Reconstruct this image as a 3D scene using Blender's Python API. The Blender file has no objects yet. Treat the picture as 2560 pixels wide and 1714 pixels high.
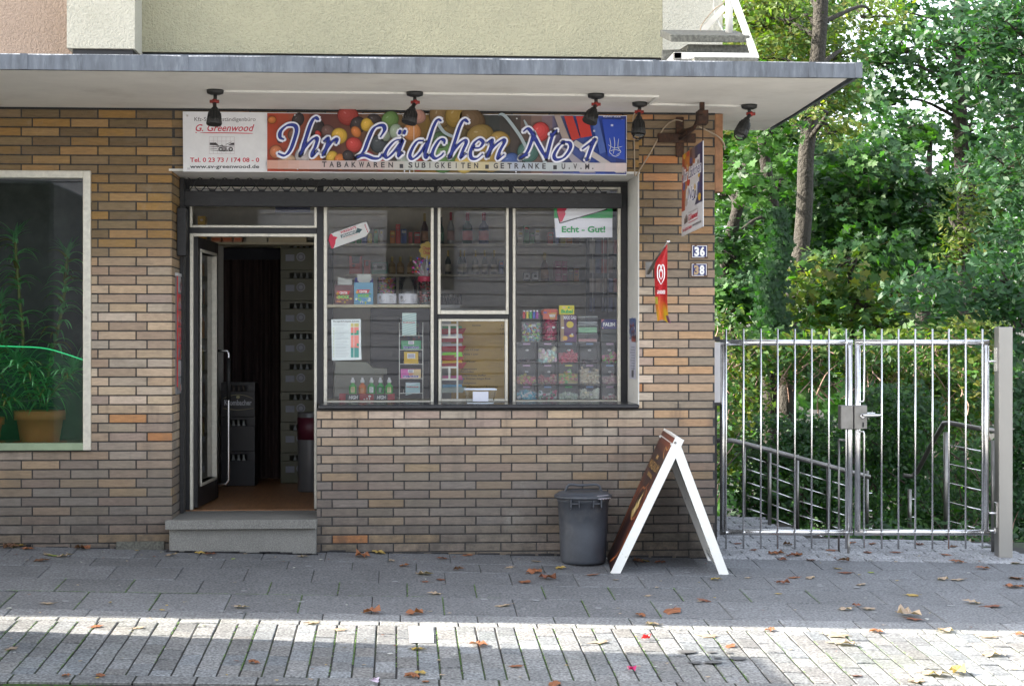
import bpy, math, random
from mathutils import Vector, Matrix
random.seed(7)
S = bpy.context.scene
C = S.collection
rad = math.radians

# ------------------------------------------------------------------ camera
FPX = 4300.0; UC = 1280.0; VC = 857.0
TH = math.atan(279.0 / FPX)
D = 11.34; CZ = 1.3816
fw = Vector((math.sin(TH), math.cos(TH), 0)); rt = Vector((math.cos(TH), -math.sin(TH), 0))
cam = bpy.data.cameras.new('camera'); co = bpy.data.objects.new('camera', cam); C.objects.link(co)
co.location = (0, -D, CZ); co.rotation_euler = (rad(90), 0, -TH)
cam.sensor_width = 36; cam.lens = 36 * FPX / 2560; cam.clip_end = 1000; cam.clip_start = 0.1
S.camera = co

# ------------------------------------------------------------------ light
SE = rad(32); SA = rad(5.2)
sdir = Vector((-math.cos(SE) * math.cos(SA), math.cos(SE) * math.sin(SA), math.sin(SE)))
w = bpy.data.worlds.new('World'); S.world = w; w.use_nodes = True
nt = w.node_tree; bg = nt.nodes['Background']
sky = nt.nodes.new('ShaderNodeTexSky'); sky.sky_type = 'NISHITA'; sky.sun_disc = False
sky.sun_elevation = SE; sky.sun_rotation = rad(-90) + SA; sky.dust_density = 3.0; sky.air_density = 1.0
hs = nt.nodes.new('ShaderNodeHueSaturation'); hs.inputs['Saturation'].default_value = 0.42
nt.links.new(sky.outputs[0], hs.inputs['Color']); nt.links.new(hs.outputs[0], bg.inputs[0])
bg.inputs[1].default_value = 0.15
sl = bpy.data.lights.new('sun', 'SUN'); sl.energy = 3.4; sl.angle = rad(0.6); sl.color = (1, 0.93, 0.82)
so = bpy.data.objects.new('sun', sl); C.objects.link(so); so.location = (-20, 3, 12)
so.rotation_euler = sdir.to_track_quat('Z', 'Y').to_euler()
S.view_settings.view_transform = 'Standard'; S.view_settings.look = 'None'
S.view_settings.exposure = 2.47; S.view_settings.gamma = 1

# ------------------------------------------------------------------ helpers
def ray(u, v): return fw + rt * ((u - UC) / FPX) + Vector((0, 0, (VC - v) / FPX))
def P(u, v, y=0.0):
    r = ray(u, v); t = (y + D) / r.y
    return Vector((r.x * t, y, CZ + r.z * t))
GX, GY = -0.025, 0.057
def gz(x, y): return GX * x + GY * y
def G(u, v, off=0.0):
    r = ray(u, v); o = Vector((0, -D, CZ))
    t = (GX * o.x + GY * o.y + off - o.z) / (r.z - GX * r.x - GY * r.y)
    return o + r * t
def XU(u, y, v=857): return P(u, v, y).x
def ZV(v, y, u=1000): return P(u, v, y).z

MATS = {}
def nodes(name):
    m = bpy.data.materials.new(name); m.use_nodes = True; MATS[name] = m
    return m, m.node_tree, m.node_tree.nodes['Principled BSDF']
def noise(nt, scale, detail=4, rough=.6, vec=None):
    n = nt.nodes.new('ShaderNodeTexNoise'); n.inputs['Scale'].default_value = scale
    n.inputs['Detail'].default_value = detail; n.inputs['Roughness'].default_value = rough
    if vec is None:
        g = nt.nodes.new('ShaderNodeNewGeometry'); vec = g.outputs['Position']
    nt.links.new(vec, n.inputs['Vector']); return n
def ramp(nt, src, a, b, c0=(0,0,0,1), c1=(1,1,1,1)):
    r = nt.nodes.new('ShaderNodeValToRGB'); e = r.color_ramp.elements
    e[0].position = a; e[1].position = b; e[0].color = c0; e[1].color = c1
    nt.links.new(src, r.inputs[0]); return r
def mix(nt, fac, a, b, mode='MIX'):
    m = nt.nodes.new('ShaderNodeMix'); m.data_type = 'RGBA'; m.blend_type = mode
    for s, i in ((fac, 0), (a, 6), (b, 7)):
        if isinstance(s, (int, float)): m.inputs[i].default_value = s
        elif isinstance(s, tuple): m.inputs[i].default_value = (s[0], s[1], s[2], 1)
        else: nt.links.new(s, m.inputs[i])
    return m.outputs[2]
def bump(nt, bs, h, strength, dist=.01):
    b = nt.nodes.new('ShaderNodeBump'); b.inputs['Strength'].default_value = strength
    b.inputs['Distance'].default_value = dist
    nt.links.new(h, b.inputs['Height']); nt.links.new(b.outputs[0], bs.inputs['Normal'])
def mat(name, col=None, rough=.6, metal=0, var=.15, vs=8, bmp=0, bs_=80, bd=.003, dirt=None, dcol=(.05,.045,.04), da=.5, db=.75, spec=.5, trans=0, vec_scale=None):
    """procedural material; col None -> face colour attribute"""
    m, nt, bs = nodes(name)
    bs.inputs['Roughness'].default_value = rough; bs.inputs['Metallic'].default_value = metal
    bs.inputs['Specular IOR Level'].default_value = spec
    if col is None:
        a = nt.nodes.new('ShaderNodeAttribute'); a.attribute_name = 'Col'; c = a.outputs['Color']
    else:
        r = nt.nodes.new('ShaderNodeRGB'); r.outputs[0].default_value = (*col, 1); c = r.outputs[0]
    vec = None
    if vec_scale:
        g = nt.nodes.new('ShaderNodeNewGeometry'); mp = nt.nodes.new('ShaderNodeMapping')
        mp.inputs['Scale'].default_value = vec_scale; nt.links.new(g.outputs['Position'], mp.inputs['Vector']); vec = mp.outputs[0]
    if var:
        n = noise(nt, vs, 5, .65, vec); r = ramp(nt, n.outputs[0], .3, .7, (1-var,)*3+(1,), (1+var,)*3+(1,))
        c = mix(nt, 1.0, c, r.outputs[0], 'MULTIPLY')
    if dirt:
        n2 = noise(nt, dirt, 6, .7, vec); r2 = ramp(nt, n2.outputs[0], da, db)
        c = mix(nt, r2.outputs[0], c, dcol)
    nt.links.new(c, bs.inputs['Base Color'])
    if bmp:
        n3 = noise(nt, bs_, 3, .6); bump(nt, bs, n3.outputs[0], bmp, bd)
    return m

mat('print', None, .38, var=.03, vs=30)
mat('paint', None, .5, var=.08, vs=20)
mat('plastic', None, .3, var=.05, vs=15)
for gname, gr in (('goods', .35), ('goods_print', .45)):
    m, nt, bs = nodes(gname); bs.inputs['Roughness'].default_value = gr
    a = nt.nodes.new('ShaderNodeAttribute'); a.attribute_name = 'Col'; nt.links.new(mix(nt, 1.0, a.outputs['Color'], (1.45,1.45,1.45), 'MULTIPLY'), bs.inputs['Base Color'])
mat('matte', None, .75, var=.12, vs=12)
# brick
m, nt, bs = nodes('brick'); bs.inputs['Roughness'].default_value = .6; bs.inputs['Specular IOR Level'].default_value = .35
a = nt.nodes.new('ShaderNodeAttribute'); a.attribute_name = 'Col'; c = a.outputs['Color']
g_ = nt.nodes.new('ShaderNodeNewGeometry')
def mp_(sc):
    q = nt.nodes.new('ShaderNodeMapping'); q.inputs['Scale'].default_value = sc; nt.links.new(g_.outputs['Position'], q.inputs['Vector']); return q.outputs[0]
n1 = noise(nt, 14, 6, .7, mp_((1,1,6))); n2 = noise(nt, 5, 5, .7, mp_((1,1,1.5))); n3 = noise(nt, 2.2, 6, .75, mp_((1,1,.6))); n4 = noise(nt, 70, 4, .7)
c = mix(nt, 1.0, c, ramp(nt, n1.outputs[0], .28, .72, (.74,.74,.74,1), (1.22,1.2,1.16,1)).outputs[0], 'MULTIPLY')
c = mix(nt, ramp(nt, n2.outputs[0], .50, .78, (0,0,0,1), (.55,.55,.55,1)).outputs[0], c, (.16,.13,.10))
c = mix(nt, ramp(nt, n3.outputs[0], .60, .78, (0,0,0,1), (.45,.45,.45,1)).outputs[0], c, (.34,.33,.29))
c = mix(nt, ramp(nt, n4.outputs[0], .66, .74).outputs[0], c, (.05,.045,.04))
sx_ = nt.nodes.new('ShaderNodeSeparateXYZ'); nt.links.new(g_.outputs['Position'], sx_.inputs[0])
mr_ = nt.nodes.new('ShaderNodeMapRange'); mr_.inputs[1].default_value = .45; mr_.inputs[2].default_value = -.12; mr_.inputs[3].default_value = 0; mr_.inputs[4].default_value = 1; nt.links.new(sx_.outputs[2], mr_.inputs[0])
n5 = noise(nt, 7, 6, .75); ml_ = nt.nodes.new('ShaderNodeMath'); ml_.operation = 'MULTIPLY'; nt.links.new(ramp(nt, n5.outputs[0], .38, .62).outputs[0], ml_.inputs[0]); nt.links.new(mr_.outputs[0], ml_.inputs[1])
c = mix(nt, ml_.outputs[0], c, (.055,.05,.042))
n6 = noise(nt, 9, 4, .6, mp_((1,1,.12))); m6 = nt.nodes.new('ShaderNodeMapRange'); m6.inputs[1].default_value = .25; m6.inputs[2].default_value = .97; nt.links.new(sx_.outputs[2], m6.inputs[0])
k6 = nt.nodes.new('ShaderNodeMath'); k6.operation = 'COMPARE'; k6.inputs[1].default_value = .62; k6.inputs[2].default_value = .36; nt.links.new(sx_.outputs[2], k6.inputs[0])
x6 = nt.nodes.new('ShaderNodeMath'); x6.operation = 'MULTIPLY'; nt.links.new(m6.outputs[0], x6.inputs[0]); nt.links.new(k6.outputs[0], x6.inputs[1])
y6 = nt.nodes.new('ShaderNodeMath'); y6.operation = 'MULTIPLY'; nt.links.new(x6.outputs[0], y6.inputs[0]); nt.links.new(ramp(nt, n6.outputs[0], .5, .72, (0,0,0,1), (.6,.6,.6,1)).outputs[0], y6.inputs[1])
c = mix(nt, y6.outputs[0], c, (.07,.065,.058))
nt.links.new(c, bs.inputs['Base Color']); bump(nt, bs, n1.outputs[0], .45, .003)
mat('mortar', (.055,.053,.052), .9, var=.3, vs=60, bmp=.5, bs_=200)
def stucco(name, col, dcol):
    m, nt, bs = nodes(name); bs.inputs['Roughness'].default_value = .85
    n = noise(nt, 55, 3, .55); n2 = noise(nt, 2.2, 5, .6); n3 = noise(nt, 160, 2, .5)
    w_ = nt.nodes.new('ShaderNodeTexVoronoi'); w_.inputs['Scale'].default_value = 60
    g = nt.nodes.new('ShaderNodeNewGeometry')
    va = nt.nodes.new('ShaderNodeVectorMath'); va.operation = 'MULTIPLY_ADD'
    nt.links.new(n.outputs['Color'], va.inputs[0]); va.inputs[1].default_value = (.05,.05,.05); nt.links.new(g.outputs['Position'], va.inputs[2])
    nt.links.new(va.outputs[0], w_.inputs['Vector'])
    c = mix(nt, ramp(nt, n2.outputs[0], .35, .75).outputs[0], col, dcol)
    c = mix(nt, ramp(nt, w_.outputs['Distance'], .0, .32, (.55,.55,.55,1), (1,1,1,1)).outputs[0], (0,0,0), c, 'MIX') if False else c
    c = mix(nt, .8, c, ramp(nt, w_.outputs['Distance'], .05, .45, (.8,.8,.8,1), (1.06,1.06,1.06,1)).outputs[0], 'MULTIPLY')
    nt.links.new(c, bs.inputs['Base Color']); bump(nt, bs, w_.outputs['Distance'], .8, .012)
    return m
stucco('stucco_green', (.36,.335,.22), (.30,.285,.19))
stucco('stucco_cream', (.47,.45,.37), (.41,.39,.31))
stucco('stucco_pink', (.36,.27,.205), (.31,.23,.17))
mat('soffit', (.74,.71,.65), .8, var=.07, vs=2.5, dirt=1.6, dcol=(.54,.50,.44), da=.5, db=.85)
mat('zinc', (.105,.117,.135), .5, .3, var=.35, vs=3, dirt=5, dcol=(.20,.225,.25), da=.5, db=.8, vec_scale=(5,1,1))
mat('white_paint', (.68,.67,.63), .55, var=.06, vs=6, dirt=9, dcol=(.35,.33,.29), da=.62, db=.85)
mat('black_metal', (.012,.012,.014), .45, .0, var=.3, vs=20, dirt=14, dcol=(.04,.04,.04), da=.6, db=.85)
mat('shutter', (.022,.022,.023), .5, .2, var=.35, vs=25, dirt=9, dcol=(.045,.045,.045), da=.55, db=.85, vec_scale=(1,1,3))
mat('alu', (.66,.63,.54), .38, .35, var=.12, vs=30, dirt=25, dcol=(.3,.27,.2), da=.6, db=.85)
mat('sill_stone', (.035,.037,.042), .22, var=.2, vs=30)
def granite(name, col, sc=.35, s=220, moss=False, rough=.8):
    m, nt, bs = nodes(name); bs.inputs['Roughness'].default_value = rough
    if col is None:
        a = nt.nodes.new('ShaderNodeAttribute'); a.attribute_name = 'Col'; c = a.outputs['Color']
    else: c = col
    n = noise(nt, s, 2, .5); n2 = noise(nt, 1.7, 6, .65); n3 = noise(nt, 14, 5, .7)
    c = mix(nt, 1.0, c, ramp(nt, n.outputs[0], .35, .68, (1-sc,)*3+(1,), (1+sc*1.4,)*3+(1,)).outputs[0], 'MULTIPLY')
    c = mix(nt, 1.0, c, ramp(nt, n2.outputs[0], .3, .7, (.82,.82,.82,1), (1.15,1.15,1.15,1)).outputs[0], 'MULTIPLY')
    c = mix(nt, ramp(nt, n3.outputs[0], .62, .8).outputs[0], c, (.07,.07,.065))
    if moss:
        n4 = noise(nt, .9, 4, .6)
        c = mix(nt, ramp(nt, n4.outputs[0], .55, .8, (0,0,0,1), (.25,.25,.25,1)).outputs[0], c, (.07,.11,.04))
    nt.links.new(c, bs.inputs['Base Color']); bump(nt, bs, n.outputs[0], .35, .003)
    return m
granite('slab', None, .38, 75)
granite('paver', None, .42, 75, True)
granite('step_stone', (.19,.187,.172), .22, 160)
granite('concrete', (.10,.10,.085), .3, 60)
m, nt, bs = nodes('joint'); bs.inputs['Roughness'].default_value = .95
n = noise(nt, 1.3, 4, .6); n_ = noise(nt, 45, 3, .6)
c = mix(nt, ramp(nt, n.outputs[0], .5, .62).outputs[0], (.022,.022,.02), (.045,.09,.018))
nt.links.new(mix(nt, ramp(nt, n_.outputs[0], .4, .6).outputs[0], c, (.03,.028,.025)), bs.inputs['Base Color'])
mat('asphalt', (.33,.32,.30), .9, var=.3, vs=60, bmp=.5, bs_=150)
mat('soil', (.02,.017,.011), .95, var=.5, vs=3, bmp=.8, bs_=20, bd=.03, dirt=2, dcol=(.015,.03,.008))
# steel
m, nt, bs = nodes('steel'); bs.inputs['Metallic'].default_value = 1; bs.inputs['Roughness'].default_value = .27
n = noise(nt, 30, 3, .6); nt.links.new(ramp(nt, n.outputs[0], .3, .7, (.66,.65,.64,1), (.85,.84,.83,1)).outputs[0], bs.inputs['Base Color'])
mat('steel_satin', (.38,.365,.34), .45, 1, var=.06, vs=4, vec_scale=(1,1,.3))
mat('steel_dark', (.26,.25,.235), .42, .9, var=.2, vs=12)
mat('bin_plastic', (.055,.062,.075), .48, var=.2, vs=9, dirt=6, dcol=(.12,.12,.125), da=.55, db=.85, bmp=.1, bs_=60)
mat('rubber', (.018,.018,.018), .55, var=.2, vs=30)
mat('red_plastic', (.25,.02,.015), .4, var=.1)
mat('rust', (.045,.025,.018), .85, .2, var=.5, vs=30, dirt=20, dcol=(.11,.045,.02), da=.5, db=.7)
mat('cable', (.34,.27,.19), .6, var=.1)
mat('terracotta', (.66,.22,.09), .75, var=.12, vs=9, dirt=8, dcol=(.5,.33,.24), da=.6, db=.8)
mat('wood_floor', (.30,.15,.07), .45, var=.25, vs=6, vec_scale=(12,1,1))
mat('inner_wall', (.72,.68,.58), .8, var=.08)
mat('curtain', (.045,.028,.025), .85, var=.4, vs=14, vec_scale=(4,1,.2))
mat('shelf_board', (.62,.56,.40), .6, var=.1)
mat('paperboard', (.52,.33,.07), .7, var=.15, vs=3)
mat('corner_brown', (.30,.15,.075), .8, var=.3, vs=12, dirt=8, dcol=(.12,.07,.045), da=.5, db=.8)
mat('white_lacquer', (.82,.82,.78), .35, var=.05, dirt=16, dcol=(.36,.34,.29), da=.60, db=.74)
mat('bark', (.042,.037,.029), .9, var=.45, vs=14, bmp=1, bs_=30, bd=.03, vec_scale=(3,3,.35))
mat('bark_dark', (.03,.025,.019), .9, var=.45, vs=14, bmp=1, bs_=30, bd=.03, vec_scale=(3,3,.4))
mat('plaster_blue', (.30,.31,.34), .8, var=.06)
def glass(name, tint=(1,1,1), base=.10, rough=.0):
    m = bpy.data.materials.new(name); m.use_nodes = True; MATS[name] = m; nt = m.node_tree; nt.nodes.clear()
    o = nt.nodes.new('ShaderNodeOutputMaterial'); mx = nt.nodes.new('ShaderNodeMixShader')
    t = nt.nodes.new('ShaderNodeBsdfTransparent'); t.inputs[0].default_value = (*tint, 1)
    g = nt.nodes.new('ShaderNodeBsdfGlossy'); g.inputs['Roughness'].default_value = rough
    lw = nt.nodes.new('ShaderNodeLayerWeight'); lw.inputs[0].default_value = .35
    mr = nt.nodes.new('ShaderNodeMapRange'); mr.inputs[3].default_value = base; mr.inputs[4].default_value = 1
    nt.links.new(lw.outputs['Fresnel'], mr.inputs[0]); nt.links.new(mr.outputs[0], mx.inputs[0])
    nt.links.new(t.outputs[0], mx.inputs[1]); nt.links.new(g.outputs[0], mx.inputs[2]); nt.links.new(mx.outputs[0], o.inputs[0])
    n = noise(nt, 1.1, 2, .5); b = nt.nodes.new('ShaderNodeBump'); b.inputs['Strength'].default_value = .02; b.inputs['Distance'].default_value = .02
    nt.links.new(n.outputs[0], b.inputs['Height']); nt.links.new(b.outputs[0], g.inputs['Normal'])
glass('window_glass', (.97,.98,.98), .052)
glass('clear_plastic', (.90,.92,.93), .015, .08)
glass('bottle_green_glass', (.25,.5,.3), .06, .05)
m, nt, bs = nodes('green_edge_glow'); bs.inputs['Base Color'].default_value = (.1,.6,.3,1)
bs.inputs['Emission Color'].default_value = (.05,1,.35,1); bs.inputs['Emission Strength'].default_value = .10  # emission stands in for the bright green edge on the glass
def leafmat(name, rough=.45, tr=.35, attr='Col'):
    m = bpy.data.materials.new(name); m.use_nodes = True; MATS[name] = m; nt = m.node_tree; bs = nt.nodes['Principled BSDF']
    a = nt.nodes.new('ShaderNodeAttribute'); a.attribute_name = attr
    nt.links.new(a.outputs['Color'], bs.inputs['Base Color']); bs.inputs['Roughness'].default_value = rough
    t = nt.nodes.new('ShaderNodeBsdfTranslucent'); mx = nt.nodes.new('ShaderNodeMixShader'); mx.inputs[0].default_value = tr
    g = mix(nt, 1.0, a.outputs['Color'], (1.6,1.9,.5), 'MULTIPLY'); nt.links.new(g, t.inputs[0])
    o = nt.nodes['Material Output']
    nt.links.new(bs.outputs[0], mx.inputs[1]); nt.links.new(t.outputs[0], mx.inputs[2]); nt.links.new(mx.outputs[0], o.inputs[0])
m = bpy.data.materials.new('green_haze_film'); m.use_nodes = True; MATS['green_haze_film'] = m; nt = m.node_tree; nt.nodes.clear()
o = nt.nodes.new('ShaderNodeOutputMaterial'); mx = nt.nodes.new('ShaderNodeMixShader'); mx.inputs[0].default_value = .10
t = nt.nodes.new('ShaderNodeBsdfTransparent'); t.inputs[0].default_value = (.90,1,.86,1); d_ = nt.nodes.new('ShaderNodeBsdfDiffuse'); d_.inputs[0].default_value = (.04,.62,.20,1)  # diffuse green share paints the haze over the lower glass
nt.links.new(t.outputs[0], mx.inputs[1]); nt.links.new(d_.outputs[0], mx.inputs[2]); nt.links.new(mx.outputs[0], o.inputs[0])
leafmat('leaf', .55, .42); leafmat('aloe', .5, .3); leafmat('dry_leaf', .7, .15)

class MB:
    def __init__(s): s.v = []; s.f = []; s.c = []; s.sm = []
    def poly(s, pts, col=(.5,.5,.5), sm=False):
        n = len(s.v); s.v += [tuple(p) for p in pts]; s.f.append(list(range(n, n+len(pts)))); s.c.append(col); s.sm.append(sm)
    def add(s, vs, fs, col, sm=False):
        n = len(s.v); s.v += [tuple(p) for p in vs]
        for f in fs: s.f.append([n+i for i in f]); s.c.append(col); s.sm.append(sm)
    def box(s, x0, x1, y0, y1, z0, z1, col=(.5,.5,.5), bev=0, M=None):
        if x0 > x1: x0, x1 = x1, x0
        if y0 > y1: y0, y1 = y1, y0
        if z0 > z1: z0, z1 = z1, z0
        if bev <= 0:
            v = [(x0,y0,z0),(x1,y0,z0),(x1,y1,z0),(x0,y1,z0),(x0,y0,z1),(x1,y0,z1),(x1,y1,z1),(x0,y1,z1)]
            f = [(0,3,2,1),(4,5,6,7),(0,1,5,4),(1,2,6,5),(2,3,7,6),(3,0,4,7)]
        else:
            b = min(bev, (x1-x0)*.45, (y1-y0)*.45, (z1-z0)*.45)
            v = []; idx = {}
            for i, (X, sx) in enumerate(((x0,1),(x1,-1))):
                for j, (Y, sy) in enumerate(((y0,1),(y1,-1))):
                    for k, (Z, sz) in enumerate(((z0,1),(z1,-1))):
                        for a in range(3):
                            q = [X+sx*b, Y+sy*b, Z+sz*b]; q[a] = (X,Y,Z)[a]
                            idx[(i,j,k,a)] = len(v); v.append(tuple(q))
            I = idx; f = []
            f += [(I[0,0,0,0],I[0,0,1,0],I[0,1,1,0],I[0,1,0,0]),(I[1,0,0,0],I[1,1,0,0],I[1,1,1,0],I[1,0,1,0]),
                  (I[0,0,0,1],I[1,0,0,1],I[1,0,1,1],I[0,0,1,1]),(I[0,1,0,1],I[0,1,1,1],I[1,1,1,1],I[1,1,0,1]),
                  (I[0,0,0,2],I[0,1,0,2],I[1,1,0,2],I[1,0,0,2]),(I[0,0,1,2],I[1,0,1,2],I[1,1,1,2],I[0,1,1,2])]
            for k in (0,1):
                for j in (0,1): f.append((I[0,j,k,1],I[1,j,k,1],I[1,j,k,2],I[0,j,k,2]))
                for i in (0,1): f.append((I[i,0,k,0],I[i,1,k,0],I[i,1,k,2],I[i,0,k,2]))
            for i in (0,1):
                for j in (0,1): f.append((I[i,j,0,0],I[i,j,1,0],I[i,j,1,1],I[i,j,0,1]))
                for j in (0,1):
                    for k in (0,1): f.append((I[i,j,k,0],I[i,j,k,1],I[i,j,k,2]))
        if M is not None: v = [M @ Vector(p) for p in v]
        s.add(v, f, col)
    def tube(s, pts, r, col=(.5,.5,.5), n=8, cap=True, sm=True):
        pts = [Vector(p) for p in pts]; m = len(pts)
        rs = r if isinstance(r, (list, tuple)) else [r]*m
        base = len(s.v); prev = None
        for i, p in enumerate(pts):
            t = (pts[min(i+1,m-1)] - pts[max(i-1,0)])
            if t.length < 1e-9: t = Vector((0,0,1))
            t.normalize()
            if prev is None:
                a = Vector((0,0,1)) if abs(t.z) < .9 else Vector((1,0,0)); nx = t.cross(a).normalized()
            else:
                nx = (prev - t * prev.dot(t))
                nx = nx.normalized() if nx.length > 1e-6 else t.cross(Vector((0,0,1))).normalized()
            prev = nx; ny = t.cross(nx)
            for k in range(n):
                a = 2*math.pi*k/n; s.v.append(tuple(p + (nx*math.cos(a) + ny*math.sin(a))*rs[i]))
        for i in range(m-1):
            for k in range(n):
                a = base+i*n+k; b = base+i*n+(k+1)%n
                s.f.append([a, b, b+n, a+n]); s.c.append(col); s.sm.append(sm)
        if cap:
            s.f.append([base+k for k in range(n)][::-1]); s.c.append(col); s.sm.append(False)
            s.f.append([base+(m-1)*n+k for k in range(n)]); s.c.append(col); s.sm.append(False)
    def lathe(s, o, prof, col=(.5,.5,.5), n=20, sm=True, cols=None, M=None):
        base = len(s.v); o = Vector(o)
        for (r, z) in prof:
            for k in range(n):
                a = 2*math.pi*k/n; q = Vector((r*math.cos(a), r*math.sin(a), z))
                if M is not None: q = M @ q
                s.v.append(tuple(o + q))
        for i in range(len(prof)-1):
            for k in range(n):
                a = base+i*n+k; b = base+i*n+(k+1)%n
                s.f.append([a, b, b+n, a+n]); s.c.append(cols[i] if cols else col); s.sm.append(sm)
        s.f.append([base+k for k in range(n)][::-1]); s.c.append(cols[0] if cols else col); s.sm.append(False)
        e = base+(len(prof)-1)*n
        s.f.append([e+k for k in range(n)]); s.c.append(cols[-1] if cols else col); s.sm.append(False)
    def build(s, name, mat_, parent=None, origin=None):
        me = bpy.data.meshes.new(name)
        if parent is not None: org = wl(parent)
        elif origin is not None: org = Vector(origin)
        else:
            xs = [v[0] for v in s.v]; ys = [v[1] for v in s.v]; zs = [v[2] for v in s.v]
            org = Vector(((min(xs)+max(xs))/2, (min(ys)+max(ys))/2, min(zs)))
        loc = Vector((0,0,0)) if parent is not None else org
        me.from_pydata([(v[0]-org.x, v[1]-org.y, v[2]-org.z) for v in s.v], [], s.f)
        at = me.color_attributes.new('Col', 'FLOAT_COLOR', 'CORNER')
        buf = []
        for f, c in zip(s.f, s.c): buf += [c[0], c[1], c[2], 1.0] * len(f)
        at.data.foreach_set('color', buf)
        me.polygons.foreach_set('use_smooth', s.sm)
        me.materials.append(MATS[mat_]); me.update()
        o = bpy.data.objects.new(name, me); C.objects.link(o); o.location = loc
        if parent is not None: o.parent = parent
        return o
def wl(o):
    p = Vector(o.location)
    while o.parent: o = o.parent; p += Vector(o.location)
    return p
def tag(o, label, cat, group=None):
    o['label'] = label; o['category'] = cat
    if group: o['group'] = group
    return o
def struct(o, kind='structure'): o['kind'] = kind; return o
def thing(name, label, cat, loc, group=None):
    o = bpy.data.objects.new(name, None); C.objects.link(o); o.location = loc; o.empty_display_size = .1
    return tag(o, label, cat, group)
def clone(root, loc, label=None, rz=0, group=None):
    r = root.copy(); C.objects.link(r); r.location = loc; r.rotation_euler = (0,0,rz)
    if label: r['label'] = label
    if group: r['group'] = group
    for ch in [o for o in root.children]:
        c = ch.copy(); C.objects.link(c); c.parent = r
        for g in [o for o in ch.children]:
            d = g.copy(); C.objects.link(d); d.parent = c
    return r
# ------- printed matter: flat layers on a plane y (facing the street)
class Print:
    def __init__(s, y): s.m = MB(); s.y = y; s.l = 0
    def up(s, k=1): s.l += k
    def poly(s, uv, col):
        s.m.poly([P(u, v, s.y - .0004*s.l) for u, v in uv], col)
    def rect(s, u0, v0, u1, v1, col): s.poly([(u0,v1),(u1,v1),(u1,v0),(u0,v0)], col)
    def disc(s, u, v, ru, rv, col, n=18, rot=0):
        c_, s_ = math.cos(rot), math.sin(rot)
        s.poly([(u+ru*math.cos(a)*c_-rv*math.sin(a)*s_, v+ru*math.cos(a)*s_+rv*math.sin(a)*c_) for a in [2*math.pi*k/n for k in range(n)]], col)
    def text(s, t, u0, u1, vb, h, col, bold=0, shear=0, rot=0):
        vs, fs = textmesh(t, bold, shear)
        xs = [q[0] for q in vs]; x0, x1 = min(xs), max(xs)
        k = (u1-u0)/(x1-x0); kv = h/.7
        c_, s_ = math.cos(rot), math.sin(rot)
        for f in fs:
            pts = []
            for i in f:
                a = (vs[i][0]-x0)*k; b = -vs[i][1]*kv
                pts.append((u0 + a*c_ - b*s_, vb + a*s_ + b*c_))
            s.poly(pts, col)
    def build(s, name, parent=None, mat_='print'): return s.m.build(name, mat_, parent)
_tc = {}
def textmesh(t, bold=0, shear=0):
    k = (t, bold, shear)
    if k in _tc: return _tc[k]
    cu = bpy.data.curves.new('t', 'FONT'); cu.body = t; cu.size = 1; cu.offset = bold; cu.shear = shear; cu.resolution_u = 3
    ob = bpy.data.objects.new('t', cu); C.objects.link(ob)
    bpy.context.view_layer.update()
    dg = bpy.context.evaluated_depsgraph_get(); me = bpy.data.meshes.new_from_object(ob.evaluated_get(dg))
    r = ([tuple(v.co) for v in me.vertices], [tuple(p.vertices) for p in me.polygons])
    bpy.data.objects.remove(ob); bpy.data.curves.remove(cu); bpy.data.meshes.remove(me)
    _tc[k] = r; return r
def spline(pts, n=7):
    out = []; p = [pts[0]] + list(pts) + [pts[-1]]
    for i in range(1, len(p)-2):
        for k in range(n):
            t = k/n
            q = []
            for a in range(len(pts[0])):
                p0, p1, p2, p3 = p[i-1][a], p[i][a], p[i+1][a], p[i+2][a]
                q.append(.5*((2*p1)+(-p0+p2)*t+(2*p0-5*p1+4*p2-p3)*t*t+(-p0+3*p1-3*p2+p3)*t**3))
            out.append(tuple(q))
    out.append(tuple(pts[-1])); return out
def pen(pr, pts, w, col, thin=.38, nib=rad(35), extra=0, ends=True):
    s = spline(pts); L = []; R = []
    for i, p in enumerate(s):
        a = s[max(i-1,0)]; b = s[min(i+1,len(s)-1)]; dx, dy = b[0]-a[0], b[1]-a[1]; l = math.hypot(dx,dy) or 1
        th = math.atan2(-dy, dx); k = thin + (1-thin)*abs(math.sin(th - nib))
        e = min(1, .35 + 4*min(i, len(s)-1-i)/len(s)) if ends else 1
        h = (w*k*e)/2 + extra; nx, ny = -dy/l*h, dx/l*h
        L.append((p[0]+nx, p[1]+ny)); R.append((p[0]-nx, p[1]-ny))
    for i in range(len(s)-1): pr.poly([L[i], L[i+1], R[i+1], R[i]], col)
    if extra:
        for q in (s[0], s[-1]): pr.disc(q[0], q[1], extra, extra, col, 10)
def rc(a, b): return random.uniform(a, b)
def jit(c, k=.1):
    f = 1 + rc(-k, k); return (c[0]*f*(1+rc(-k,k)*.3), c[1]*f, c[2]*f*(1+rc(-k,k)*.3))
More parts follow.
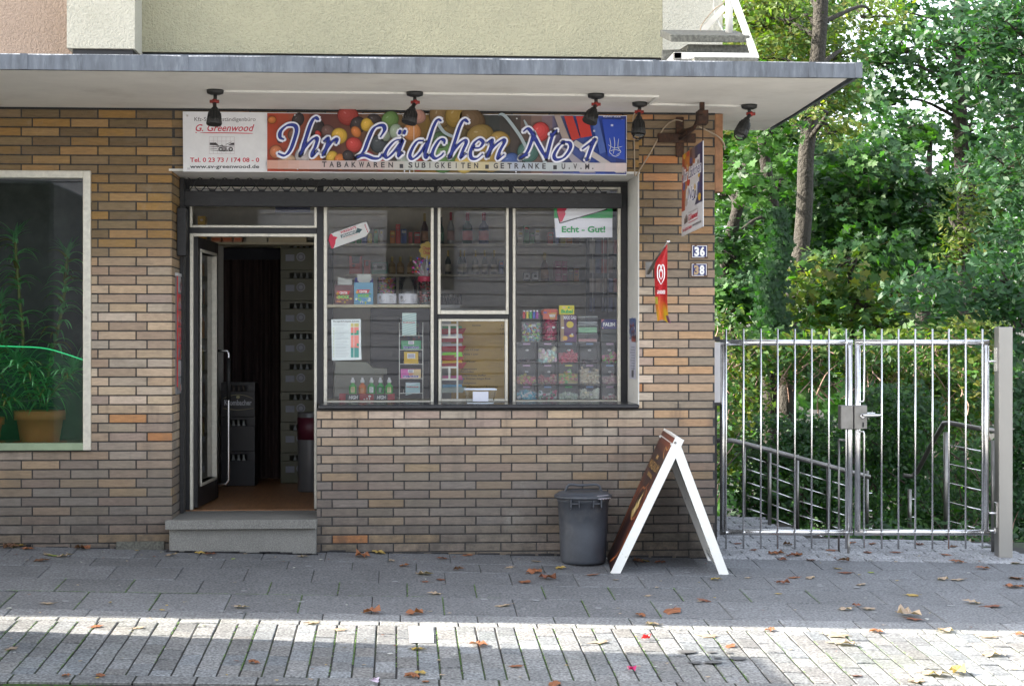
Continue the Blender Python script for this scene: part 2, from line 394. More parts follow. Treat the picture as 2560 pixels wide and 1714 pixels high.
# ================================================================== GROUND
def R(u0, v0, u1, v1, y):
    um, vm = (u0+u1)/2, (v0+v1)/2
    return P(u0, vm, y).x, P(u1, vm, y).x, P(um, v1, y).z, P(um, v0, y).z
def gpoly(pts, off=0): return [(x, y, gz(x, y)+off) for x, y in pts]
XL, XR = -4.2, 6.2
yv = [G(1001, v).y for v in (1382, 1405, 1427, 1458, 1491, 1535, 1552.6, 1562.7, 1694, 1713)]
def slabbox(mb, x0, x1, y0, y1, col, gap=.004, dz=0, t=.05):
    x0 += gap; x1 -= gap
    if y0 > y1: y0, y1 = y1, y0
    y0 += gap; y1 -= gap; b = .0035; tx, ty = rc(-.0016,.0016), rc(-.0016,.0016)
    cx, cy = (x0+x1)/2, (y0+y1)/2
    def z(x, y): return gz(x, y) + dz + tx*(1 if x > cx else -1) + ty*(1 if y > cy else -1)
    o = [(x0,y0),(x1,y0),(x1,y1),(x0,y1)]; i = [(x0+b,y0+b),(x1-b,y0+b),(x1-b,y1-b),(x0+b,y1-b)]
    v = [(x,y,z(x,y)-t) for x,y in o] + [(x,y,z(x,y)-b) for x,y in o] + [(x,y,z(x,y)) for x,y in i]
    f = [(8,9,10,11)]
    for k in range(4):
        n = (k+1)%4; f += [(k,n,n+4,k+4),(k+4,n+4,n+8,k+8)]
    mb.add(v, f, col)
ground = MB()
ground.poly([(-60,-60,-4.6),(60,-60,-4.6),(60,yv[-1]+.0,-4.6),(-60,yv[-1],-4.6)][:0] or gpoly([(-60,-60),(60,-60),(60,yv[-1]),(-60,yv[-1])], -.10), (.5,.5,.5))
struct(ground.build('road', 'asphalt'))
b_ = MB(); b_.poly(gpoly([(XL-30,yv[-1]),(XR+20,yv[-1]),(XR+20,.9),(XL-30,.9)], -.0055), (.5,)*3)
b_.poly([(XL-30,yv[-1],gz(XL-30,yv[-1])-.012),(XL-30,yv[-1],gz(XL-30,yv[-1])-.12),(XR+20,yv[-1],gz(XR+20,yv[-1])-.12),(XR+20,yv[-1],gz(XR+20,yv[-1])-.012)], (.5,)*3)
struct(b_.build('paving_bed', 'joint'))
sl_ = MB()
offs = [.1, .28, .05, .22, .02]
for r in range(5):
    wd = .402; x = XL + offs[r]
    while x < XR:
        g = rc(.86, 1.12); c = (.125*g, .130*g, .138*g)
        slabbox(sl_, x, x+wd, yv[r+1], yv[r] + (.0 if r else .0), c, .0016 if r < 3 else .0024, rc(-.0012,.0012)); x += wd
x = XL
while x < XR:
    g = rc(.95, 1.25); slabbox(sl_, x, x+.42, yv[6], yv[5], (.15*g, .155*g, .16*g), .003); x += .42
struct(sl_.build('pavement_slabs', 'slab'))
pv = MB(); x = XL + .06
while x < XR:
    g = rc(.95, 1.2); slabbox(pv, x, x+.212, yv[7], yv[6], (.22*g, .22*g, .21*g), .004); x += .212
pw = .1045; k = 0; x = XL
while x < XR:
    y = yv[7] - (0 if k % 2 else 0.1); 
    if k % 2 == 0: 
        g = rc(.85, 1.15); slabbox(pv, x, x+pw, y, yv[7], (.19*g, .19*g, .187*g), .0045)
    while y > yv[8] + .01:
        y2 = max(y - .2, yv[8]); 
        if y2 - yv[8] < .03: y2 = yv[8]
        g = rc(.80, 1.2); wm = rc(-.008,.008)
        slabbox(pv, x, x+pw, y2, y, (.175*g+wm, .177*g, .176*g-wm), .0045 if k % 1 == 0 else .003, rc(-.002,.002)); y = y2
    x += pw; k += 1
x = XL - .1
while x < XR:
    g = rc(.85, 1.05); slabbox(pv, x, x+.28, yv[9], yv[8], (.17*g, .172*g, .17*g), .005, 0, .1); x += .28
struct(pv.build('pavement_pavers', 'paver'))
# landing behind the gate, and the path running back along the house
pt = MB()
gx0 = 2.12
def herr(mb, x0, x1, y0, y1, fn=None):
    y = y0; r = 0
    while y < y1 - .01:
        x = x0 - (.1 if r % 2 else 0)
        while x < x1:
            a, b = max(x, x0), min(x+.2, x1); yy = min(y+.1, y1)
            if b - a > .02 and (fn is None or fn((a+b)/2, (y+yy)/2)):
                g = rc(.85, 1.15); slabbox(mb, a, b, y, yy, (.235*g, .24*g, .25*g), .003, .002)
            x += .2
        y += .1; r += 1
far = lambda u, v: G(u, v)
yA = G(2280, 1349).y; yB = G(1850, 1291).y; xB = G(1905, 1291).x; xC = G(2000,1349).x
herr(pt, gx0, 5.3, .005, yA, lambda x, y: x < 4.05 + (yA-y)*.6)
herr(pt, gx0-.6, 3.6, yA, yB, lambda x, y: x < xB + (yB-y)/(yB-yA)*(xC-xB))
struct(pt.build('gate_path', 'paver'))
cb = MB(); cb.box(4.1, 4.9, -.02, .62, gz(4.5,0)-.2, gz(4.5,.1)+.004); struct(cb.build('post_footing', 'concrete'))
tr = MB()
N_ = 40; 
def tz(x, y):
    if y < 1.25: return gz(x, y) - .03
    drop = min(1, max(0, (y-1.2)/2.5)) * 1.6 * (1 if x > xB+.6 or y > 4 else .15)
    k_ = min(1, (y-1.25)/.6)
    return gz(x, 1.2) - .03 - drop + k_*(.12*math.sin(x*1.7+y) + .1*math.sin(y*1.3) - .05)
gv = {}
xs = [-40,-20,-8,0] + [2+.5*i for i in range(28)] + [20,30,60]; ys = [.85+.4*i for i in range(24)] + [12,16,22,30,60]
vv = [(x, y, tz(x, y)) for y in ys for x in xs]; nx_ = len(xs)
tr.add(vv, [(j*nx_+i, j*nx_+i+1, (j+1)*nx_+i+1, (j+1)*nx_+i) for j in range(len(ys)-1) for i in range(nx_-1)], (.5,)*3, True)
struct(tr.build('terrain', 'soil'))
mo_ = MB(); random.seed(44)
def mossline(x0, y0, x1, y1, w_, p=1.0):
    n = max(2, int(math.hypot(x1-x0, y1-y0)/.02)); nx, ny = (y1-y0), -(x1-x0); l = math.hypot(nx, ny); nx /= l; ny /= l
    for i in range(n):
        if random.random() > p: continue
        a, b = i/n, (i+1)/n; wa = w_*rc(.3,1); pts = [(x0+(x1-x0)*a+nx*wa, y0+(y1-y0)*a+ny*wa), (x0+(x1-x0)*b+nx*w_*rc(.3,1), y0+(y1-y0)*b+ny*w_*rc(.3,1)), (x0+(x1-x0)*b-nx*wa, y0+(y1-y0)*b-ny*wa), (x0+(x1-x0)*a-nx*wa, y0+(y1-y0)*a-ny*wa)]
        g = rc(.6,1.2); mo_.poly([(x, y, gz(x,y)+.0035) for x, y in pts], (.10*g,.21*g,.03*g))
mossline(-2.3, yv[4], -.5, yv[4], .004, .95); mossline(-.5, yv[4], .6, yv[4], .0025, .5)
for x, r, p in ((XL+.05,3,0),):
    for rr in (3, 4):
        xx = XL + offs[rr]
        while xx < 3.2:
            if -2.3 < xx < 2.6 and random.random() < .6: mossline(xx, yv[rr], xx, yv[rr+1], .003, .75)
            xx += .402
for i in range(60):
    xx = XL + pw*int(rc(18, 62)) if False else XL + .1045*int(rc(14, 66)); mossline(xx, yv[7]-rc(0,.3), xx, yv[8]+rc(0,.3), .003, .35)
struct(mo_.build('joint_moss', 'matte'), 'stuff')
pm = MB(); q = [G(1022,1565,.004), G(1082,1565,.004), G(1084,1606,.004), G(1024,1606,.004)]
pm.poly([(p.x,p.y,p.z+.002) for p in q[::-1]], (.95,.95,.95))
tag(pm.build('paint_mark', 'paint'), 'white painted square on the sunlit light pavers', 'paint mark')

# ================================================================== BUILDING
bld = thing('shop_building', 'brick shop building with green and cream rendered upper storey and flat canopy', 'building', (0, 0, 0))
xL = XU(430, 0); xRv = XU(1597, 0); xE = XU(1787, 0); YF = .53
zop = ZV(431, 0, 1000)            # top of the shop opening
zso = 2.91                        # underside of the canopy
wz0 = ZV(1125, 0, 100); wz1 = ZV(427, 0, 100); wx0 = XU(-190, 0); wx1 = XU(228, 0)
zsill = P(1200, 1021, 0).z
def bcolor(x, z, h):
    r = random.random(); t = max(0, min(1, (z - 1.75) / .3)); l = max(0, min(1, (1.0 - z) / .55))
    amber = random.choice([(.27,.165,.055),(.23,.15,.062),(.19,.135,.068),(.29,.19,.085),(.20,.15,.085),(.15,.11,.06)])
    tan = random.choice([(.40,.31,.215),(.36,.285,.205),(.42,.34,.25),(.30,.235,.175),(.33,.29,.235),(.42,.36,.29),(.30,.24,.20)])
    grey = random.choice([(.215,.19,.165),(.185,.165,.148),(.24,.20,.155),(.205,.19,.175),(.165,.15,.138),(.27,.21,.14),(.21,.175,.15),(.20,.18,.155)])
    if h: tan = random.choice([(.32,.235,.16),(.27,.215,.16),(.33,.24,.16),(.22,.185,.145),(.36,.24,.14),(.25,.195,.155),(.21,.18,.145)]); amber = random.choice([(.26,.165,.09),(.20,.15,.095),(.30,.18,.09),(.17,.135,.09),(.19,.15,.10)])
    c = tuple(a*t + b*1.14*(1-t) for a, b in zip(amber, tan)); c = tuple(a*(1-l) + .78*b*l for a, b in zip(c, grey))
    if r < .02: c = random.choice([(.40,.18,.07),(.36,.18,.08),(.42,.22,.10)])
    return jit((c[0]*1.10, c[1]*1.045, c[2]*1.01), .08)
def bricks(mb, x0, x1, z0, z1, zr, ch, bw, ph, alt, colf, holes=(), plane='x', jt=.009):
    k0 = int(math.floor((z0 - zr)/ch)) - 1; k = k0
    while zr + k*ch < z1:
        a, b = zr + k*ch + jt/2, zr + (k+1)*ch - jt/2; zc = (a+b)/2
        a2, b2 = max(a, z0), min(b, z1)
        if b2 - a2 > .012:
            x = x0 - ((x0 - ph - (alt if k % 2 else 0)) % bw)
            while x < x1:
                p, q = x + jt/2, x + bw - jt/2; segs = [(max(p, x0), min(q, x1))]
                for (hx0, hx1, hz0, hz1) in holes:
                    if hz0 < zc < hz1:
                        ns = []
                        for s, e in segs:
                            if e <= hx0 or s >= hx1: ns.append((s, e)); continue
                            if s < hx0: ns.append((s, hx0))
                            if e > hx1: ns.append((hx1, e))
                        segs = ns
                for s, e in segs:
                    if e - s > .012:
                        c = colf(x, zc); o = rc(-.0012,.0012); bb = .0022; wob = lambda: rc(-.0008,.0008)
                        if plane == 'x':
                            f = [(s+bb,-.0-o,a2+bb+wob()),(e-bb,-.0-o,a2+bb+wob()),(e-bb,-.0-o,b2-bb+wob()),(s+bb,-.0-o,b2-bb+wob())]; g = [(s,.010,a2),(e,.010,a2),(e,.010,b2),(s,.010,b2)]
                            g0 = [(s,.0022,a2),(e,.0022,a2),(e,.0022,b2),(s,.0022,b2)]
                        else:
                            X = plane; f = [(X,s+bb,a2+bb),(X,e-bb,a2+bb),(X,e-bb,b2-bb),(X,s+bb,b2-bb)]; g = [(X-.010,s,a2),(X-.010,e,a2),(X-.010,e,b2),(X-.010,s,b2)]
                            g0 = [(X-.0022,s,a2),(X-.0022,e,a2),(X-.0022,e,b2),(X-.0022,s,b2)]
                        mb.add(f + g0 + g, [(0,1,2,3)] + [(4+i,4+(i+1)%4,(i+1)%4,i) for i in range(4)] + [(8+i,8+(i+1)%4,4+(i+1)%4,4+i) for i in range(4)], c)
                x += bw
        k += 1
bk = MB(); chA = 23.07/384.3; zA = P(100, 295).z
phA = P(148.8, 285).x; altA = P(176.3, 308).x - phA
win = (wx0-.0, wx1, wz0, wz1)
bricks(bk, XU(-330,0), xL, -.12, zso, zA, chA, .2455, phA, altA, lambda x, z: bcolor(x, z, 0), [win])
chB = 21.97/377.2; zB = P(1500, 1068).z; phB = P(1430.3, 1060).x; altB = P(1457, 1080).x - phB
def cB(x, z):
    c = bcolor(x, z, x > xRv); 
    return c
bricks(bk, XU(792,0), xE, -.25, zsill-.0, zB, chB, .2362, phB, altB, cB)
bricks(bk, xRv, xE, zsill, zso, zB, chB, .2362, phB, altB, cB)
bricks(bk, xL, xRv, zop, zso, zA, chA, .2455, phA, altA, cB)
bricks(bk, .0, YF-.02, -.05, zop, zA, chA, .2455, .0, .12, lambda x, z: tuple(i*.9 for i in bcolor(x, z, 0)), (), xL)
# the bricks
wall = bk.build('brick_wall', 'brick', bld)
mo = MB(); my = .0065
def mw(x0, x1, z0, z1): mo.box(x0, x1, my, .24, z0, z1)
mw(-14, wx0, -.3, zso); mw(wx0, wx1, -.3, wz0); mw(wx0, wx1, wz1, zso); mw(wx1, xL-.0065, -.3, zso)
mw(xL-.0065, xRv, zop+.016, zso); mw(XU(792,0), xE-.0, -.35, zsill-.004); mw(xRv+.004, xE, zsill, zso)
mo.box(xL-.25, xL-.0065, .2, .6, -.3, zop+.1)
mo.box(-14, xE, 4.3, 4.6, -.4, 13); mo.box(xE-.24, xE, .24, 4.3, -.4, zso); mo.box(-14, -13.8, .24, 4.3, -.4, 13)
mo.build('mortar_wall', 'mortar', bld)
pl = MB(); pl.box(XU(292,0), XU(412,0), -.035, 0, -.1, P(350,1352).z+.0); pl.build('plinth_patch', 'concrete', bld)
# upper storey
zg = P(1000, 137, 0).z
up = MB(); up.box(XU(330,0), XU(1656,0), 0, .3, zg, 13.0); up.build('rendered_wall', 'stucco_green', bld)
up = MB(); up.box(XU(-900,0), XU(180,0), 0.0, .3, P(80,137).z, 13.0); up.build('rendered_wall', 'stucco_pink', bld)
yp = -.30; up = MB(); up.box(XU(167,yp), XU(337,yp), yp, .05, P(250,121,yp).z, 13.0); up.build('pillar', 'stucco_cream', bld)
up = MB(); up.box(XU(1656,0)+.001, XU(1806,0), -.004, .9, P(1700,137).z, 13.0); up.box(XU(1700,0), XU(1806,0), .9, 4.6, 2.9, 13.0); up.build('corner_wall', 'stucco_cream', bld)
up = MB(); up.box(-14, XU(1806,0), .02, 4.6, 13.0, 13.2); up.box(-14, XU(-900,0), 0, 4.6, zg, 13.0); up.build('roof', 'concrete', bld)
ds = MB(); ds.box(-14, XU(1655,0), .03, .2, 2.95, zg+.02); ds.box(XU(172,yp)+.02, XU(330,yp), yp+.03, .0, 3.0, P(250,119,yp).z+.01); ds.build('wall_gap', 'black_metal', bld)
st = MB(); st.box(XU(345,-.02), XU(1640,-.02), -.025, .02, zg-.06, zg-.018); st.build('flashing_strip', 'zinc', bld)
# canopy
cf = P(1001, 180, 0); yc = -1.60; xc = XU(2147, yc, 180); xcb = XU(1984, 0, 287)
zt = P(1001, 146, yc).z
cn = MB()
cn.add([(-14,yc+.03,zso),(xc-.05,yc+.03,zso),(xcb-.0,.0,zso),(xcb,.9,zso),(-14,.9,zso),
        (-14,yc+.03,zt-.01),(xc-.04,yc+.03,zt-.01),(xcb+.04,.0,zt-.01),(xcb+.04,.9,zt-.01),(-14,.9,zt-.01)],
       [(4,3,2,1,0),(5,6,7,8,9),(0,1,6,5),(1,2,7,6),(2,3,8,7),(3,4,9,8)], (.5,)*3)
can = cn.build('canopy', 'soffit', bld)
fa = MB()
segs = [XU(-400,yc), XU(60,yc), XU(462,yc), XU(862,yc), XU(1240,yc), XU(1640,yc), XU(2030,yc), xc]
for i in range(len(segs)-1):
    s, e = segs[i], segs[i+1]; o = .0015*(i % 2)
    n = 8
    for j in range(n):
        a, b = s+(e-s)*j/n, s+(e-s)*(j+1)/n
        wv = lambda X: .003*math.sin(X*7)+.002*math.sin(X*17)
        for (p, q) in ((a, b),):
            fa.add([(p,yc-o+wv(p),zso-.006),(q,yc-o+wv(q),zso-.006),(q,yc-o+wv(q)*.5,zt+wv(q)),(p,yc-o+wv(p)*.5,zt+wv(p)),(p,yc+.12,zt+.008),(q,yc+.12,zt+.008),(p,yc+.03,zso-.006),(q,yc+.03,zso-.006)],
                   [(0,1,2,3),(3,2,5,4),(6,7,1,0)], (.5,)*3)
    fa.box(e-.02, e+.02, yc-.006, yc+.01, zso-.006, zt+.004)
fa.box(-14, segs[0], yc-.001, yc+.02, zso-.006, zt)
# right edge flashing
fa.add([(xc,yc,zso-.006),(xc,yc,zt+.01),(xcb+.035,.9,zt+.01),(xcb+.035,.9,zso-.006),(xc-.02,yc,zso-.006),(xcb+.02,.9,zso-.006)],
       [(0,3,2,1),(0,4,5,3)], (.5,)*3)
fa.build('canopy_flashing', 'zinc', bld)
rf = MB(); rf.box(-14, xcb, yc+.05, .0, zt-.008, zt+.012); 
pts = [(XU(1850,yc)+.1*i, rc(0,.012)) for i in range(7)]
rf.build('roofing_felt', 'slab', bld)
sg = MB()
x = XU(457,0)
while x < xcb-.7: sg.box(x, x+.13, -.012, .0, zso-.012, zso-.001); x += rc(.16,.5)
sg.box(-14, xE, -.004, .004, zso-.014, zso, (.02,)*3); sg.build('soffit_joint', 'black_metal', bld)
# opening: soffit, right reveal, sill, step
op = MB(); op.box(xL-.02, xRv+.006, -.004, YF+.1, zop, zop+.014); op.box(xRv-.004, xRv+.002, -.004, YF, P(1590,1012,0).z, zop-.002)
op.build('opening_lining', 'white_paint', bld)
si = MB(); si.box(XU(795,-.03), xRv+.0, -.03, YF+.05, zsill, zsill+.028, bev=.008); si.build('window_sill', 'sill_stone', bld)
sp = MB(); zf = P(630, 1274, YF).z
ysf = -.135; xs0, xs1 = XU(413,ysf), XU(791,ysf)
zt1 = P(600,1299,ysf).z
sp.add([(xs0,ysf,zt1),(xs1,ysf,zt1),(xs1,0.0,zf-.008),(xs0,0,zf-.008),(xs0,ysf,zt1-.058),(xs1,ysf,zt1-.058),(xs1,0,zt1-.058),(xs0,0,zt1-.058)],
       [(0,1,2,3),(4,7,6,5),(0,4,5,1),(1,5,6,2),(0,3,7,4)], (.5,)*3)
sp.box(xL+.001, XU(792,0), 0.0, YF+.05, zt1-.3, zf-.008)
sp.box(xs0+.02, xs1-.004, ysf+.034, .0, -.2, zt1-.058, bev=.006); sp.build('door_step', 'step_stone', bld)
rg = MB(); random.seed(61); x = xs0
while x < xs1-.05: rg.box(x, x+rc(.05,.12), ysf+.028, ysf+.06, -.2, gz(x, ysf)+rc(.004,.016)); x += .06
x = XU(800,0)
while x < xE-.1: w__ = rc(.05,.2); rg.box(x, x+w__, -.006, .003, -.3, gz(x,0)+rc(.002,.014)); x += w__+rc(0,.1)
x = XU(0,0)
while x < xL-.1: w__ = rc(.05,.2); rg.box(x, x+w__, -.006, .003, -.3, gz(x,0)+rc(.002,.016)); x += w__+rc(0,.1)
rg.build('base_gap', 'black_metal', bld)
rs = MB(); rs.box(XU(792,0)-.0, XU(792,0)+.06, .012, .5, -.2, zsill-.001); rs.build('step_side', 'mortar', bld)
# corner board
cbm = MB(); cbm.box(xE, xE+.055, .0, .10, P(1797,480).z, zso-.004, bev=.004); cbm.build('corner_board', 'corner_brown', bld)

# frames
def framebox(mb, u0, v0, u1, v1, y, wl_, wt, wr, wb, d=.05):
    x0, x1, z0, z1 = R(u0, v0, u1, v1, y); sx = (x1-x0)/(u1-u0); sz = (z1-z0)/(v1-v0)
    L, T, Rr, B = wl_*sx, wt*sz, wr*sx, wb*sz; bv = .003
    mb.box(x0, x0+L, y, y+d, z0, z1, bev=bv); mb.box(x1-Rr, x1, y, y+d, z0, z1, bev=bv)
    mb.box(x0+L, x1-Rr, y+.0012, y+d, z1-T, z1, bev=bv); mb.box(x0+L, x1-Rr, y+.0012, y+d, z0, z0+B, bev=bv)
    return x0+L, x1-Rr, z0+B, z1-T
def window(name, px, w_, y=YF):
    fm = MB(); gx = framebox(fm, *px, y, *w_); o = fm.build('window', 'alu', bld)
    g = MB(); g.poly([(gx[0],y+.02,gx[2]),(gx[1],y+.02,gx[2]),(gx[1],y+.02,gx[3]),(gx[0],y+.02,gx[3])])
    g.build('pane', 'window_glass', o); return o
bf = MB()
def bb(u0, v0, u1, v1, y=YF+.012, d=.06):
    x0, x1, z0, z1 = R(u0, v0, u1, v1, y); bf.box(x0, x1, y, y+d, z0, z1, bev=.002)
bb(452, 452, 474, 1274); bb(791, 468, 809, 1010); bb(786.5, 1010, 794, 1274, YF+.02); bb(1084.5, 468, 1094.5, 1010); bb(1272, 468, 1282, 1010); bb(1552, 468, 1568, 1016)
bb(1094.5, 785.5, 1272, 797.5); bb(474, 569, 791, 583.5); bb(452, 440, 1568, 467, YF+.018)
bf.build('opening_frame', 'black_metal', bld)
window('w', (474,467,792,569), (6,5,7,6)); window('w', (809,467,1084.5,1009), (8.5,6,8,7.5))
window('w', (1094,467,1272,785.5), (7.5,6,7,10)); window('w', (1096,797,1270,1003), (7,6,8,6)); window('w', (1282,467,1552,1009), (7,6,7.5,8))
df = MB(); x0, x1, z0, z1 = R(474, 583.5, 792, 1273, YF); s = (x1-x0)/318
df.box(x0, x0+8*s, YF, YF+.06, z0, z1, bev=.003); df.box(x1-7*s, x1, YF, YF+.06, z0, z1, bev=.003); df.box(x0+8*s, x1-7*s, YF+.001, YF+.06, z1-8*s, z1, bev=.003)
df.build('door_frame', 'alu', bld)
# door leaf, swung inwards
dr = MB(); al = rad(86); hx, hy = x0+9*s, YF+.05
Md = Matrix.Translation((hx, hy, z0+.01)) @ Matrix.Rotation(al, 4, 'Z')
dw, dh = .80, z1-z0-.03
dr.box(0, .1, -.025, .025, 0, dh, M=Md, bev=.003); dr.box(dw-.1, dw, -.025, .025, 0, dh, M=Md, bev=.003)
dr.box(.1, dw-.1, -.024, .024, dh-.1, dh, M=Md); dr.box(.1, dw-.1, -.024, .024, 0, .16, M=Md)
door = dr.build('door', 'black_metal', bld)
g = MB(); g.poly([Md @ Vector(p) for p in ((.1,0,.16),(dw-.1,0,.16),(dw-.1,0,dh-.1),(.1,0,dh-.1))]); g.build('pane', 'window_glass', door)
be = MB()
for a in (.1, dw-.112): be.box(a, a+(.008 if a < .2 else .022), -.034, .034, .15, dh-.09, M=Md)
be.box(.1, dw-.1, -.033, .033, .14, .16, M=Md); be.box(.1, dw-.1, -.033, .033, dh-.1, dh-.08, M=Md); be.build('glazing_bead', 'alu', door)
ha = MB(); hz1 = P(540,877,1.2).z - (z0+.01); hz0 = P(540,1213,1.2).z - (z0+.01)
ha.tube([Md @ Vector(p) for p in ((dw-.05,-.02,hz1),(dw-.05,-.10,hz1),(dw-.05,-.11,hz1-.02),(dw-.05,-.11,hz0+.03),(dw-.05,-.09,hz0),(dw-.05,-.02,hz0))], .0095, n=10)
dhd = ha.build('handle', 'steel', door)
g = MB(); g.tube([Md @ Vector((dw-.05,-.11,hz1-.05)), Md @ Vector((dw-.05,-.11,hz1-.36))], .0155, (.02,)*3, 10); g.build('grip', 'rubber', dhd)
# rolling grille
sh = MB(); x0, x1, z0, z1 = R(446, 480, 1556, 518, .40); sh.box(x0, x1, .40, .44, z0, z1, bev=.004)
for i in range(18):
    sh.lathe((x0+.05+i*.166, .398, (z0+z1)/2-.02*(i%3)), [(.005,0),(.004,.003)], n=8, M=Matrix.Rotation(rad(90),3,'X'))
shut = sh.build('shutter_bar', 'shutter', bld)
la = MB(); zt_ = P(1000,448,.42).z; pit = 61.3*(x1-x0)/1110
for sg_ in (0, 1):
    x = x0 + pit*.35
    while x < x1-pit:
        pts = [(x+pit*t/12, .42+.004*sg_, z1 + (zt_-z1)*(.5-.5*math.cos(2*math.pi*t/12) if sg_ == 0 else (.5+.5*math.cos(2*math.pi*t/12)))) for t in range(13)]
        la.tube(pts, .0035, n=5); x += pit
x = x0+pit*.35
while x < x1: la.box(x-.02, x+.02, .415, .43, z1, z1+.012); x += pit
la.build('grille', 'shutter', shut)
gb = MB(); X0, X1, Z0, Z1 = R(436, 520, 464, 640, .25); gb.box(xL+.002, xL+.062, .22, .34, Z0, Z1, bev=.004); gb.box(xL+.003, xL+.03, .37, .47, zf, zop-.01)
gb.build('shutter_guide', 'shutter', bld)

# room inside
room = MB(); zc_ = 2.75; yb = 3.75; xa, xb_ = wx1+.06, 2.2
room.box(xa, xb_, yb, yb+.1, zf-.1, zc_, (.5,)*3); room.box(xa-.1, xa, .26, yb, zf-.1, zc_); room.box(xb_-.34, xb_-.26, .62, yb, zf-.1, zc_); room.box(xa, xb_, .6, yb, zc_, zc_+.1)
room.box(xa, xL-.26, .2, .6, zf-.1, zc_); room.box(xL-.25, xRv, .6, .64, zop, zc_)
room.build('room_wall', 'inner_wall', bld)
fl = MB(); fl.box(xa, xb_-.26, YF+.03, yb, zf-.06, zf); fl.build('room_floor', 'wood_floor', bld)
pw_ = MB(); pw_.box(XU(792,.62), xb_-.34, .60, .63, zf, P(1200,1010,YF).z); pw_.build('counter_front', 'inner_wall', bld)

# display window on the left
dwm = MB(); 
ya = -.028
x0, x1, z0, z1 = wx0, wx1, wz0, wz1; fwid = 18.5/384
dwm.box(x1-fwid, x1, ya, .05, z0, z1, bev=.003); dwm.box(x0, x0+fwid, ya, .05, z0, z1, bev=.003); dwm.box(x0+fwid, x1-fwid, ya+.001, .05, z1-fwid, z1, bev=.003)
dwin = dwm.build('display_window', 'alu', bld)
m_ = mat('alu_green_glow', (.30,.38,.25), .4, .3, var=.12, vs=12)  # green glow on the bottom rail painted into its colour
bt = MB(); bt.box(x0+fwid, x1-fwid, ya+.001, .05, z0, z0+fwid, bev=.003); bt.build('bottom_rail', 'alu_green_glow', dwin)
g = MB(); g.poly([(x0+fwid,.01,z0+fwid),(x1-fwid,.01,z0+fwid),(x1-fwid,.01,z1-fwid),(x0+fwid,.01,z1-fwid)]); g.build('pane', 'window_glass', dwin)
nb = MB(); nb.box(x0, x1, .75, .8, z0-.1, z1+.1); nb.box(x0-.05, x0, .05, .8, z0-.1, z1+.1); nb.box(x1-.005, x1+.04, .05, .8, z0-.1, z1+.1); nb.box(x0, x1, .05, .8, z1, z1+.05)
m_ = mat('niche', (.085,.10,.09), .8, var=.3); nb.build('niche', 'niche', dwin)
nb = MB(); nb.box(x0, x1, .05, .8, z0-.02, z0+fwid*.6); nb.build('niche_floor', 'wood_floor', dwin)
WZ = z0+fwid*.6
# ================================================================== SHOP SIGN
def c5(x, y): return (400 + x/3.9033, 200 + y/3.9033)
def c6(x, y): return (980 + x/3.777, 200 + y/3.777)
def c2(x, y): return (400 + x/3.346, 250 + y/3.346)
sgn = thing('shop_sign', 'long colourful shop sign panel with blue script lettering above the shop opening', 'sign', P(1110, 434, -.02))
bm_ = MB()
QL = [(457,279),(667,281),(667,430),(458,429)]; QR = [(667,281.5),(1567,289),(1567,438),(667,430.5)]
def panel(q, y, t):
    a = [P(u, v, y) for u, v in q]; b = [p + Vector((0,t,0)) for p in a]
    bm_.add(a + b, [(3,2,1,0),(4,5,6,7)] + [(i,(i+1)%4,4+(i+1)%4,4+i) for i in range(4)], (.75,.75,.77))
panel(QL, -.030, .015); panel(QR, -.028, .013); bm_.build('panel', 'plastic', sgn)
L = Print(-.0305)
L.text('Kfz-Sachverständigenbüro', 486, 639, 303, 10, (.09,.08,.09))
red = (.52,.02,.05)
def gp(pts, w=4.2): pen(L, [c5(*p) for p in pts], w, red, .6, rad(30))
L.text('G. Greenwood', 489, 636, 328, 17, red, .012, .32)
gp([(392,516),(700,518),(908,523)],3); gp([(345,512),(360,516)],2.4)
# grid with the two crashed cars
for i in range(7): u = 523 + i*10.5; L.rect(u-.3, 342.5, u+.3, 385, (.45,.35,.38))
for v in (342.5, 353, 368, 384.5): L.rect(523, v-.3, 586, v+.3, (.45,.35,.38))
L.up()
bk_ = (.05,.04,.045)
L.poly([c5(*p) for p in ((485,612),(540,612),(570,635),(555,638),(485,636))], bk_); L.poly([c5(*p) for p in ((725,612),(700,615),(662,636),(725,636))], bk_)
for x in (592, 690):
    q = c5(x, 676); L.disc(q[0], q[1], 6, 5.2, bk_, 14); L.up(); L.disc(q[0], q[1], 2.8, 2.5, (.6,.6,.6), 10); L.l -= 1
for a in (((484,650),(560,652),(600,640),(625,655)), ((484,684),(600,692),(725,694)), ((630,655),(640,680),(615,695)), ((570,640),(540,610)), ((640,632),(700,606)), ((640,650),(725,645)), ((484,668),(560,672)), ((545,640),(610,648),(600,630))):
    pen(L, [c5(*p) for p in a], 1.5, bk_, .8)
L.poly([c5(*p) for p in ((610,640),(660,645),(650,660),(665,690),(625,700),(600,695))], (.3,.28,.29))
L.text('Tel. 0 23 73 / 174 08 - 0', 475, 648, 405, 10.5, red, .022)
L.text('www.sv-greenwood.de', 475, 648, 420.5, 8.6, (.045,.045,.055), .022)
L.build('lettering', sgn)
W_ = Print(-.0285)
def qv(u, t):  # point on the print, t from top(0) to bottom(1)
    a = 281.5 + (289-281.5)*(u-667)/900; return a + 1.5 + t*(148.5-3)
def band(u0, u1, t0, t1, col, n=1):
    W_.poly([(u0,qv(u0,t1)),(u1,qv(u1,t1)),(u1,qv(u1,t0)),(u0,qv(u0,t0))], col)
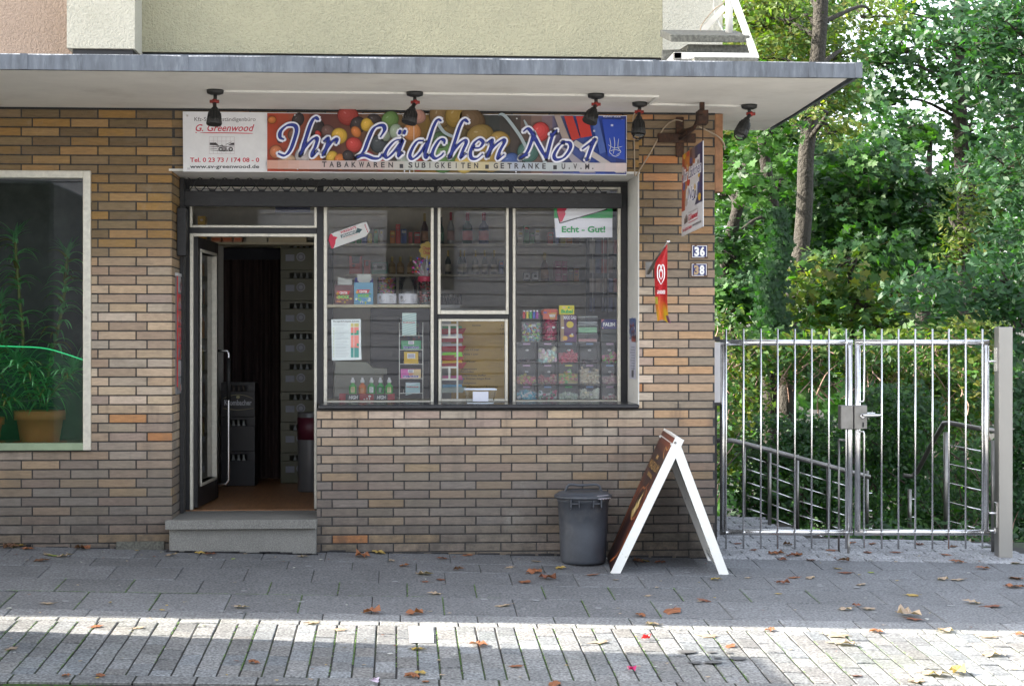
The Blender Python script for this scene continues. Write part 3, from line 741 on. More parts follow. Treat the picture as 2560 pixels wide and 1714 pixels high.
def grad(u0, u1, cols, t0=0, t1=1):
    n = 34
    for i in range(n):
        f = i/(n-1)*(len(cols)-1); k = min(int(f), len(cols)-2); f -= k
        c = tuple(a*(1-f)+b*f for a, b in zip(cols[k], cols[k+1])); band(u0+(u1-u0)*i/n, u0+(u1-u0)*(i+1)/n, t0, t1, c)
grad(668, 1566, [(.42,.05,.015),(.30,.07,.03),(.10,.025,.02),(.12,.04,.02),(.16,.09,.05),(.14,.08,.02),(.22,.13,.02),(.13,.09,.03),(.02,.03,.03),(.05,.04,.035),(.22,.14,.12),(.08,.1,.25),(.02,.07,.38),(.02,.04,.20)])
W_.up()
random.seed(21)
def candy(u, v, r, col, rr=None, hi=True):
    rr = rr or r*rc(.75,1); a = rc(0, 3)
    W_.disc(u, v, r+1.6, rr+1.6, tuple(c*.35 for c in col), 20, a); W_.up(); 
    for i, (k, g) in enumerate(((1,.7),(.9,.85),(.68,1.0),(.4,1.1))):
        W_.disc(u-r*.12*i*.5, v-rr*.14*i*.5, r*k, rr*k, tuple(min(.9, c*g+.01*i) for c in col), 18, a); W_.up()
    if hi: W_.disc(u-r*.3, v-rr*.35, r*.16, rr*.08, tuple(min(.85, c*1.2+.12) for c in col), 10, a+.4)
    W_.l -= 4
red_, org, yel, grn, blk, wht, crm = (.48,.03,.02), (.55,.16,.02), (.62,.38,.03), (.10,.2,.04), (.02,.008,.008), (.55,.5,.5), (.6,.4,.25)
spots = [(745,300,17,blk),(700,350,7,(.1,.03,.06)),(735,335,16,(.2,.08,.04)),(790,320,22,blk),(820,330,18,(.12,.05,.04)),(795,335,9,red_),(870,290,26,(.3,.02,.01)),(895,312,20,blk),(935,300,17,blk),
  (848,340,19,yel),(918,312,16,yel),(890,330,14,org),(885,362,20,red_),(760,390,22,wht),(720,405,20,crm),(700,410,14,crm),(830,395,17,yel),(850,405,20,org),(790,400,15,org),(870,390,13,blk),(760,365,12,(.3,.3,.25)),
  (948,360,22,(.03,.04,.05)),(960,340,16,(.25,.3,.22)),(975,300,22,grn),(990,330,20,(.3,.38,.28)),(915,400,24,(.45,.06,.08)),(950,410,16,red_),(980,395,18,blk),(1010,405,20,(.3,.35,.3)),(1030,330,22,(.5,.2,.05)),(1040,290,24,(.4,.2,.15)),
  (1045,412,16,red_),(1100,290,30,(.16,.09,.02)),(1090,340,20,(.08,.1,.09)),(1110,400,40,(.08,.2,.04)),(1140,290,30,(.25,.15,.01)),(1180,300,34,(.10,.05,.01)),(1200,340,34,(.22,.14,.02)),(1230,390,40,(.30,.19,.02)),(1250,350,25,(.32,.2,.03)),
  (1275,404,24,(.03,.08,.28)),(1100,350,20,(.04,.1,.03)),(1350,330,24,(.52,.03,.03)),(1320,380,26,(.05,.14,.12)),(680,300,10,org),(690,380,16,(.5,.15,.05)),(1160,415,24,(.55,.4,.08))]
for u, v, r, c in spots: candy(u, min(v, qv(u,1)-r*1.0), r, c)
W_.up(6)
for a in (((1245,288),(1262,290),(1300,340),(1320,380)), ((1310,300),(1345,370),(1370,420)), ((1090,300),(1110,330),(1140,345))):
    pen(W_, a, 8, (.35,.42,.45), .5)
W_.poly([(1385,287),(1400,287),(1425,350),(1410,360)], (.35,.28,.25)); W_.poly([(1410,290),(1432,290),(1450,345),(1430,352)], (.45,.03,.02)); W_.poly([(1440,291),(1470,291),(1480,340),(1452,345)], (.5,.03,.02))
W_.poly([(1478,300),(1496,296),(1515,380),(1500,385)], (.06,.12,.4)); W_.poly([(1430,360),(1440,350),(1565,432),(1540,432)], (.45,.42,.42)); W_.poly([(1400,365),(1415,372),(1490,432),(1450,432)], (.3,.28,.33))
W_.poly([(1505,298),(1562,299),(1562,400),(1520,390)], (.015,.06,.42))
W_.up()
for i, a in enumerate([((1524,345),(1527,365),(1524,380),(1532,388)), ((1535,342),(1537,362),(1533,385)), ((1547,346),(1545,368),(1552,380),(1540,388)), ((1520,362),(1536,370),(1556,366)), ((1525,378),(1538,374),(1550,378)), ((1530,388),(1540,391),(1550,386))]):
    pen(W_, a, 1.6, (.55,.58,.55), .8)
W_.rect(1527,311,1533,316,(.5,.55,.7)); W_.rect(1483,325,1488,330,(.4,.45,.6)); W_.text('KING SIZE', 1508, 1552, 293.5, 4, (.6,.6,.7), .02)
# translucent strip drawn as paler patches along the bottom
W_.up()
grad(668, 1566, [(.62,.33,.25),(.6,.42,.38),(.5,.42,.42),(.5,.40,.38),(.48,.5,.48),(.5,.5,.47),(.56,.48,.28),(.40,.45,.55),(.45,.5,.52),(.50,.48,.50),(.6,.5,.5)], .805, .955)
W_.up()
W_.rect(1034.2, qv(1035,0), 1035.2, qv(1035,1), (.7,.7,.7))
for t, u0, u1 in (('TABAKWAREN',805,983),('SÜßIGKEITEN',1021,1196),('GETRÄNKE',1234,1367),('U.V.M.',1404,1487)):
    n = len(t); 
    for i, ch in enumerate(t):
        w1 = (u1-u0)/(n-.35); a = u0 + i*w1; wd = w1*.62
        if ch in 'I.': wd = w1*(.14 if ch == 'I' else .16); a += w1*.2
        if ch in 'MW': wd = w1*.72
        if ch in 'EFL': wd = w1*.5
        vb = qv(a, .915)
        if ch == '.': W_.rect(a, vb-3, a+3, vb, (.05,.045,.05))
        elif ch in 'ÜÄ':
            W_.text('U' if ch == 'Ü' else 'A', a, a+wd, vb, 12.5, (.05,.045,.05), .03)
            for q in (.2,.6): W_.rect(a+wd*q, vb-17.5, a+wd*q+2.6, vb-15, (.05,.045,.05))
        else: W_.text(ch, a, a+wd, vb, 13, (.05,.045,.05), .03)
for u in (999, 1213, 1383): W_.rect(u, qv(u,.855), u+9, qv(u,.925), (.04,.04,.045))
# big script: halo then blue strokes
G1 = [ [(1212,580),(1172,560),(1178,500),(1240,445),(1310,443),(1333,490),(1308,590),(1268,690),(1215,738),(1150,716)],
 [(1552,390),(1512,370),(1470,430),(1420,580),(1368,735)], [(1368,735),(1430,640),(1500,572),(1535,575),(1515,650),(1485,712),(1490,745),(1542,690)],
 [(1592,602),(1640,565),(1628,640),(1582,745)], [(1590,730),(1645,645),(1700,582),(1727,580),(1718,625)],
 [(2148,560),(2190,490),(2180,447),(2130,447),(2078,485),(2030,590),(1985,700),(1915,758)], [(1915,758),(2000,738),(2080,765),(2140,762),(2168,722)] ]
G2 = [ [(2022,332),(1965,342),(1905,405),(1882,460),(1905,482),(1965,425),(2032,335),(2003,420),(1996,472),(2035,440)], [(2012,250),(1998,290)], [(2052,250),(2038,290)] ]
G3 = [ [(300,575),(240,580),(190,650),(168,720),(200,745),(265,690),(325,585)], [(468,390),(430,375),(388,450),(340,600),(312,700),(325,735),(352,702)],
 [(492,605),(492,570),(450,567),(400,640),(380,710),(412,742),(465,715),(488,685)], [(722,402),(680,378),(640,440),(590,590),(540,738)], [(540,735),(610,630),(675,572),(702,588),(668,670),(650,735),(705,692)],
 [(757,640),(825,640),(860,590),(825,562),(775,600),(742,680),(752,738),(805,742),(858,698)], [(893,600),(945,565),(930,640),(890,738)], [(892,725),(960,630),(1038,568),(1064,582),(1018,670),(1000,745),(1060,700)],
 [(1238,490),(1280,460),(1322,500),(1388,620),(1458,745)], [(1340,495),(1310,600),(1268,690),(1202,745)], [(1205,742),(1240,716),(1285,708)], [(1458,745),(1482,640),(1515,530),(1560,468)], [(1490,512),(1520,512),(1548,482)],
 [(1625,583),(1570,635),(1530,710),(1552,752),(1625,730),(1685,645),(1672,592),(1600,585)], [(1792,655),(1850,612),(1925,552)], [(1918,560),(1878,645),(1838,758)], [(1825,752),(1850,752)] ]
strokes = [[c5(*p) for p in s] for s in G1] + [[c2(*p) for p in s] for s in G2] + [[c6(*p) for p in s] for s in G3]
W_.up(2)
for s in strokes: pen(W_, s, 6.5, (.62,.62,.72), .5, extra=5.8, ends=False)
W_.up()
for s in strokes: pen(W_, s, 6.5, (.85,.86,.95), .5, extra=4.2, ends=False); 
W_.up()
for i, s in enumerate(strokes): pen(W_, s, 11 if i in (0,1,5) else 9.6, (.018,.035,.26), .42, rad(30)); W_.l += .1
W_.up()
W_.build('printed_face', sgn)
for u, v in ((468,289),(471,422),(737,288),(744,423),(1008,290),(1292,297),(1555,300),(1556,431),(1011,428),(1024,428),(1173,291),(1290,430)):
    scw = MB(); p = P(u, v, -.034); scw.lathe(p, [(.007,0),(.005,.004)], (.6,.6,.6), 8, M=Matrix.Rotation(rad(90),3,'X')); scw.build('screw', 'steel', sgn)

# ================================================================== SPOTLIGHTS under the canopy
def spot(u, vb, pts, label, bulb=None, half=21):
    # find depth where the soffit plane is hit
    r = ray(u, vb); t = (zso - CZ)/r.z; y = r.y*t - D; y = min(y, -.06)
    o = Vector((P(u, vb, y).x, y, zso))
    t_ = thing('spotlight', label, 'spotlight', o, 'black spotlights hanging under the canopy')
    k = (y + D)/FPX
    m = MB(); m.lathe(o - Vector((0,0,.03)), [(half*k*.55,0),(half*k*.95,.008),(half*k,.02),(half*k,.029)], (.02,)*3, 20); m.build('base', 'rubber', t_)
    j = P(*pts[0], y); b0 = P(*pts[1], y-.02); b1 = P(*pts[2], y-.04)
    m = MB(); m.tube([o - Vector((0,0,.028)), Vector((o.x,y,j.z+.02)), j], .0115, n=10); m.build('stem', 'rubber', t_)
    m = MB(); m.lathe(j-Vector((0,0,.018)), [(.006,0),(.016,.008),(.019,.018),(.016,.028),(.006,.036)], n=12); m.tube([j-Vector((.028,0,0)), j+Vector((.028,0,0))], .010, n=10); m.build('joint', 'red_plastic', t_)
    m = MB(); d = (b1-b0); n = d.normalized()
    prof = [(0,.012),(.06,.020),(.22,.026),(.24,.033),(.3,.034),(.32,.036),(.65,.038),(.68,.042),(.98,.046),(1,.044)]
    m.tube([j] + [b0 + d*a for a, _ in prof], [.012]+[r_ for _, r_ in prof], n=18)
    for i in range(14):
        a = 2*math.pi*i/14; sx = n.cross(Vector((0,1,0))).normalized(); sy = n.cross(sx)
        q = (sx*math.cos(a)+sy*math.sin(a)); m.tube([b0+d*.33+q*.036, b0+d*.95+q*.045], .003, n=4)
    m.build('lamp_head', 'rubber', t_)
    if bulb:
        m = MB(); m.tube([b1-n*.005, b1+n*.02, b1+n*.035], [.04,.036,.012], (.3,.3,.3), n=16); m.build('bulb', 'clear_plastic', t_)
    return t_
spot(538, 225, [(536,254),(537,268),(535,312)], 'leftmost black spotlight, pointing straight down in front of the white sign end')
spot(1037, 230, [(1038,256),(1032,268),(1022,308)], 'black spotlight in front of the middle of the long shop sign')
spot(1490, 235, [(1490,261),(1486,270),(1473,306)], 'black spotlight in front of the blue right end of the shop sign')
spot(1599, 256, [(1598,280),(1597,290),(1596,336)], 'black spotlight with glass bulb hanging just right of the shop sign', True, 19)
spot(1873, 262, [(1877,285),(1869,295),(1850,338)], 'rightmost black spotlight with glass bulb, tilted left in front of the trees', True, 20)
def sof(u, v):
    r = ray(u, v); t = (zso - CZ)/r.z; return Vector((r.x*t, min(r.y*t - D, -.03), zso))
def duct(pts, name, label, cat):
    m = MB()
    for a, b in zip(pts, pts[1:]):
        A, B = sof(*a), sof(*b); n = (B-A).normalized(); s = Vector((-n.y, n.x, 0))*.008
        z0 = Vector((0,0,-.013)); v = [A-s, B-s, B+s, A+s]; v += [p+z0 for p in v]
        m.add(v, [(0,1,2,3),(7,6,5,4)] + [(i,4+i,4+(i+1)%4,(i+1)%4) for i in range(4)], (.5,)*3)
    return tag(m.build(name, 'white_paint'), label, cat)
duct([(560,226),(1015,231),(1470,236),(1645,239),(1622,257)], 'cable_duct', 'long white cable duct on the soffit linking the spotlights over the shop sign', 'cable duct')
duct([(1618,258),(1740,261),(1852,263)], 'cable_duct', 'short white cable duct on the soffit between the two right-hand spotlights', 'cable duct')
def cable(pts, label, r=.005):
    m = MB(); m.tube([P(u, v, y) for u, v, y in [(a[0],a[1],a[2]) for a in spline(pts, 5)]], r, n=6); return tag(m.build('cable', 'cable'), label, 'cable')
cable([(1590,440,-.02),(1630,375,-.03),(1660,320,-.03),(1686,301,-.04),(1706,303,-.06)], 'beige cable looping from the white window corner up to the rusty bracket')
cable([(1587,440,-.02),(1586,380,-.02),(1585,330,-.02),(1583,292,-.02),(1600,270,-.05)], 'beige cable hanging straight down the bricks right of the sign', .004)
cable([(1748,317,-.05),(1775,330,-.03),(1800,345,-.02),(1810,360,.0),(1812,375,.0)], 'beige cable running from the rusty bracket to the building corner')

# bracket and hanging sign
YB = -.12
hb = thing('sign_bracket', 'rusty iron bracket fixed to the bricks under the canopy above the hanging sign', 'bracket', P(1710, 340, -.0))
m = MB(); x0,x1,z0,z1 = R(1690,293,1710,392,-.02); m.box(x0,x1,-.02,0,z0,z1,bev=.003); x0,x1,z0,z1 = R(1645,333,1740,356,-.05); m.box(x0,x1,-.045,-.02,z0,z1,bev=.003)
m.build('wall_plate', 'rust', hb)
m = MB(); A_, B_ = P(1700,340,-.03), P(1752,285,-.55)
for k in (-1, 1): m.tube([A_+Vector((.0,0,.02*k)), P(1735,320,-.3), B_], .014, n=6)
x0,x1,z0,z1 = R(1742,277,1768,312,-.5); m.box(x0,x1,-.55,-.45,z0,z1,bev=.004); m.box(x0+.02,x1-.02,-.52,-.48,z1,zso-.0)
m.build('arm', 'rust', hb)
m = MB()
for a, b in (((1718,345),(1718,400)),((1757,310),(1757,352))):
    ya = -.06 if a[0] < 1740 else -.5
    m = MB(); m.tube([P(*a, ya), P(*b, ya)], .004, n=5); m.build('hanger', 'rust', hb)
# the hanging sign stands out from the wall: a panel running from (1705,.) far to (1758,.) near
hs_ = thing('hanging_sign', 'small panel sign projecting from the brick pier, colourful above and white below', 'sign', P(1730, 590, -.3))
zT0, zT1 = P(1705,0,0).z, 0
yn, yfr = -.62, -.10
# near vertical edge u=1757 v 352..566 ; far edge u=1705/1704 v 386?..590
Nt, Nb = P(1757,352,yn), P(1757,566,yn)
Ft, Fb = Vector((P(1706,380,yfr).x, yfr, Nt.z-.0)), Vector((P(1704,590,yfr).x, yfr, Nb.z))
zt_h, zb_h = P(1757,352,yn).z, P(1757,566,yn).z
zf_t, zf_b = P(1706,388,yfr).z, P(1704,591,yfr).z
Q = {'nt':Vector((Nt.x,yn,zt_h)),'nb':Vector((Nb.x,yn,zb_h)),'ft':Vector((Ft.x,yfr,zf_t)),'fb':Vector((Fb.x,yfr,zf_b))}
nrm = (Q['nt']-Q['ft']).cross(Q['fb']-Q['ft']).normalized()
if nrm.y > 0: nrm = -nrm
def HS(a, b, k=0): # a: 0 far ->1 near, b: 0 top ->1 bottom
    t = Q['ft'].lerp(Q['nt'], a); q = Q['fb'].lerp(Q['nb'], a); return t.lerp(q, b) + nrm*k
m = MB(); v = [HS(0,0),HS(1,0),HS(1,1),HS(0,1)]; v += [p - nrm*.006 for p in v]
m.add(v, [(3,2,1,0),(4,5,6,7)] + [(i,4+i,4+(i+1)%4,(i+1)%4) for i in range(4)], (.6,.6,.62)); m.build('panel', 'plastic', hs_)
m = MB(); lay = [.0006]
def hp(pts, c): m.poly([HS(a, b, lay[0]) for a, b in pts], c)
cols = [(.35,.06,.03),(.4,.14,.04),(.5,.2,.05),(.12,.05,.04),(.18,.12,.12),(.05,.05,.09),(.06,.06,.14),(.03,.03,.1)]
for i, c in enumerate(cols): hp([(i/8,.0),((i+1)/8,.0),((i+1)/8,.7),(i/8,.7)], c)
lay[0] += .0005; random.seed(4)
for i in range(26):
    a, b = rc(.03,.95), rc(.02,.66); r = rc(.03,.08); c = random.choice([red_,org,yel,(.25,.2,.2),(.05,.08,.3),blk,(.4,.35,.35)])
    hp([(min(1,max(0,a+r*math.cos(t))), min(.7,max(0,b+r*.7*math.sin(t)))) for t in [k*.7 for k in range(9)]], c)
def htext(t, a0, a1, b, h, col, bold=.02, shear=0):
    vs, fs = textmesh(t, bold, shear); xs = [q[0] for q in vs]; x0_, x1_ = min(xs), max(xs)
    for f in fs: hp([(a0+(vs[i][0]-x0_)/(x1_-x0_)*(a1-a0), b - vs[i][1]*h/.7) for i in f], col)
lay[0] += .0005
for dx in (-.012, .012): htext('Ihr Lädchen', .06+dx, .94+dx, .34, .13, (.75,.75,.8), .07, .3); htext('No 1', .3+dx, .78+dx, .60, .15, (.75,.75,.8), .07, .3)
lay[0] += .0005
htext('Ihr Lädchen', .06, .94, .34, .13, (.05,.06,.2), .0, .3); htext('No 1', .3, .78, .60, .15, (.05,.06,.2), .0, .3)
htext('Kfz-Sachverständigenbüro', .35, .78, .765, .02, (.2,.15,.15), .0); htext('G. Greenwood', .34, .78, .85, .07, red, .03, .3)
hp([(.35,.875),(.78,.872),(.78,.88),(.35,.883)], red); hp([(.14,.80),(.30,.79),(.30,.86),(.14,.87)], (.12,.1,.1)); hp([(.18,.78),(.26,.76),(.3,.8),(.15,.81)], (.25,.2,.2))
htext('Tel. 02373/17408-0', .06, .5, .955, .035, red, .03); htext('www.sv-greenwood.de', .53, .94, .94, .03, (.08,.08,.1), .03)
m.build('printed_face', 'print', hs_)

# house numbers
for (u0,v0,u1,v1,t,lab,worn) in ((1728,611,1770,646,'36','blue enamel house number plate reading 36, white digits',0),(1727,657,1769,692,'38','worn rusty blue enamel house number plate reading 38, below the 36',1)):
    o = thing('house_number', lab, 'house number', P((u0+u1)/2, v1, -.006))
    m = MB(); x0,x1,z0,z1 = R(u0,v0,u1,v1,-.006); m.box(x0,x1,-.006,.002,z0,z1,(.10,.05,.03),bev=.002); m.build('plate', 'matte', o)
    p = Print(-.0068); p.rect(u0+2.5,v0+2.5,u1-2.5,v1-2.5,(.75,.75,.75)); p.up(); p.rect(u0+4,v0+4,u1-4,v1-4,(.03,.035,.14)); p.up()
    p.rect(u0+8,v0+2,u0+14,v0+4.5,(.1,.06,.04)); p.rect(u1-9,v1-4.6,u1-2,v1-2,(.1,.06,.04)); 
    p.text(t[0], u0+8, u0+20, v1-7, 21, (.8,.8,.78) if not worn else (.42,.30,.16), .05); p.text(t[1], u0+22, u0+34, v1-7, 21, (.8,.8,.78), .05)
    if worn: p.up(); p.disc(u0+10,v0+20,1.8,2,(.12,.06,.03),7); p.disc(u0+6,v1-5,2,2,(.12,.06,.03),7)
    p.build('digits', o)

# ice cream flag
fl_ = thing('advertising_flag', 'narrow red and yellow ice cream flag on a short pole fixed to the bricks', 'flag', P(1630, 700, 0))
m = MB(); x0,x1,z0,z1 = R(1614,654,1631,693,-.012); m.box(x0,x1,-.012,0,z0,z1,(.3,.3,.3),bev=.002); m.build('holder', 'steel_dark', fl_)
m = MB(); m.tube([P(1621,682,-.01), P(1637,655,-.14), P(1669,606,-.36)], [.012,.011,.007], (.08,.06,.05), n=8); m.build('pole', 'steel_dark', fl_)
m = MB(); p = P(1670,604,-.36); m.lathe(p-Vector((0,0,.012)), [(.004,0),(.012,.005),(.014,.012),(.012,.019),(.003,.024)], (.5,.5,.55), 12); m.build('knob', 'steel', fl_)
m = MB()
# cloth grid: left/right outline by row
rows = [(608,1667,1668),(625,1658,1668.5),(645,1645,1668.5),(662,1637.5,1668.5),(690,1637,1668),(730,1638,1668),(760,1639,1668.5),(785,1642,1671),(803,1644,1677.5)]
def fy(a, v): return -.33 + .10*(1-a)*0 + .018*math.sin(a*7 + v*.012) - .0*a
nc = 14; grid = []
frs = spline([(r[0], r[1], r[2]) for r in rows], 8)
for (v, l, r) in frs: grid.append([P(l+(r-l)*i/nc, v - (0 if v < 780 else 4*math.sin(i/nc*5)), fy(i/nc, v)) for i in range(nc+1)])
for j in range(len(grid)-1):
    v = frs[j][0]
    for i in range(nc):
        a = i/nc; t = (v-735)/65
        if t < 0: c = (.52,.015,.02)
        else:
            d = abs(a-.42-.1*math.sin(v*.05))*2.2; k = min(1, max(0, t*2 - d*.6)); yk = min(1, max(0, .5 + .6*math.sin(a*7+1+t*2)))
            c = tuple(q*(1-k)+w*k for q, w in zip((.52,.03,.02), (.62,.15+.3*yk,.02)))
            if a > .75 and t > .75: c = (.15,.05,.12)
            if a < .18 and .1 < t < .35: c = (.45,.4,.04)
        m.poly([grid[j][i], grid[j+1][i], grid[j+1][i+1], grid[j][i+1]], c, True)
clo = m.build('cloth', 'print', fl_); 
sd = clo.modifiers.new('thick', 'SOLIDIFY'); sd.thickness = .0015; sd.offset = 1
fp = Print(-.352)
def hrt(s, w, col):
    base = [(0,.42),(-.14,.18),(-.3,.35),(-.42,.75),(-.5,.2) ]
    L_ = [(0.0,-.95),(-.45,-.35),(-.52,.35),(-.38,.85),(-.15,.88),(-.02,.45)]
    for sg_ in (-1, 1): pen(fp, [(1652.5+sg_*x*s*1.0, 686 - y*s*1.55) for x, y in L_], w, col, .75)
hrt(17, 2.6, (.82,.8,.8)); fp.build('logo', fl_); fp = Print(-.352); hrt(8.5, 2.1, (.82,.8,.8)); fp.build('logo', fl_); fp = Print(-.352)
fp.text('LANGNESE', 1643, 1663, 734, 8.5, (.8,.75,.75), .03); fp.build('lettering', fl_)

# ================================================================== BIN, A-BOARD
bo = G(1458, 1406); bo = Vector((bo.x, bo.y, gz(bo.x, bo.y)))
kb = (bo.y + D)/FPX
tb = thing('dustbin', 'dark grey round plastic dustbin with lid standing against the brick wall', 'dustbin', bo)
Rb, Rt_ = 56*kb, 64*kb; hb_ = 168*kb
m = MB(); m.lathe(bo, [(Rb*.95,.004),(Rb,.012),(Rb*1.02,.03),(Rb+(Rt_-Rb)*.5,hb_*.5),(Rt_,hb_*.92),(Rt_*1.03,hb_*.925),(Rt_*1.03,hb_)], n=48); m.build('body', 'bin_plastic', tb)
m = MB(); zl = bo.z + hb_ - .012
m.lathe((bo.x,bo.y,zl), [(Rt_*1.10,0),(Rt_*1.14,.006),(Rt_*1.145,.016),(Rt_*1.10,.024),(Rt_*1.06,.022),(Rt_*1.0,.034),(Rt_*.9,.042),(Rt_*.6,.047),(Rt_*.58,.043),(.002,.046)], n=48); lid = m.build('lid', 'bin_plastic', tb)
m = MB(); hw = 47*kb; zh = zl+.034
m.tube(spline([(bo.x-hw,bo.y-.01,zh-.01),(bo.x-hw*.92,bo.y-.01,zh+.026),(bo.x-hw*.72,bo.y-.01,zh+.052),(bo.x-.01,bo.y-.01,zh+.047),(bo.x+hw*.72,bo.y-.01,zh+.051),(bo.x+hw*.92,bo.y-.01,zh+.026),(bo.x+hw,bo.y-.01,zh-.01)],4), .008, n=8)
m.build('handle', 'bin_plastic', lid)
for sx in (-27, 28):
    m = MB()
    cx = bo.x + sx*kb; yy = bo.y - math.sqrt(max(0, Rt_**2 - (sx*kb)**2)) - .004
    for q in (-1, 1): m.box(cx+q*.026-.003, cx+q*.026+.003, yy-.022, yy+.02, zl-.045, zl+.004)
    m.box(cx-.026, cx+.026, yy-.022, yy-.016, zl-.026, zl-.020)
    m.tube([(cx-.026,yy-.02,zl-.045),(cx-.026,yy+.005,zl-.06)], .003, n=5); m.tube([(cx+.026,yy-.02,zl-.045),(cx+.026,yy+.005,zl-.06)], .003, n=5)
    m.build('lug', 'bin_plastic', tb)
tk = MB(); n_ = 16; a0, a1 = rad(-66), rad(-28)
tk.poly([(bo.x+Rt_*1.149*math.cos(a0+(a1-a0)*i/n_), bo.y+Rt_*1.149*math.sin(a0+(a1-a0)*i/n_), zl+.004+.004*math.sin(i*2)) for i in range(n_+1)] + [(bo.x+Rt_*1.06*math.cos(a1-(a1-a0)*i/n_), bo.y+Rt_*1.06*math.sin(a1-(a1-a0)*i/n_), zl+.0265) for i in range(n_+1)], (.45,.42,.46))
tk.build('torn_sticker', 'matte', lid)

an, af = -.50, -.06     # near and far side of the board
gN0, gN1 = G(1534, 1429), G(1814, 1438)
an = (gN0.y + gN1.y)/2
def ab(u, v, y): return P(u, v, y)
Ap = ab(1690,1090,an); L0 = Vector((G(1525,1429).x, an, 0)); L0.z = gz(L0.x, an); R0 = Vector((G(1826,1439).x, an, 0)); R0.z = gz(R0.x, an)
ApF = ab(1660,1070,af); LF = Vector((ab(1516,1390,af).x, af, 0)); LF.z = gz(LF.x, af); RF = Vector((ab(1792,1405,af).x, af, 0)); RF.z = gz(RF.x, af)
abd = thing('pavement_sign', 'white framed folding pavement sign with a dark ice cream poster beside the dustbin', 'pavement sign', Vector(((L0.x+R0.x)/2, (an+af)/2, (L0.z+R0.z)/2)))
def beam(mb, a, b, c_, d, col=(.5,.5,.5)):
    """a,b end centres; c_,d half vectors"""
    v = []
    for p in (a, b): v += [p-c_-d, p+c_-d, p+c_+d, p-c_+d]
    mb.add(v, [(3,2,1,0),(4,5,6,7)] + [(i,(i+1)%4,4+(i+1)%4,4+i) for i in range(4)], col)
def leafpanel(topN, botN, topF, botF, name, inward):
    m = MB(); ax = (topF-topN).normalized(); dn = (botN-topN).normalized(); nn = ax.cross(dn).normalized()
    if nn.dot(Vector((inward,0,0))) < 0: nn = -nn
    wd = .030; th = .029     # stile half width seen from the side is along nn
    for t, b, sgx in ((topN, botN, 1), (topF, botF, -1)):
        c0 = ax*sgx*.012; beam(m, t + c0 + nn*th, b + c0 + nn*th, ax*.012, nn*th)
    beam(m, topN+ax*.024+dn*.02+nn*th*.9, topF-ax*.024+dn*.02+nn*th*.9, dn*.02, nn*th*.8)
    beam(m, botN+ax*.024-dn*.08+nn*th*.9, botF-ax*.024-dn*.08+nn*th*.9, dn*.025, nn*th*.8)
    fr = m.build('frame', 'white_lacquer', abd)
    m = MB(); beam(m, topN.lerp(topF,.5)+dn*.04+nn*.012, botN.lerp(botF,.5)-dn*.1+nn*.012, ax*((topF-topN).length/2-.022), nn*.004, (.09,.06,.05)); m.build('board', 'matte', fr)
    return ax, dn, nn, fr
ax, dn, nn, frL = leafpanel(Ap, L0, ApF, LF, 'l', 1)
leafpanel(Ap+Vector((.02,.003,-.028)), R0+Vector((0,.003,0)), ApF+Vector((.02,-.003,-.028)), RF, 'r', -1)
# poster on the outer face of the left leaf
m = MB(); o_ = [-.0015]
wN, wF = Ap, ApF
def AP(a, b):  # a 0 near..1 far (reads left->right as far->near), b 0 top..1 bottom
    return (Ap.lerp(L0, b)).lerp(ApF.lerp(LF, b), a) - nn*(-o_[0])
def ap(pts, c): m.poly([AP(a, b) for a, b in pts], c)
for i in range(24):
    for j in range(6):
        b0_, b1_ = .015+.975*i/24, .015+.975*(i+1)/24; a0_, a1_ = .005+.99*j/6, .005+.99*(j+1)/6
        t = b0_; k = math.exp(-((t-.04)/.07)**2)*(1-j/7)*1.2 + .8*math.exp(-((t-.55)/.22)**2)*(abs(j-2.5)/2.5)**2
        k = min(1, k); c = tuple(p*(1-k)+q*k for p, q in zip((.022,.010,.012), (.20,.045,.02)))
        ap([(a0_,b0_),(a1_,b0_),(a1_,b1_),(a0_,b1_)], c)
o_[0] -= .0006
def atext(t, a0_, a1_, b, h, col, bold=.02):
    vs, fs = textmesh(t, bold, 0); xs = [q[0] for q in vs]; x0_, x1_ = min(xs), max(xs)
    for f in fs: ap([(a0_+(vs[i][0]-x0_)/(x1_-x0_)*(a1_-a0_), b - vs[i][1]*h/.7) for i in f], col)
gold = (.50,.30,.10)
atext('M', .62, .48, .205, .03, gold); atext('MAGNUM', .90, .12, .285, .06, gold, .0); atext('ORIGINAL', .72, .28, .335, .026, gold)
def astroke(pts, w_, c):
    s = spline(pts, 6)
    for p, q in zip(s, s[1:]):
        d = Vector((q[0]-p[0], q[1]-p[1])); 
        if d.length < 1e-6: continue
        n = Vector((-d.y, d.x)).normalized()*w_
        ap([(p[0]+n.x, p[1]+n.y*.5), (q[0]+n.x, q[1]+n.y*.5), (q[0]-n.x, q[1]-n.y*.5), (p[0]-n.x, p[1]-n.y*.5)], c)
astroke([(.0+.06,.06),(.12,.11),(.3,.10),(.25,.14),(.1,.17)], .012, (.5,.25,.08))
astroke([(.30,.40),(.12,.46),(.12,.58),(.35,.64),(.62,.60),(.72,.50),(.58,.42),(.42,.42),(.30,.37)], .014, (.38,.12,.04))
o_[0] -= .0006
ap([(.40,.47),(.34,.42),(.33,.50),(.24,.53),(.30,.58),(.36,.64),(.52,.62),(.62,.60),(.52,.56),(.56,.50),(.46,.54)], (.62,.45,.16))
ap([(.42,.50),(.36,.46),(.36,.53),(.30,.56),(.38,.60),(.50,.58),(.46,.55)], (.75,.62,.36))
astroke([(.95,.52),(.93,.66),(.85,.78),(.93,.9)], .02, (.42,.12,.03)); astroke([(.08,.72),(.06,.82),(.2,.9),(.5,.97)], .018, (.45,.13,.03)); astroke([(.8,.52),(.72,.7),(.6,.85)], .01, (.2,.08,.05))
m.build('poster', 'print', abd)
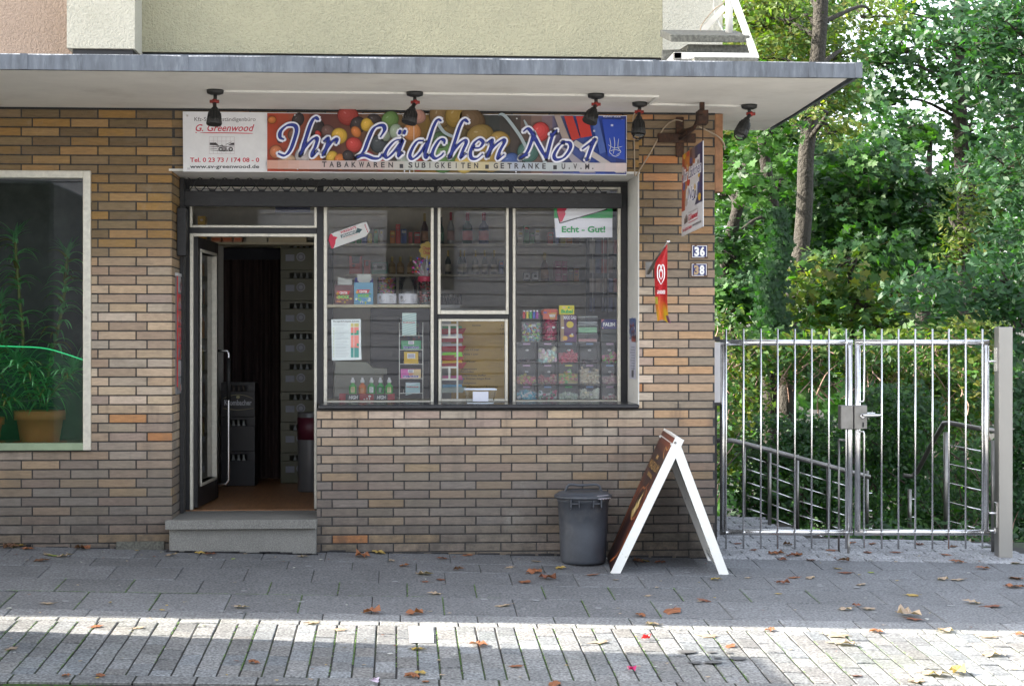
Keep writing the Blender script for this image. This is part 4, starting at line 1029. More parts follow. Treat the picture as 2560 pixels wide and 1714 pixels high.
m = MB(); p = Ap + (L0-Ap).normalized()*.045 + Vector((.015,-.0,0)); m.lathe(Vector((p.x, p.y-.001, p.z)), [(.008,0),(.008,.004),(.004,.006)], (.4,)*3, 10, M=Matrix.Rotation(rad(90),3,'X')); m.build('bolt', 'steel_dark', abd)

# leaflet and magazines
p = Print(P(0,0,0).y + .0)
lf = thing('leaflet', 'narrow printed leaflet stuck on the white reveal right of the window', 'leaflet', P(1583, 880, .2))
m = MB(); xr = xRv - .006; k_ = [0]
def lp(y0, y1, z0, z1, c): m.poly([(xr-k_[0],y0,z0),(xr-k_[0],y1,z0),(xr-k_[0],y1,z1),(xr-k_[0],y0,z1)], c)
ya_, yb_ = .10, .42; za, zb = P(1586,947,.2).z, P(1586,795,.2).z
lp(ya_, yb_, za, zb, (.55,.56,.66)); k_[0] += .001
lp(ya_, yb_, zb-.14, zb, (.06,.10,.25)); k_[0] += .001
for i in range(24): a, b = rc(ya_, yb_-.06), rc(zb-.14, zb-.02); lp(a, a+rc(.03,.06), b, b+rc(.01,.03), random.choice([(.1,.2,.45),(.45,.45,.5),(.02,.03,.08),(.3,.05,.06)]))
lp(ya_, ya_+.2, zb-.16, zb-.12, (.35,.06,.04))
for i in range(9): b = zb-.2-i*.018; lp(ya_+.04, yb_-rc(.04,.12), b, b+.007, (.28,.29,.38))
lp(ya_+.1, yb_-.12, za+.01, za+.06, (.05,.05,.07)); m.build('paper', 'print', lf)
mg = thing('magazine_rack', 'hanging clear pockets of red and white magazines on the left door reveal', 'magazine rack', P(440, 830, .2))
m = MB(); xm = xL + .012; z_t, z_b = P(440,690,.2).z, P(440,985,.2).z
m.box(xL+.001, xm-.002, .16, .50, z_b, z_t, (.2,.2,.2)); m.build('backing', 'matte', mg)
m = MB(); n = 7; hz_ = (z_t-z_b)/n
for i in range(n):
    b = z_b+i*hz_; c0 = random.choice([(.45,.05,.06),(.5,.08,.08),(.4,.38,.4)]) if i else (.2,.2,.22)
    m.poly([(xm,.49,b+.006),(xm,.17,b+.006),(xm,.17,b+hz_-.004),(xm,.49,b+hz_-.004)], c0)
    for q in range(22):
        y = rc(.17,.47); z = b + rc(.01, hz_-.05); m.poly([(xm+.001+q*.00005,y+rc(.008,.03),z),(xm+.001+q*.00005,y,z),(xm+.001+q*.00005,y,z+rc(.01,.07)),(xm+.001+q*.00005,y+.01,z+rc(.02,.04))], random.choice([(.5,.5,.52),(.45,.03,.04),(.6,.58,.55),(.1,.08,.12),(.2,.3,.45),(.5,.35,.1)]))
m.build('magazine', 'print', mg)
m = MB(); m.box(xm-.0, xm+.006, .155, .17, z_b+.05, z_t-.0, (.5,.03,.03)); m.box(xL+.001, xm+.004, .15, .50, z_t, z_t+.02, (.5,.5,.5)); m.build('clip_strip', 'plastic', mg)
# ================================================================== GATE
YG = .30
gt = thing('double_gate', 'stainless steel double gate of round bars with lock box beside the brick pier', 'gate', P(2134, 1372, YG))
def tubeuv(mb, pts, r, y=YG, n=12): mb.tube([P(u, v, y) for u, v in pts], r, (.5,)*3, n)
rF = 7.6*(YG+D)/FPX
for (a, b) in ((1807, 2124), (2144, 2465)):
    m = MB(); tubeuv(m, [(a,862),(a,1328)], rF); tubeuv(m, [(b,862),(b,1328)], rF)
    tubeuv(m, [(a-7,856),(b+7,856)], rF); tubeuv(m, [(a-7,1330),(b+7,1330)], rF); gl = m.build('gate_frame', 'steel', gt)
for u in (1815,1858.5,1902,1944,1987,2029,2072,2115,2160,2204,2246,2288,2331,2372,2414,2456):
    m = MB(); 
    if u == 2160: tubeuv(m, [(2160,822),(2160,998),(2158,1003),(2148,1003)], .0065, YG-.022); tubeuv(m, [(2148,1078),(2158,1078),(2160,1084),(2160,1369)], .0065, YG-.022)
    else: tubeuv(m, [(u,822),(u,1371)], .0065, YG-.022)
    for v in (857, 1330): p = P(u, v, YG-.016); m.lathe(p-Vector((0,0,.012)), [(.006,0),(.013,.006),(.013,.018),(.006,.024)], (.5,)*3, 8)
    m.build('bar', 'steel', gt)
m = MB(); x0,x1,z0,z1 = R(2102,1013,2134,1072,YG-.05); m.box(x0,x1,YG-.05,YG+.03,z0,z1,bev=.004); x0,x1,z0,z1 = R(2136,1013,2168,1072,YG-.06); m.box(x0,x1,YG-.06,YG+.03,z0,z1,bev=.004); lk = m.build('lock_box', 'steel_dark', gt)
m = MB(); y_ = YG-.10; m.tube([P(2157,1038,YG-.06), P(2157,1038,y_), P(2160,1038,y_), P(2204,1038,y_)], .0095, n=10)
m.lathe(P(2157,1040,YG-.063), [(.018,-.0),(.018,.004),(.012,.006)], n=14, M=Matrix.Rotation(rad(90),3,'X')); m.build('handle', 'steel', lk); m = MB(); m.tube([P(2160,1033,YG+.03), P(2160,1033,YG+.07), P(2187,1033,YG+.07)], .008, n=8); m.build('handle', 'steel', lk)
m = MB(); x0,x1,z0,z1 = R(2156,1055,2160,1067,YG-.062); m.box(x0,x1,YG-.063,YG-.058,z0,z1,(.02,)*3); m.build('keyhole', 'rubber', lk)
m = MB(); tubeuv(m, [(2121,1335),(2121,1394)], .009, YG-.02); tubeuv(m, [(2097,1098),(2097,1386)], .0075, YG+.05); tubeuv(m, [(2097,1098),(2118,1101)], .008, YG+.05)
g1, g2 = G(2085,1384), G(2126,1398); m.box(min(g1.x,g2.x), max(g1.x,g2.x), g2.y, g2.y+.02, g2.z+.002, g2.z+.012); m.build('drop_bolt', 'steel_dark', gt)
m = MB(); x0,x1,z0,z1 = R(1787,855,1801,1006,YG-.03)
m.box(xE+.004, x1, YG-.03, YG+.02, z0, z1, (.62,.6,.6), bev=.002); m.build('stop_plate', 'plastic', gt)
m = MB(); x0,x1,z0,z1 = R(1787,841,1800,854,YG-.03); m.box(xE+.004,x1,YG-.03,YG+.03,z0,z1,bev=.003); x0,x1,z0,z1 = R(1787,1006,1799,1014,YG-.03); m.box(xE+.004,x1+.0,YG-.035,YG+.03,z0,z1); m.box(xE+.006,x1-.012,YG,YG+.03,gz(2.2,.3),z0); m.build('stop_cap', 'rubber', gt)
gp_ = thing('gate_post', 'tall square stainless steel gate post at the right of the gate', 'gate post', G(2515,1394))
m = MB(); p0, p1 = G(2498,1396), G(2532,1394); yp0 = p1.y
Xa, Xb = P(2497.5,1100,yp0).x, P(2532,1100,yp0).x; wpx = Xb-Xa
zT = P(2520,817,yp0).z
m.box(Xa, Xb, yp0, yp0+wpx, gz(Xa,yp0)-.01, zT, bev=.004); m.build('post', 'steel_satin', gp_)
m = MB(); x0,x1,z0,z1 = R(2490,1336,2532,1396,yp0+.0)
for v in (903, 1332-6, 1280+2):
    m.tube([P(2472,v,YG), P(2500,v,YG)], .008, n=8); m.lathe(P(2489,v,YG)-Vector((0,0,.02)), [(.012,0),(.014,.01),(.014,.03),(.012,.04)], n=10)
for v0, v1 in ((869,928),(1255,1318)):
    xx0,xx1,z0,z1 = R(2488,v0,2500,v1,yp0+.05); m.box(xx0,xx1,yp0+.03,yp0+.08,z0,z1,bev=.002)
m.build('hinge', 'steel', gp_)
m = MB(); m.tube([P(2483,1100,YG+.12), P(2483,1378,YG+.12)], .016, n=10); 
for v in (1136,1188,1239,1300): m.tube([P(2483,v,YG+.12), P(2500,v,YG+.12)], .006, n=6)
tag(m.build('railing_post', 'steel_dark'), 'steel railing end post just left of the square gate post', 'railing post')

# railings behind
def railing(label, hand, posts, wires, loc, rh=.018, hmat='steel_dark'):
    o = thing('railing', label, 'railing', loc)
    m = MB(); m.tube([P(*a) for a in hand], rh, n=12); m.build('handrail', hmat, o)
    for a, b, r in posts: m = MB(); m.tube([P(*a), P(*b)], r, n=10); m.build('post', 'steel_dark', o)
    for a, b in wires: m = MB(); m.tube([P(*a), P(*b)], .0055, n=6); m.build('cross_rail', 'steel', o)
Y1, Y2 = 1.45, 1.15
hand = [(1787,1101,Y1),(1834,1101,Y1),(1925,1125,Y1-.05),(2010,1148,Y1-.1),(2118,1177,Y2),(2175,1192,Y2)]
posts = [((1860,1112,Y1),(1860,1290,Y1),.014),((1924,1118,Y1),(1924,1324,Y1),.014),((1993,1136,Y1),(1993,1326,Y1),.014),((2071,1156,Y1),(2071,1330,Y1),.016),((2168,1176,Y2+.1),(2168,1340,Y2+.1),.012)]
wires = []
P5 = [(1865,1140),(1927,1158),(1997,1181),(2077,1203),(2112,1215)]
for k in range(5):
    for i, ((ua, va), (ub, vb)) in enumerate(zip(P5, P5[1:])):
        dva = k*(32.5+i*1.6); wires.append(((ua+3, va+dva, Y1),(ub-10 if i < 3 else ub, vb+dva-2, Y1)))
railing('left stainless steel stair railing sloping down behind the gate with thin cross rails', hand, posts, wires, P(1990,1330,Y1))
hand = [(2258,1188,1.9),(2280,1190,1.9),(2292,1180,1.85),(2328,1112,1.6),(2360,1057,1.3),(2375,1057,1.25),(2440,1069,1.1),(2492,1077,.9)]
posts = [((2274,1222,1.9),(2274,1345,1.9),.016),((2364,1080,1.3),(2364,1354,1.3),.016)]
wires = []
for k in range(5): wires.append(((2373,1112+k*47.5,1.3),(2452,1127+k*49,1.1)))
for v in (1247,1292): wires.append(((2278,v,1.9),(2286,v,1.9)))
for v in (1232,1276,1320): wires.append(((2168,v,1.3),(2180,v,1.3)))
railing('right stainless steel stair railing with bent handrail descending behind the gate', hand, posts, wires, P(2364,1354,1.3))

# antenna stand with ballast slabs on the canopy
def onc(u, v, y): return P(u, v, y)
ys_ = -1.35
ast = thing('antenna_stand', 'white steel antenna tripod standing on the canopy, mast leaving the picture', 'antenna stand', onc(1790,150,ys_))
m = MB(); m.tube([onc(1823,86,-1.05), onc(1822,-60,-1.05)], .023, n=16); m.build('mast', 'white_paint', ast)
for a, b in (((1836,0,-1.1),(1889,146,ys_)), ((1812,18,-1.0),(1756,78,-.8)), ((1836,0,-1.1),(1831,-40,-1.1))):
    m = MB(); A, B = onc(*a), onc(*b); d = (B-A).normalized(); s_ = Vector((0,1,0)).cross(d).normalized()*.018; beam(m, A, B, s_, Vector((0,.018,0))); m.build('leg', 'white_paint', ast)
m = MB(); x0,x1,z0,z1 = R(1684,132,1896,148,ys_-.06); m.box(x0,x1,ys_-.06,ys_-.02,z0,z1,bev=.003); m.box(x0,x0+.05,ys_-.06,ys_+.5,z0,z1,bev=.003); m.build('base_bar', 'white_paint', ast)
zr = zt + .012
def cslab(lab, u0, u1, v0, v1, y, dep, tilt=0, rz=0):
    x0,x1,z0,z1 = R(u0,v0,u1,v1,y); m = MB()
    M_ = Matrix.Translation(((x0+x1)/2, y, z0)) @ Matrix.Rotation(rad(rz),4,'Z') @ Matrix.Rotation(rad(tilt),4,'X')
    w_ = (x1-x0)/2; m.box(-w_, w_, 0, dep, 0, z1-z0, M=M_, bev=.004); return tag(m.build('concrete_slab', 'concrete'), lab, 'concrete slab', 'concrete slabs weighing down the antenna stand')
cslab('uppermost concrete slab, tilted, lying across the foot of the antenna tripod', 1676, 1874, 88, 106, -1.28, .42, 14)
cslab('small dark concrete slab squeezed directly under the uppermost slab', 1718, 1876, 112, 131, -1.20, .34, 4)
cslab('concrete slab at the left end of the white tripod base, partly hidden', 1655, 1720, 124, 152, -1.15, .4, 0, -8)
cslab('low concrete slab lying at the canopy edge below the white base bar', 1735, 1896, 143, 156, -1.50, .12, 0)
m = MB(); m.tube([onc(*a) for a in spline([(1750,82,-.9),(1756,60,-.9),(1785,25,-.9),(1812,5,-.95),(1818,-20,-1)],5)], .004, (.6,)*3, 6); tag(m.build('antenna_cable', 'cable'), 'thin beige aerial cable curving up beside the tripod mast', 'cable')
m = MB(); m.tube([onc(*a) for a in spline([(1810,82,-.9),(1798,60,-.9),(1788,40,-.9),(1784,15,-.9),(1788,-20,-1)],5)], .005, (.7,)*3, 6); tag(m.build('antenna_cable', 'white_paint'), 'thin white aerial cable hanging in a curve left of the mast', 'cable')

# ================================================================== LEFT DISPLAY WINDOW: pots
def pot(u, v0, v1, half, y, lab):
    k = (y+D)/FPX; zb_ = WZ; h = (v1-v0)*k*1.0; r = half*k; o = Vector((P(u,v1,y).x, y, zb_))
    t = thing('potted_plant', lab, 'potted plant', o)
    m = MB(); m.lathe(o, [(r*.78,0),(r*.80,.01),(r*.95,h*.72),(r*1.06,h*.72),(r*1.08,h),(r*1.0,h),(r*.95,h*.93),(.01,h*.9)], n=32); m.build('pot', 'terracotta', t)
    m = MB(); m.lathe(o+Vector((0,0,.0)), [(r*1.0,0),(r*1.12,.008),(r*1.12,.014)], n=28); m.build('saucer', 'terracotta', t)
    return t, o, h
def aleaf(m, p, d, L, w_, col, droop):
    s = []; q = Vector(p); v = Vector(d).normalized(); n = 8
    for i in range(n+1):
        s.append(q.copy()); q = q + v*(L/n); v = (v + Vector((0,0,-droop/n)) ).normalized()
    side = Vector(d).cross(Vector((0,0,1))); side = side.normalized() if side.length > 1e-3 else Vector((1,0,0))
    for i in range(n):
        a, b = i/n, (i+1)/n; wa, wb = w_*(1-a)**.8, w_*(1-b)**.8
        up_ = Vector((0,0,w_*.5))
        m.poly([s[i]-side*wa+up_*(1-a), s[i+1]-side*wb+up_*(1-b), s[i+1], s[i]], col, True); m.poly([s[i], s[i+1], s[i+1]+side*wb+up_*(1-b), s[i]+side*wa+up_*(1-a)], col, True)
def aloe(stems, pa, o, h, dense=1, yy=.24):
    ms = MB(); ml = MB()
    for st_, rr in stems:
        pts = [P(u, v, y) for u, v, y in spline([(a, b, yy + c) for a, b, c in st_], 6)]
        pts = [Vector((o.x, o.y, o.z+h*.85)).lerp(pts[0], .5)] + pts
        ms.tube(pts, [rr]*len(pts), (.16,.20,.06), 8)
        n = int(40*dense*len(pts)/20)
        for i in range(n):
            f = rc(.0,1)**.75; p = pts[min(int(f*(len(pts)-1)), len(pts)-1)]; a = rc(0, 6.28)
            up_ = .25 + .75*f + rc(-.15,.2); d = Vector((math.cos(a), math.sin(a)*.6, up_)); g = rc(.6,1.2); fr = f
            c = (.22*g, .55*g, .27*g) if random.random() < .85 else (.22*g,.22*g,.06*g)
            aleaf(ml, p, d, rc(.14,.24)*(1.15-.3*fr), rc(.013,.019), c, rc(1.6,3.0))
        for i in range(16):
            a = rc(0,6.28); d = Vector((math.cos(a)*.6, math.sin(a)*.4, rc(.6,1.4))); aleaf(ml, pts[-1], d, rc(.12,.2), .013, (.14,.34,.18), rc(.6,1.8))
    ms.build('stem', 'matte', pa); ml.build('foliage', 'aloe', pa)
random.seed(12)
t, o, h = pot(100, 1014, 1096, 58, .24, 'tall spiky aloe plant in an orange terracotta pot behind the left window')
aloe([([(80,1000,0),(50,930,0),(58,850,0),(50,760,0),(44,690,0),(38,600,0)], .010), ([(112,990,0),(118,950,0),(132,880,0),(150,800,.02),(162,720,0),(168,640,0)], .010), ([(100,1000,-.1),(90,960,-.12),(60,930,-.14),(40,915,-.15)], .007), ([(120,1000,-.1),(150,960,-.12),(185,930,-.12)], .007)], t, o, h, 1.5)
t, o, h = pot(-45, 1030, 1096, 50, .24, 'green leafy plant half cut off at the left edge of the picture')
aloe([([(-30,1010,0),(-15,960,0),(-5,900,-.02),(5,850,-.02),(0,760,0)], .008), ([(-10,1020,-.08),(10,1010,-.1),(22,1020,-.12)], .005)], t, o, h, 1.6)
m = MB(); m.tube([P(*a) for a in spline([(-60,864,.035),(40,866,.035),(120,872,.035),(207,899,.035)],8)], .004, (.1,.6,.3), 8); nt_ = tag(m.build('film_glow_edge', 'green_edge_glow'), 'curved green glowing tube along the film edge in the left window', 'light tube')  # glowing strip added as the film's bright edge, no lamp
m = MB(); m.tube([P(*a) for a in spline([(-60,1000,.12),(60,1002,.12),(150,992,.12),(206,976,.10)],8)], .004, (.35,.4,.36), 6); tag(m.build('curved_rail', 'steel_dark'), 'thin curved rail low across the left window in front of the pot', 'rail')
top_ = [P(u, v, .028) for u, v in spline([(-185,870),(-60,864),(40,866),(120,872),(209,900)],6)]
xq0, xq1 = wx0+fwid, wx1-fwid; m = MB()
for a_, b_ in zip(top_, top_[1:]): m.poly([(max(a_.x,xq0),.028,wz0+fwid),(min(b_.x,xq1),.028,wz0+fwid),(min(b_.x,xq1),.028,b_.z),(max(a_.x,xq0),.028,a_.z)])
tag(m.build('green_haze_film', 'green_haze_film'), 'green translucent film with curved upper edge on the lower left window', 'window film')  # sheet added to carry the green glow of the lower window

# ================================================================== SHOP WINDOWS: goods
def item_box(name, lab, cat, u0, v0, u1, v1, y, d, col, group=None, face=None, zb_=None, matn='goods'):
    x0,x1,z0,z1 = R(u0,v0,u1,v1,y)
    if zb_ is not None: z0 = zb_
    o = thing(name, lab, cat, Vector(((x0+x1)/2, y+d/2, z0)), group)
    m = MB(); m.box(x0,x1,y,y+d,z0,z1,col,bev=.002); m.build('body', matn, o)
    if face:
        p = Print(y-.0006); face(p, u0, v0, u1, v1)
        if p.m.f: p.build('print', o, 'goods_print')
    return o
YD = .68
# --- window 1 (left): shelf and goods
x0,x1,z0,z1 = R(811,761,1083,768.5,.62)
dsf = MB(); dsf.box(x0,x1,.60,.86,z0,z1,(.5,)*3,bev=.002); shelf1 = tag(dsf.build('display_shelf', 'shelf_board'), 'cream wooden display shelf across the window next to the door', 'shelf'); Z1 = z1
def f_gum(title, c1, c2):
    def f(p, u0, v0, u1, v1):
        vm = v0 + (v1-v0)*.45; random.seed(int(u0))
        for i in range(16):
            a, b = rc(u0+5,u1-5), rc(v0+22,v1-4); p.disc(a, b, rc(2,5), rc(1.5,3.5), random.choice(c2), 10); p.l += .1
        p.up(); p.poly([(u0+6,vm-7),(u1-8,vm-7),(u1-12,vm+2),(u0+10,vm+2)], (.55,.03,.03)); p.up()
        p.text('CENTER', u0+13, u1-15, vm+1, 5.5, (.85,.85,.85), .03)
        p.text('SHOCK', u0+9, u1-10, vm+12, 7.5, (.05,.35,.05), .06); p.disc(u0+8, vm, 3.5, 3.5, (.7,.35,.02), 8); p.up(); p.text('SHOCK', u0+9.6, u1-10.6, vm+11.6, 6.8, (.25,.6,.1), .02)
    return f
b = item_box('gum_display_box', 'brown chewing gum display box with torn white flap, leftmost on the window shelf', 'box', 836,712,884,760.5,YD,.1,(.10,.02,.02),None,f_gum('',0,[(.5,.12,.02),(.6,.25,.03),(.3,.05,.03),(.55,.4,.05)]),Z1)
p = Print(YD+.012); p.poly([(843,732),(881,728),(880,697),(867,698),(845,692)], (.60,.62,.58)); p.build('flap', b, 'matte')
p = Print(YD+.05); p.poly([(838,712),(848,716),(848,706),(840,702)], (.08,.02,.02)); p.poly([(876,712),(884,716),(886,700),(878,698)], (.02,.02,.03)); p.build('side_flap', b, 'matte')
b = item_box('gum_display_box', 'blue and green chewing gum display box with tall white flap on the window shelf', 'box', 885,706,933,760.5,YD,.1,(.10,.30,.45),None,f_gum('',0,[(.05,.3,.12),(.4,.5,.08),(.05,.2,.5),(.6,.65,.5),(.08,.4,.1)]),Z1)
p = Print(YD+.012); p.poly([(899,727),(921,724),(925,702),(929,700),(928,685),(893,685),(894,702),(898,704)], (.60,.62,.58)); p.build('flap', b, 'matte')
p = Print(YD+.04); p.poly([(885,712),(897,709),(896,693),(888,693)], (.05,.05,.28)); p.poly([(922,709),(933,710),(932,697),(928,695)], (.05,.05,.28)); p.build('side_flap', b, 'matte')
def jar(name, lab, u0, v0, u1, v1, y, fill, labcol=None, lidc=None, group=None, nf=120, zb_=None, lv=None, fr=.009, topf=.0):
    k = (y+D)/FPX; x = (P(u0,v0,y).x+P(u1,v0,y).x)/2; r = (u1-u0)/2*k; zt_2 = P(u0,v0,y).z; zb2 = P(u0,v1,y).z if zb_ is None else zb_; yc_ = y + r
    o = thing(name, lab, 'jar', Vector((x, yc_, zb2)), group)
    m = MB(); m.lathe((x,yc_,zb2), [(r*.97,.002),(r,.006),(r,zt_2-zb2)], (.5,)*3, 28); m.build('jar_wall', 'clear_plastic', o)
    m = MB()
    for i in range(nf):
        a = rc(0,6.28); q = r*.86*math.sqrt(rc(.35,1)); zz = zb2 + .01 + rc(0,1)*(zt_2-zb2)*(lv or .8); c = jit(random.choice(fill), .15); s_ = rc(.7,1.2)*fr
        m.lathe((x+q*math.cos(a), yc_+q*math.sin(a), zz), [(s_*.4,0),(s_,s_*.5),(s_,s_*1.0),(s_*.4,s_*1.5)], c, 7)
    if nf: m.build('sweets', 'goods', o)
    if labcol:
        m = MB(); n = 14; lo_, hi = zb2+.008, zb2+(zt_2-zb2)*.40
        for i in range(n):
            a, b_2 = rad(-175)+rad(170)*i/n, rad(-175)+rad(170)*(i+1)/n; R_ = r*1.012
            m.poly([(x+R_*math.cos(a),yc_+R_*math.sin(a),lo_),(x+R_*math.cos(b_2),yc_+R_*math.sin(b_2),lo_),(x+R_*math.cos(b_2),yc_+R_*math.sin(b_2),hi),(x+R_*math.cos(a),yc_+R_*math.sin(a),hi)], labcol)
        m.build('label', 'goods_print', o)
        p = Print(y-.004); va, vb2 = v0+(v1-v0)*.66, v1-3
        p.disc(u0+7, va+6, 3, 5, (.12,.12,.13), 8); p.disc(u0+8, va+13, 4, 4, (.3,.3,.32), 8); pen(p, [(u0+13,vb2-4),(u0+19,vb2-9)], 1, (.1,.1,.1))
        for i in range(5): p.rect(u1-18, va+2+i*3.4, u1-6-rc(0,4), va+3+i*3.4, (.35,.35,.38))
        p.build('label_print', o, 'goods_print')
    if lidc:
        m = MB(); m.lathe((x,yc_,zt_2), [(r*1.06,-.03),(r*1.08,-.028),(r*1.08,.0),(r*1.0,.006),(.002,.007)], lidc, 28); m.build('lid', 'goods', o)
    return o
sweet = [(.5,.15,.3),(.5,.4,.05),(.15,.4,.12),(.5,.2,.08),(.45,.15,.35),(.5,.1,.1)]
jar('sweet_jar', 'clear jar of mixed wrapped sweets with a white label on the window shelf', 943, 692, 991, 760.5, YD, sweet, (.62,.62,.66), None, None, 140, Z1, .9)
jar('empty_sweet_jar', 'nearly empty clear jar with a white label on the window shelf', 997, 692, 1044, 760.5, YD, sweet, (.62,.62,.66), None, None, 0, Z1)
lt_ = jar('lollipop_tub', 'tub of lollipops with a red rim at the right end of the window shelf', 1046, 692, 1082, 760.5, YD, [(.4,.08,.1),(.35,.1,.05)], None, (.42,.03,.07), None, 60, Z1, .8)
m = MB()
for i in range(34):
    a = rc(-1.2,1.2); L_ = rc(.05,.16); base_ = P(1062,696,YD+.04); tip = base_ + Vector((math.sin(a)*L_*.8, rc(-.03,.03), math.cos(a)*L_))
    m.tube([base_, tip], .0014, (.6,.6,.6), 4); m.lathe(tip-Vector((0,0,.008)), [(.003,0),(.009,.005),(.010,.010),(.004,.018)], random.choice([(.45,.03,.08),(.5,.05,.3),(.1,.12,.5),(.55,.4,.05),(.5,.3,.4),(.6,.1,.05)]), 9)
m.build('lollipop', 'goods', lt_)
p = Print(YD+.02); 
for i in range(8): a = i*.785; p.disc(1068+14*math.cos(a), 626+16*math.sin(a), 7, 7, (.55,.36,.04), 12); p.l += .05
p.up(); p.disc(1068,626,15,17,(.58,.40,.05),18); p.up(); p.text('Chupa', 1056, 1078, 624, 8, (.5,.04,.03), .03); p.text('Chups', 1057, 1079, 635, 8, (.5,.04,.03), .03); p.rect(1066,640,1069,690,(.6,.6,.6)); p.build('top_sign', lt_)
# lower part of window 1
zwb = P(900, 1000, .62).z
ct = MB(); ct.box(XU(808,.6), XU(1556,.6), .595, .95, zwb-.03, zwb, (.5,)*3); tag(ct.build('window_board', 'shelf_board'), 'light window board behind the glass carrying the goods', 'window board')
nb_ = thing('notice_sheet', 'white youth protection notice with coloured table taped inside the left shop window', 'notice', P(866, 850, .555))
p = Print(.552); p.poly([(830,901),(904,899),(903,880),(902,797),(828,798)], (.66,.70,.69)); p.up()
p.text('Das Jugendschutzgesetz (JuSchG)', 833, 897, 804.5, 3.2, (.1,.1,.12), .03)
for i in range(3): p.rect(833, 808+i*2.4, 870-rc(0,10), 808.7+i*2.4, (.4,.42,.42))
for r_ in range(21):
    v = 819 + r_*3.6; p.rect(839, v, 839+rc(18,36), v+.7, (.42,.45,.45)); p.rect(832, v, 836, v+1.2, (.45,.5,.3))
    if r_ % 2: p.rect(838, v+2.5, 876, v+2.8, (.3,.33,.33))
p.up()
for (a, b_) in ((877,884),(885.5,897)):
    p.rect(a,808,b_,817,(.55,.48,.18)); p.rect(a,818,b_,832,(.72,.24,.19)); p.rect(a,832,b_,837,(.05,.32,.2)); p.rect(a,838,b_,869,(.72,.27,.22)); p.rect(a,869,b_,893,(.04,.30,.26))
p.up(); p.rect(891,825,897,832,(.05,.32,.2)); p.rect(892,858,897,865,(.05,.32,.2)); p.build('sheet', nb_, 'goods_print')
gs = thing('gum_sticker', 'white and red chewing gum packet sticker stuck tilted on the shop window glass', 'sticker', P(866, 590, .545))
p = Print(.546)
def gq(x, y): return (790+x/5.6, 500+y/5.6)
p.poly([gq(*a) for a in ((215,692),(165,560),(195,468),(660,305),(712,303),(768,430),(700,520),(225,695))], (.04,.04,.045)); p.up()
p.poly([gq(*a) for a in ((222,684),(173,560),(200,474),(662,312),(708,310),(758,430),(695,512))], (.62,.62,.60)); p.up()
p.poly([gq(*a) for a in ((222,684),(173,560),(200,474),(222,476),(240,505),(300,520),(275,560),(270,610),(245,672))], (.55,.02,.06)); p.up()
p.poly([gq(*a) for a in ((343,490),(575,415),(572,390),(650,410),(600,470),(598,455),(352,532))], (.03,.08,.09)); p.up()
p.text('WRIGLEY\'S', gq(345,0)[0], gq(345,0)[0]+42, gq(0,474)[1], 6, (.5,.02,.06), .03, 0, rad(-20)); p.text('SPEARMINT', gq(362,0)[0], gq(362,0)[0]+40, gq(0,522)[1], 5, (.7,.7,.7), .02, .2, rad(-18.5)); p.text('CHEWING GUM', gq(385,0)[0], gq(385,0)[0]+38, gq(0,545)[1], 3, (.6,.3,.25), 0, 0, rad(-18))
for i in range(4): q = gq(684+i*12, 340+i*30); p.poly([(q[0]-1,q[1]),(q[0]+1,q[1]-.5),(q[0]+2,q[1]+4),(q[0],q[1]+4.5)], (.5,.02,.06))
p.build('print', gs)
# sport drinks
tx0,tx1,tz0,tz1 = R(848,984,987,999.5,.63)
ty = thing('drinks_tray', 'red and black cardboard tray holding the sport drink bottles', 'tray', Vector(((tx0+tx1)/2,.68,zwb)))
m = MB(); m.box(tx0,tx1,.63,.634,zwb+.001,tz1,(.35,.02,.03)); m.box(tx0,tx1,.746,.75,zwb+.001,tz1,(.3,.02,.03)); m.box(tx0,tx0+.003,.634,.746,zwb+.001,tz1,(.3,.02,.03)); m.box(tx1-.003,tx1,.634,.746,zwb+.001,tz1,(.3,.02,.03)); m.box(tx0+.003,tx1-.003,.634,.746,zwb+.001,zwb+.005,(.1,.1,.1)); m.build('tray', 'matte', ty)
p = Print(.6295); p.rect(864,984.5,899,999.5,(.015,.015,.018)); p.rect(934,984.5,969,999.5,(.015,.015,.018)); p.up(); p.text('HIGH', 872, 895, 997, 8.5, (.75,.75,.75), .04, .25); p.text('HIGH', 942, 965, 997, 8.5, (.75,.75,.75), .04, .25); p.rect(909,996,913,999,(.7,.65,.65)); p.rect(916,994,919,999,(.7,.65,.65)); p.rect(922,993,925,999,(.7,.65,.65)); p.disc(924,990,4,2.6,(.7,.7,.7),10); p.build('print', ty)
cols5 = [((.05,.33,.06),'green','with a cream label, leftmost in the tray'),((.5,.13,.03),'orange',''),((.04,.30,.07),'green','with a striped label, in the middle of the tray'),((.02,.26,.05),'green','with a dark lettered label, second from the right in the tray'),((.05,.36,.06),'green','with a cream label, rightmost in the tray')]
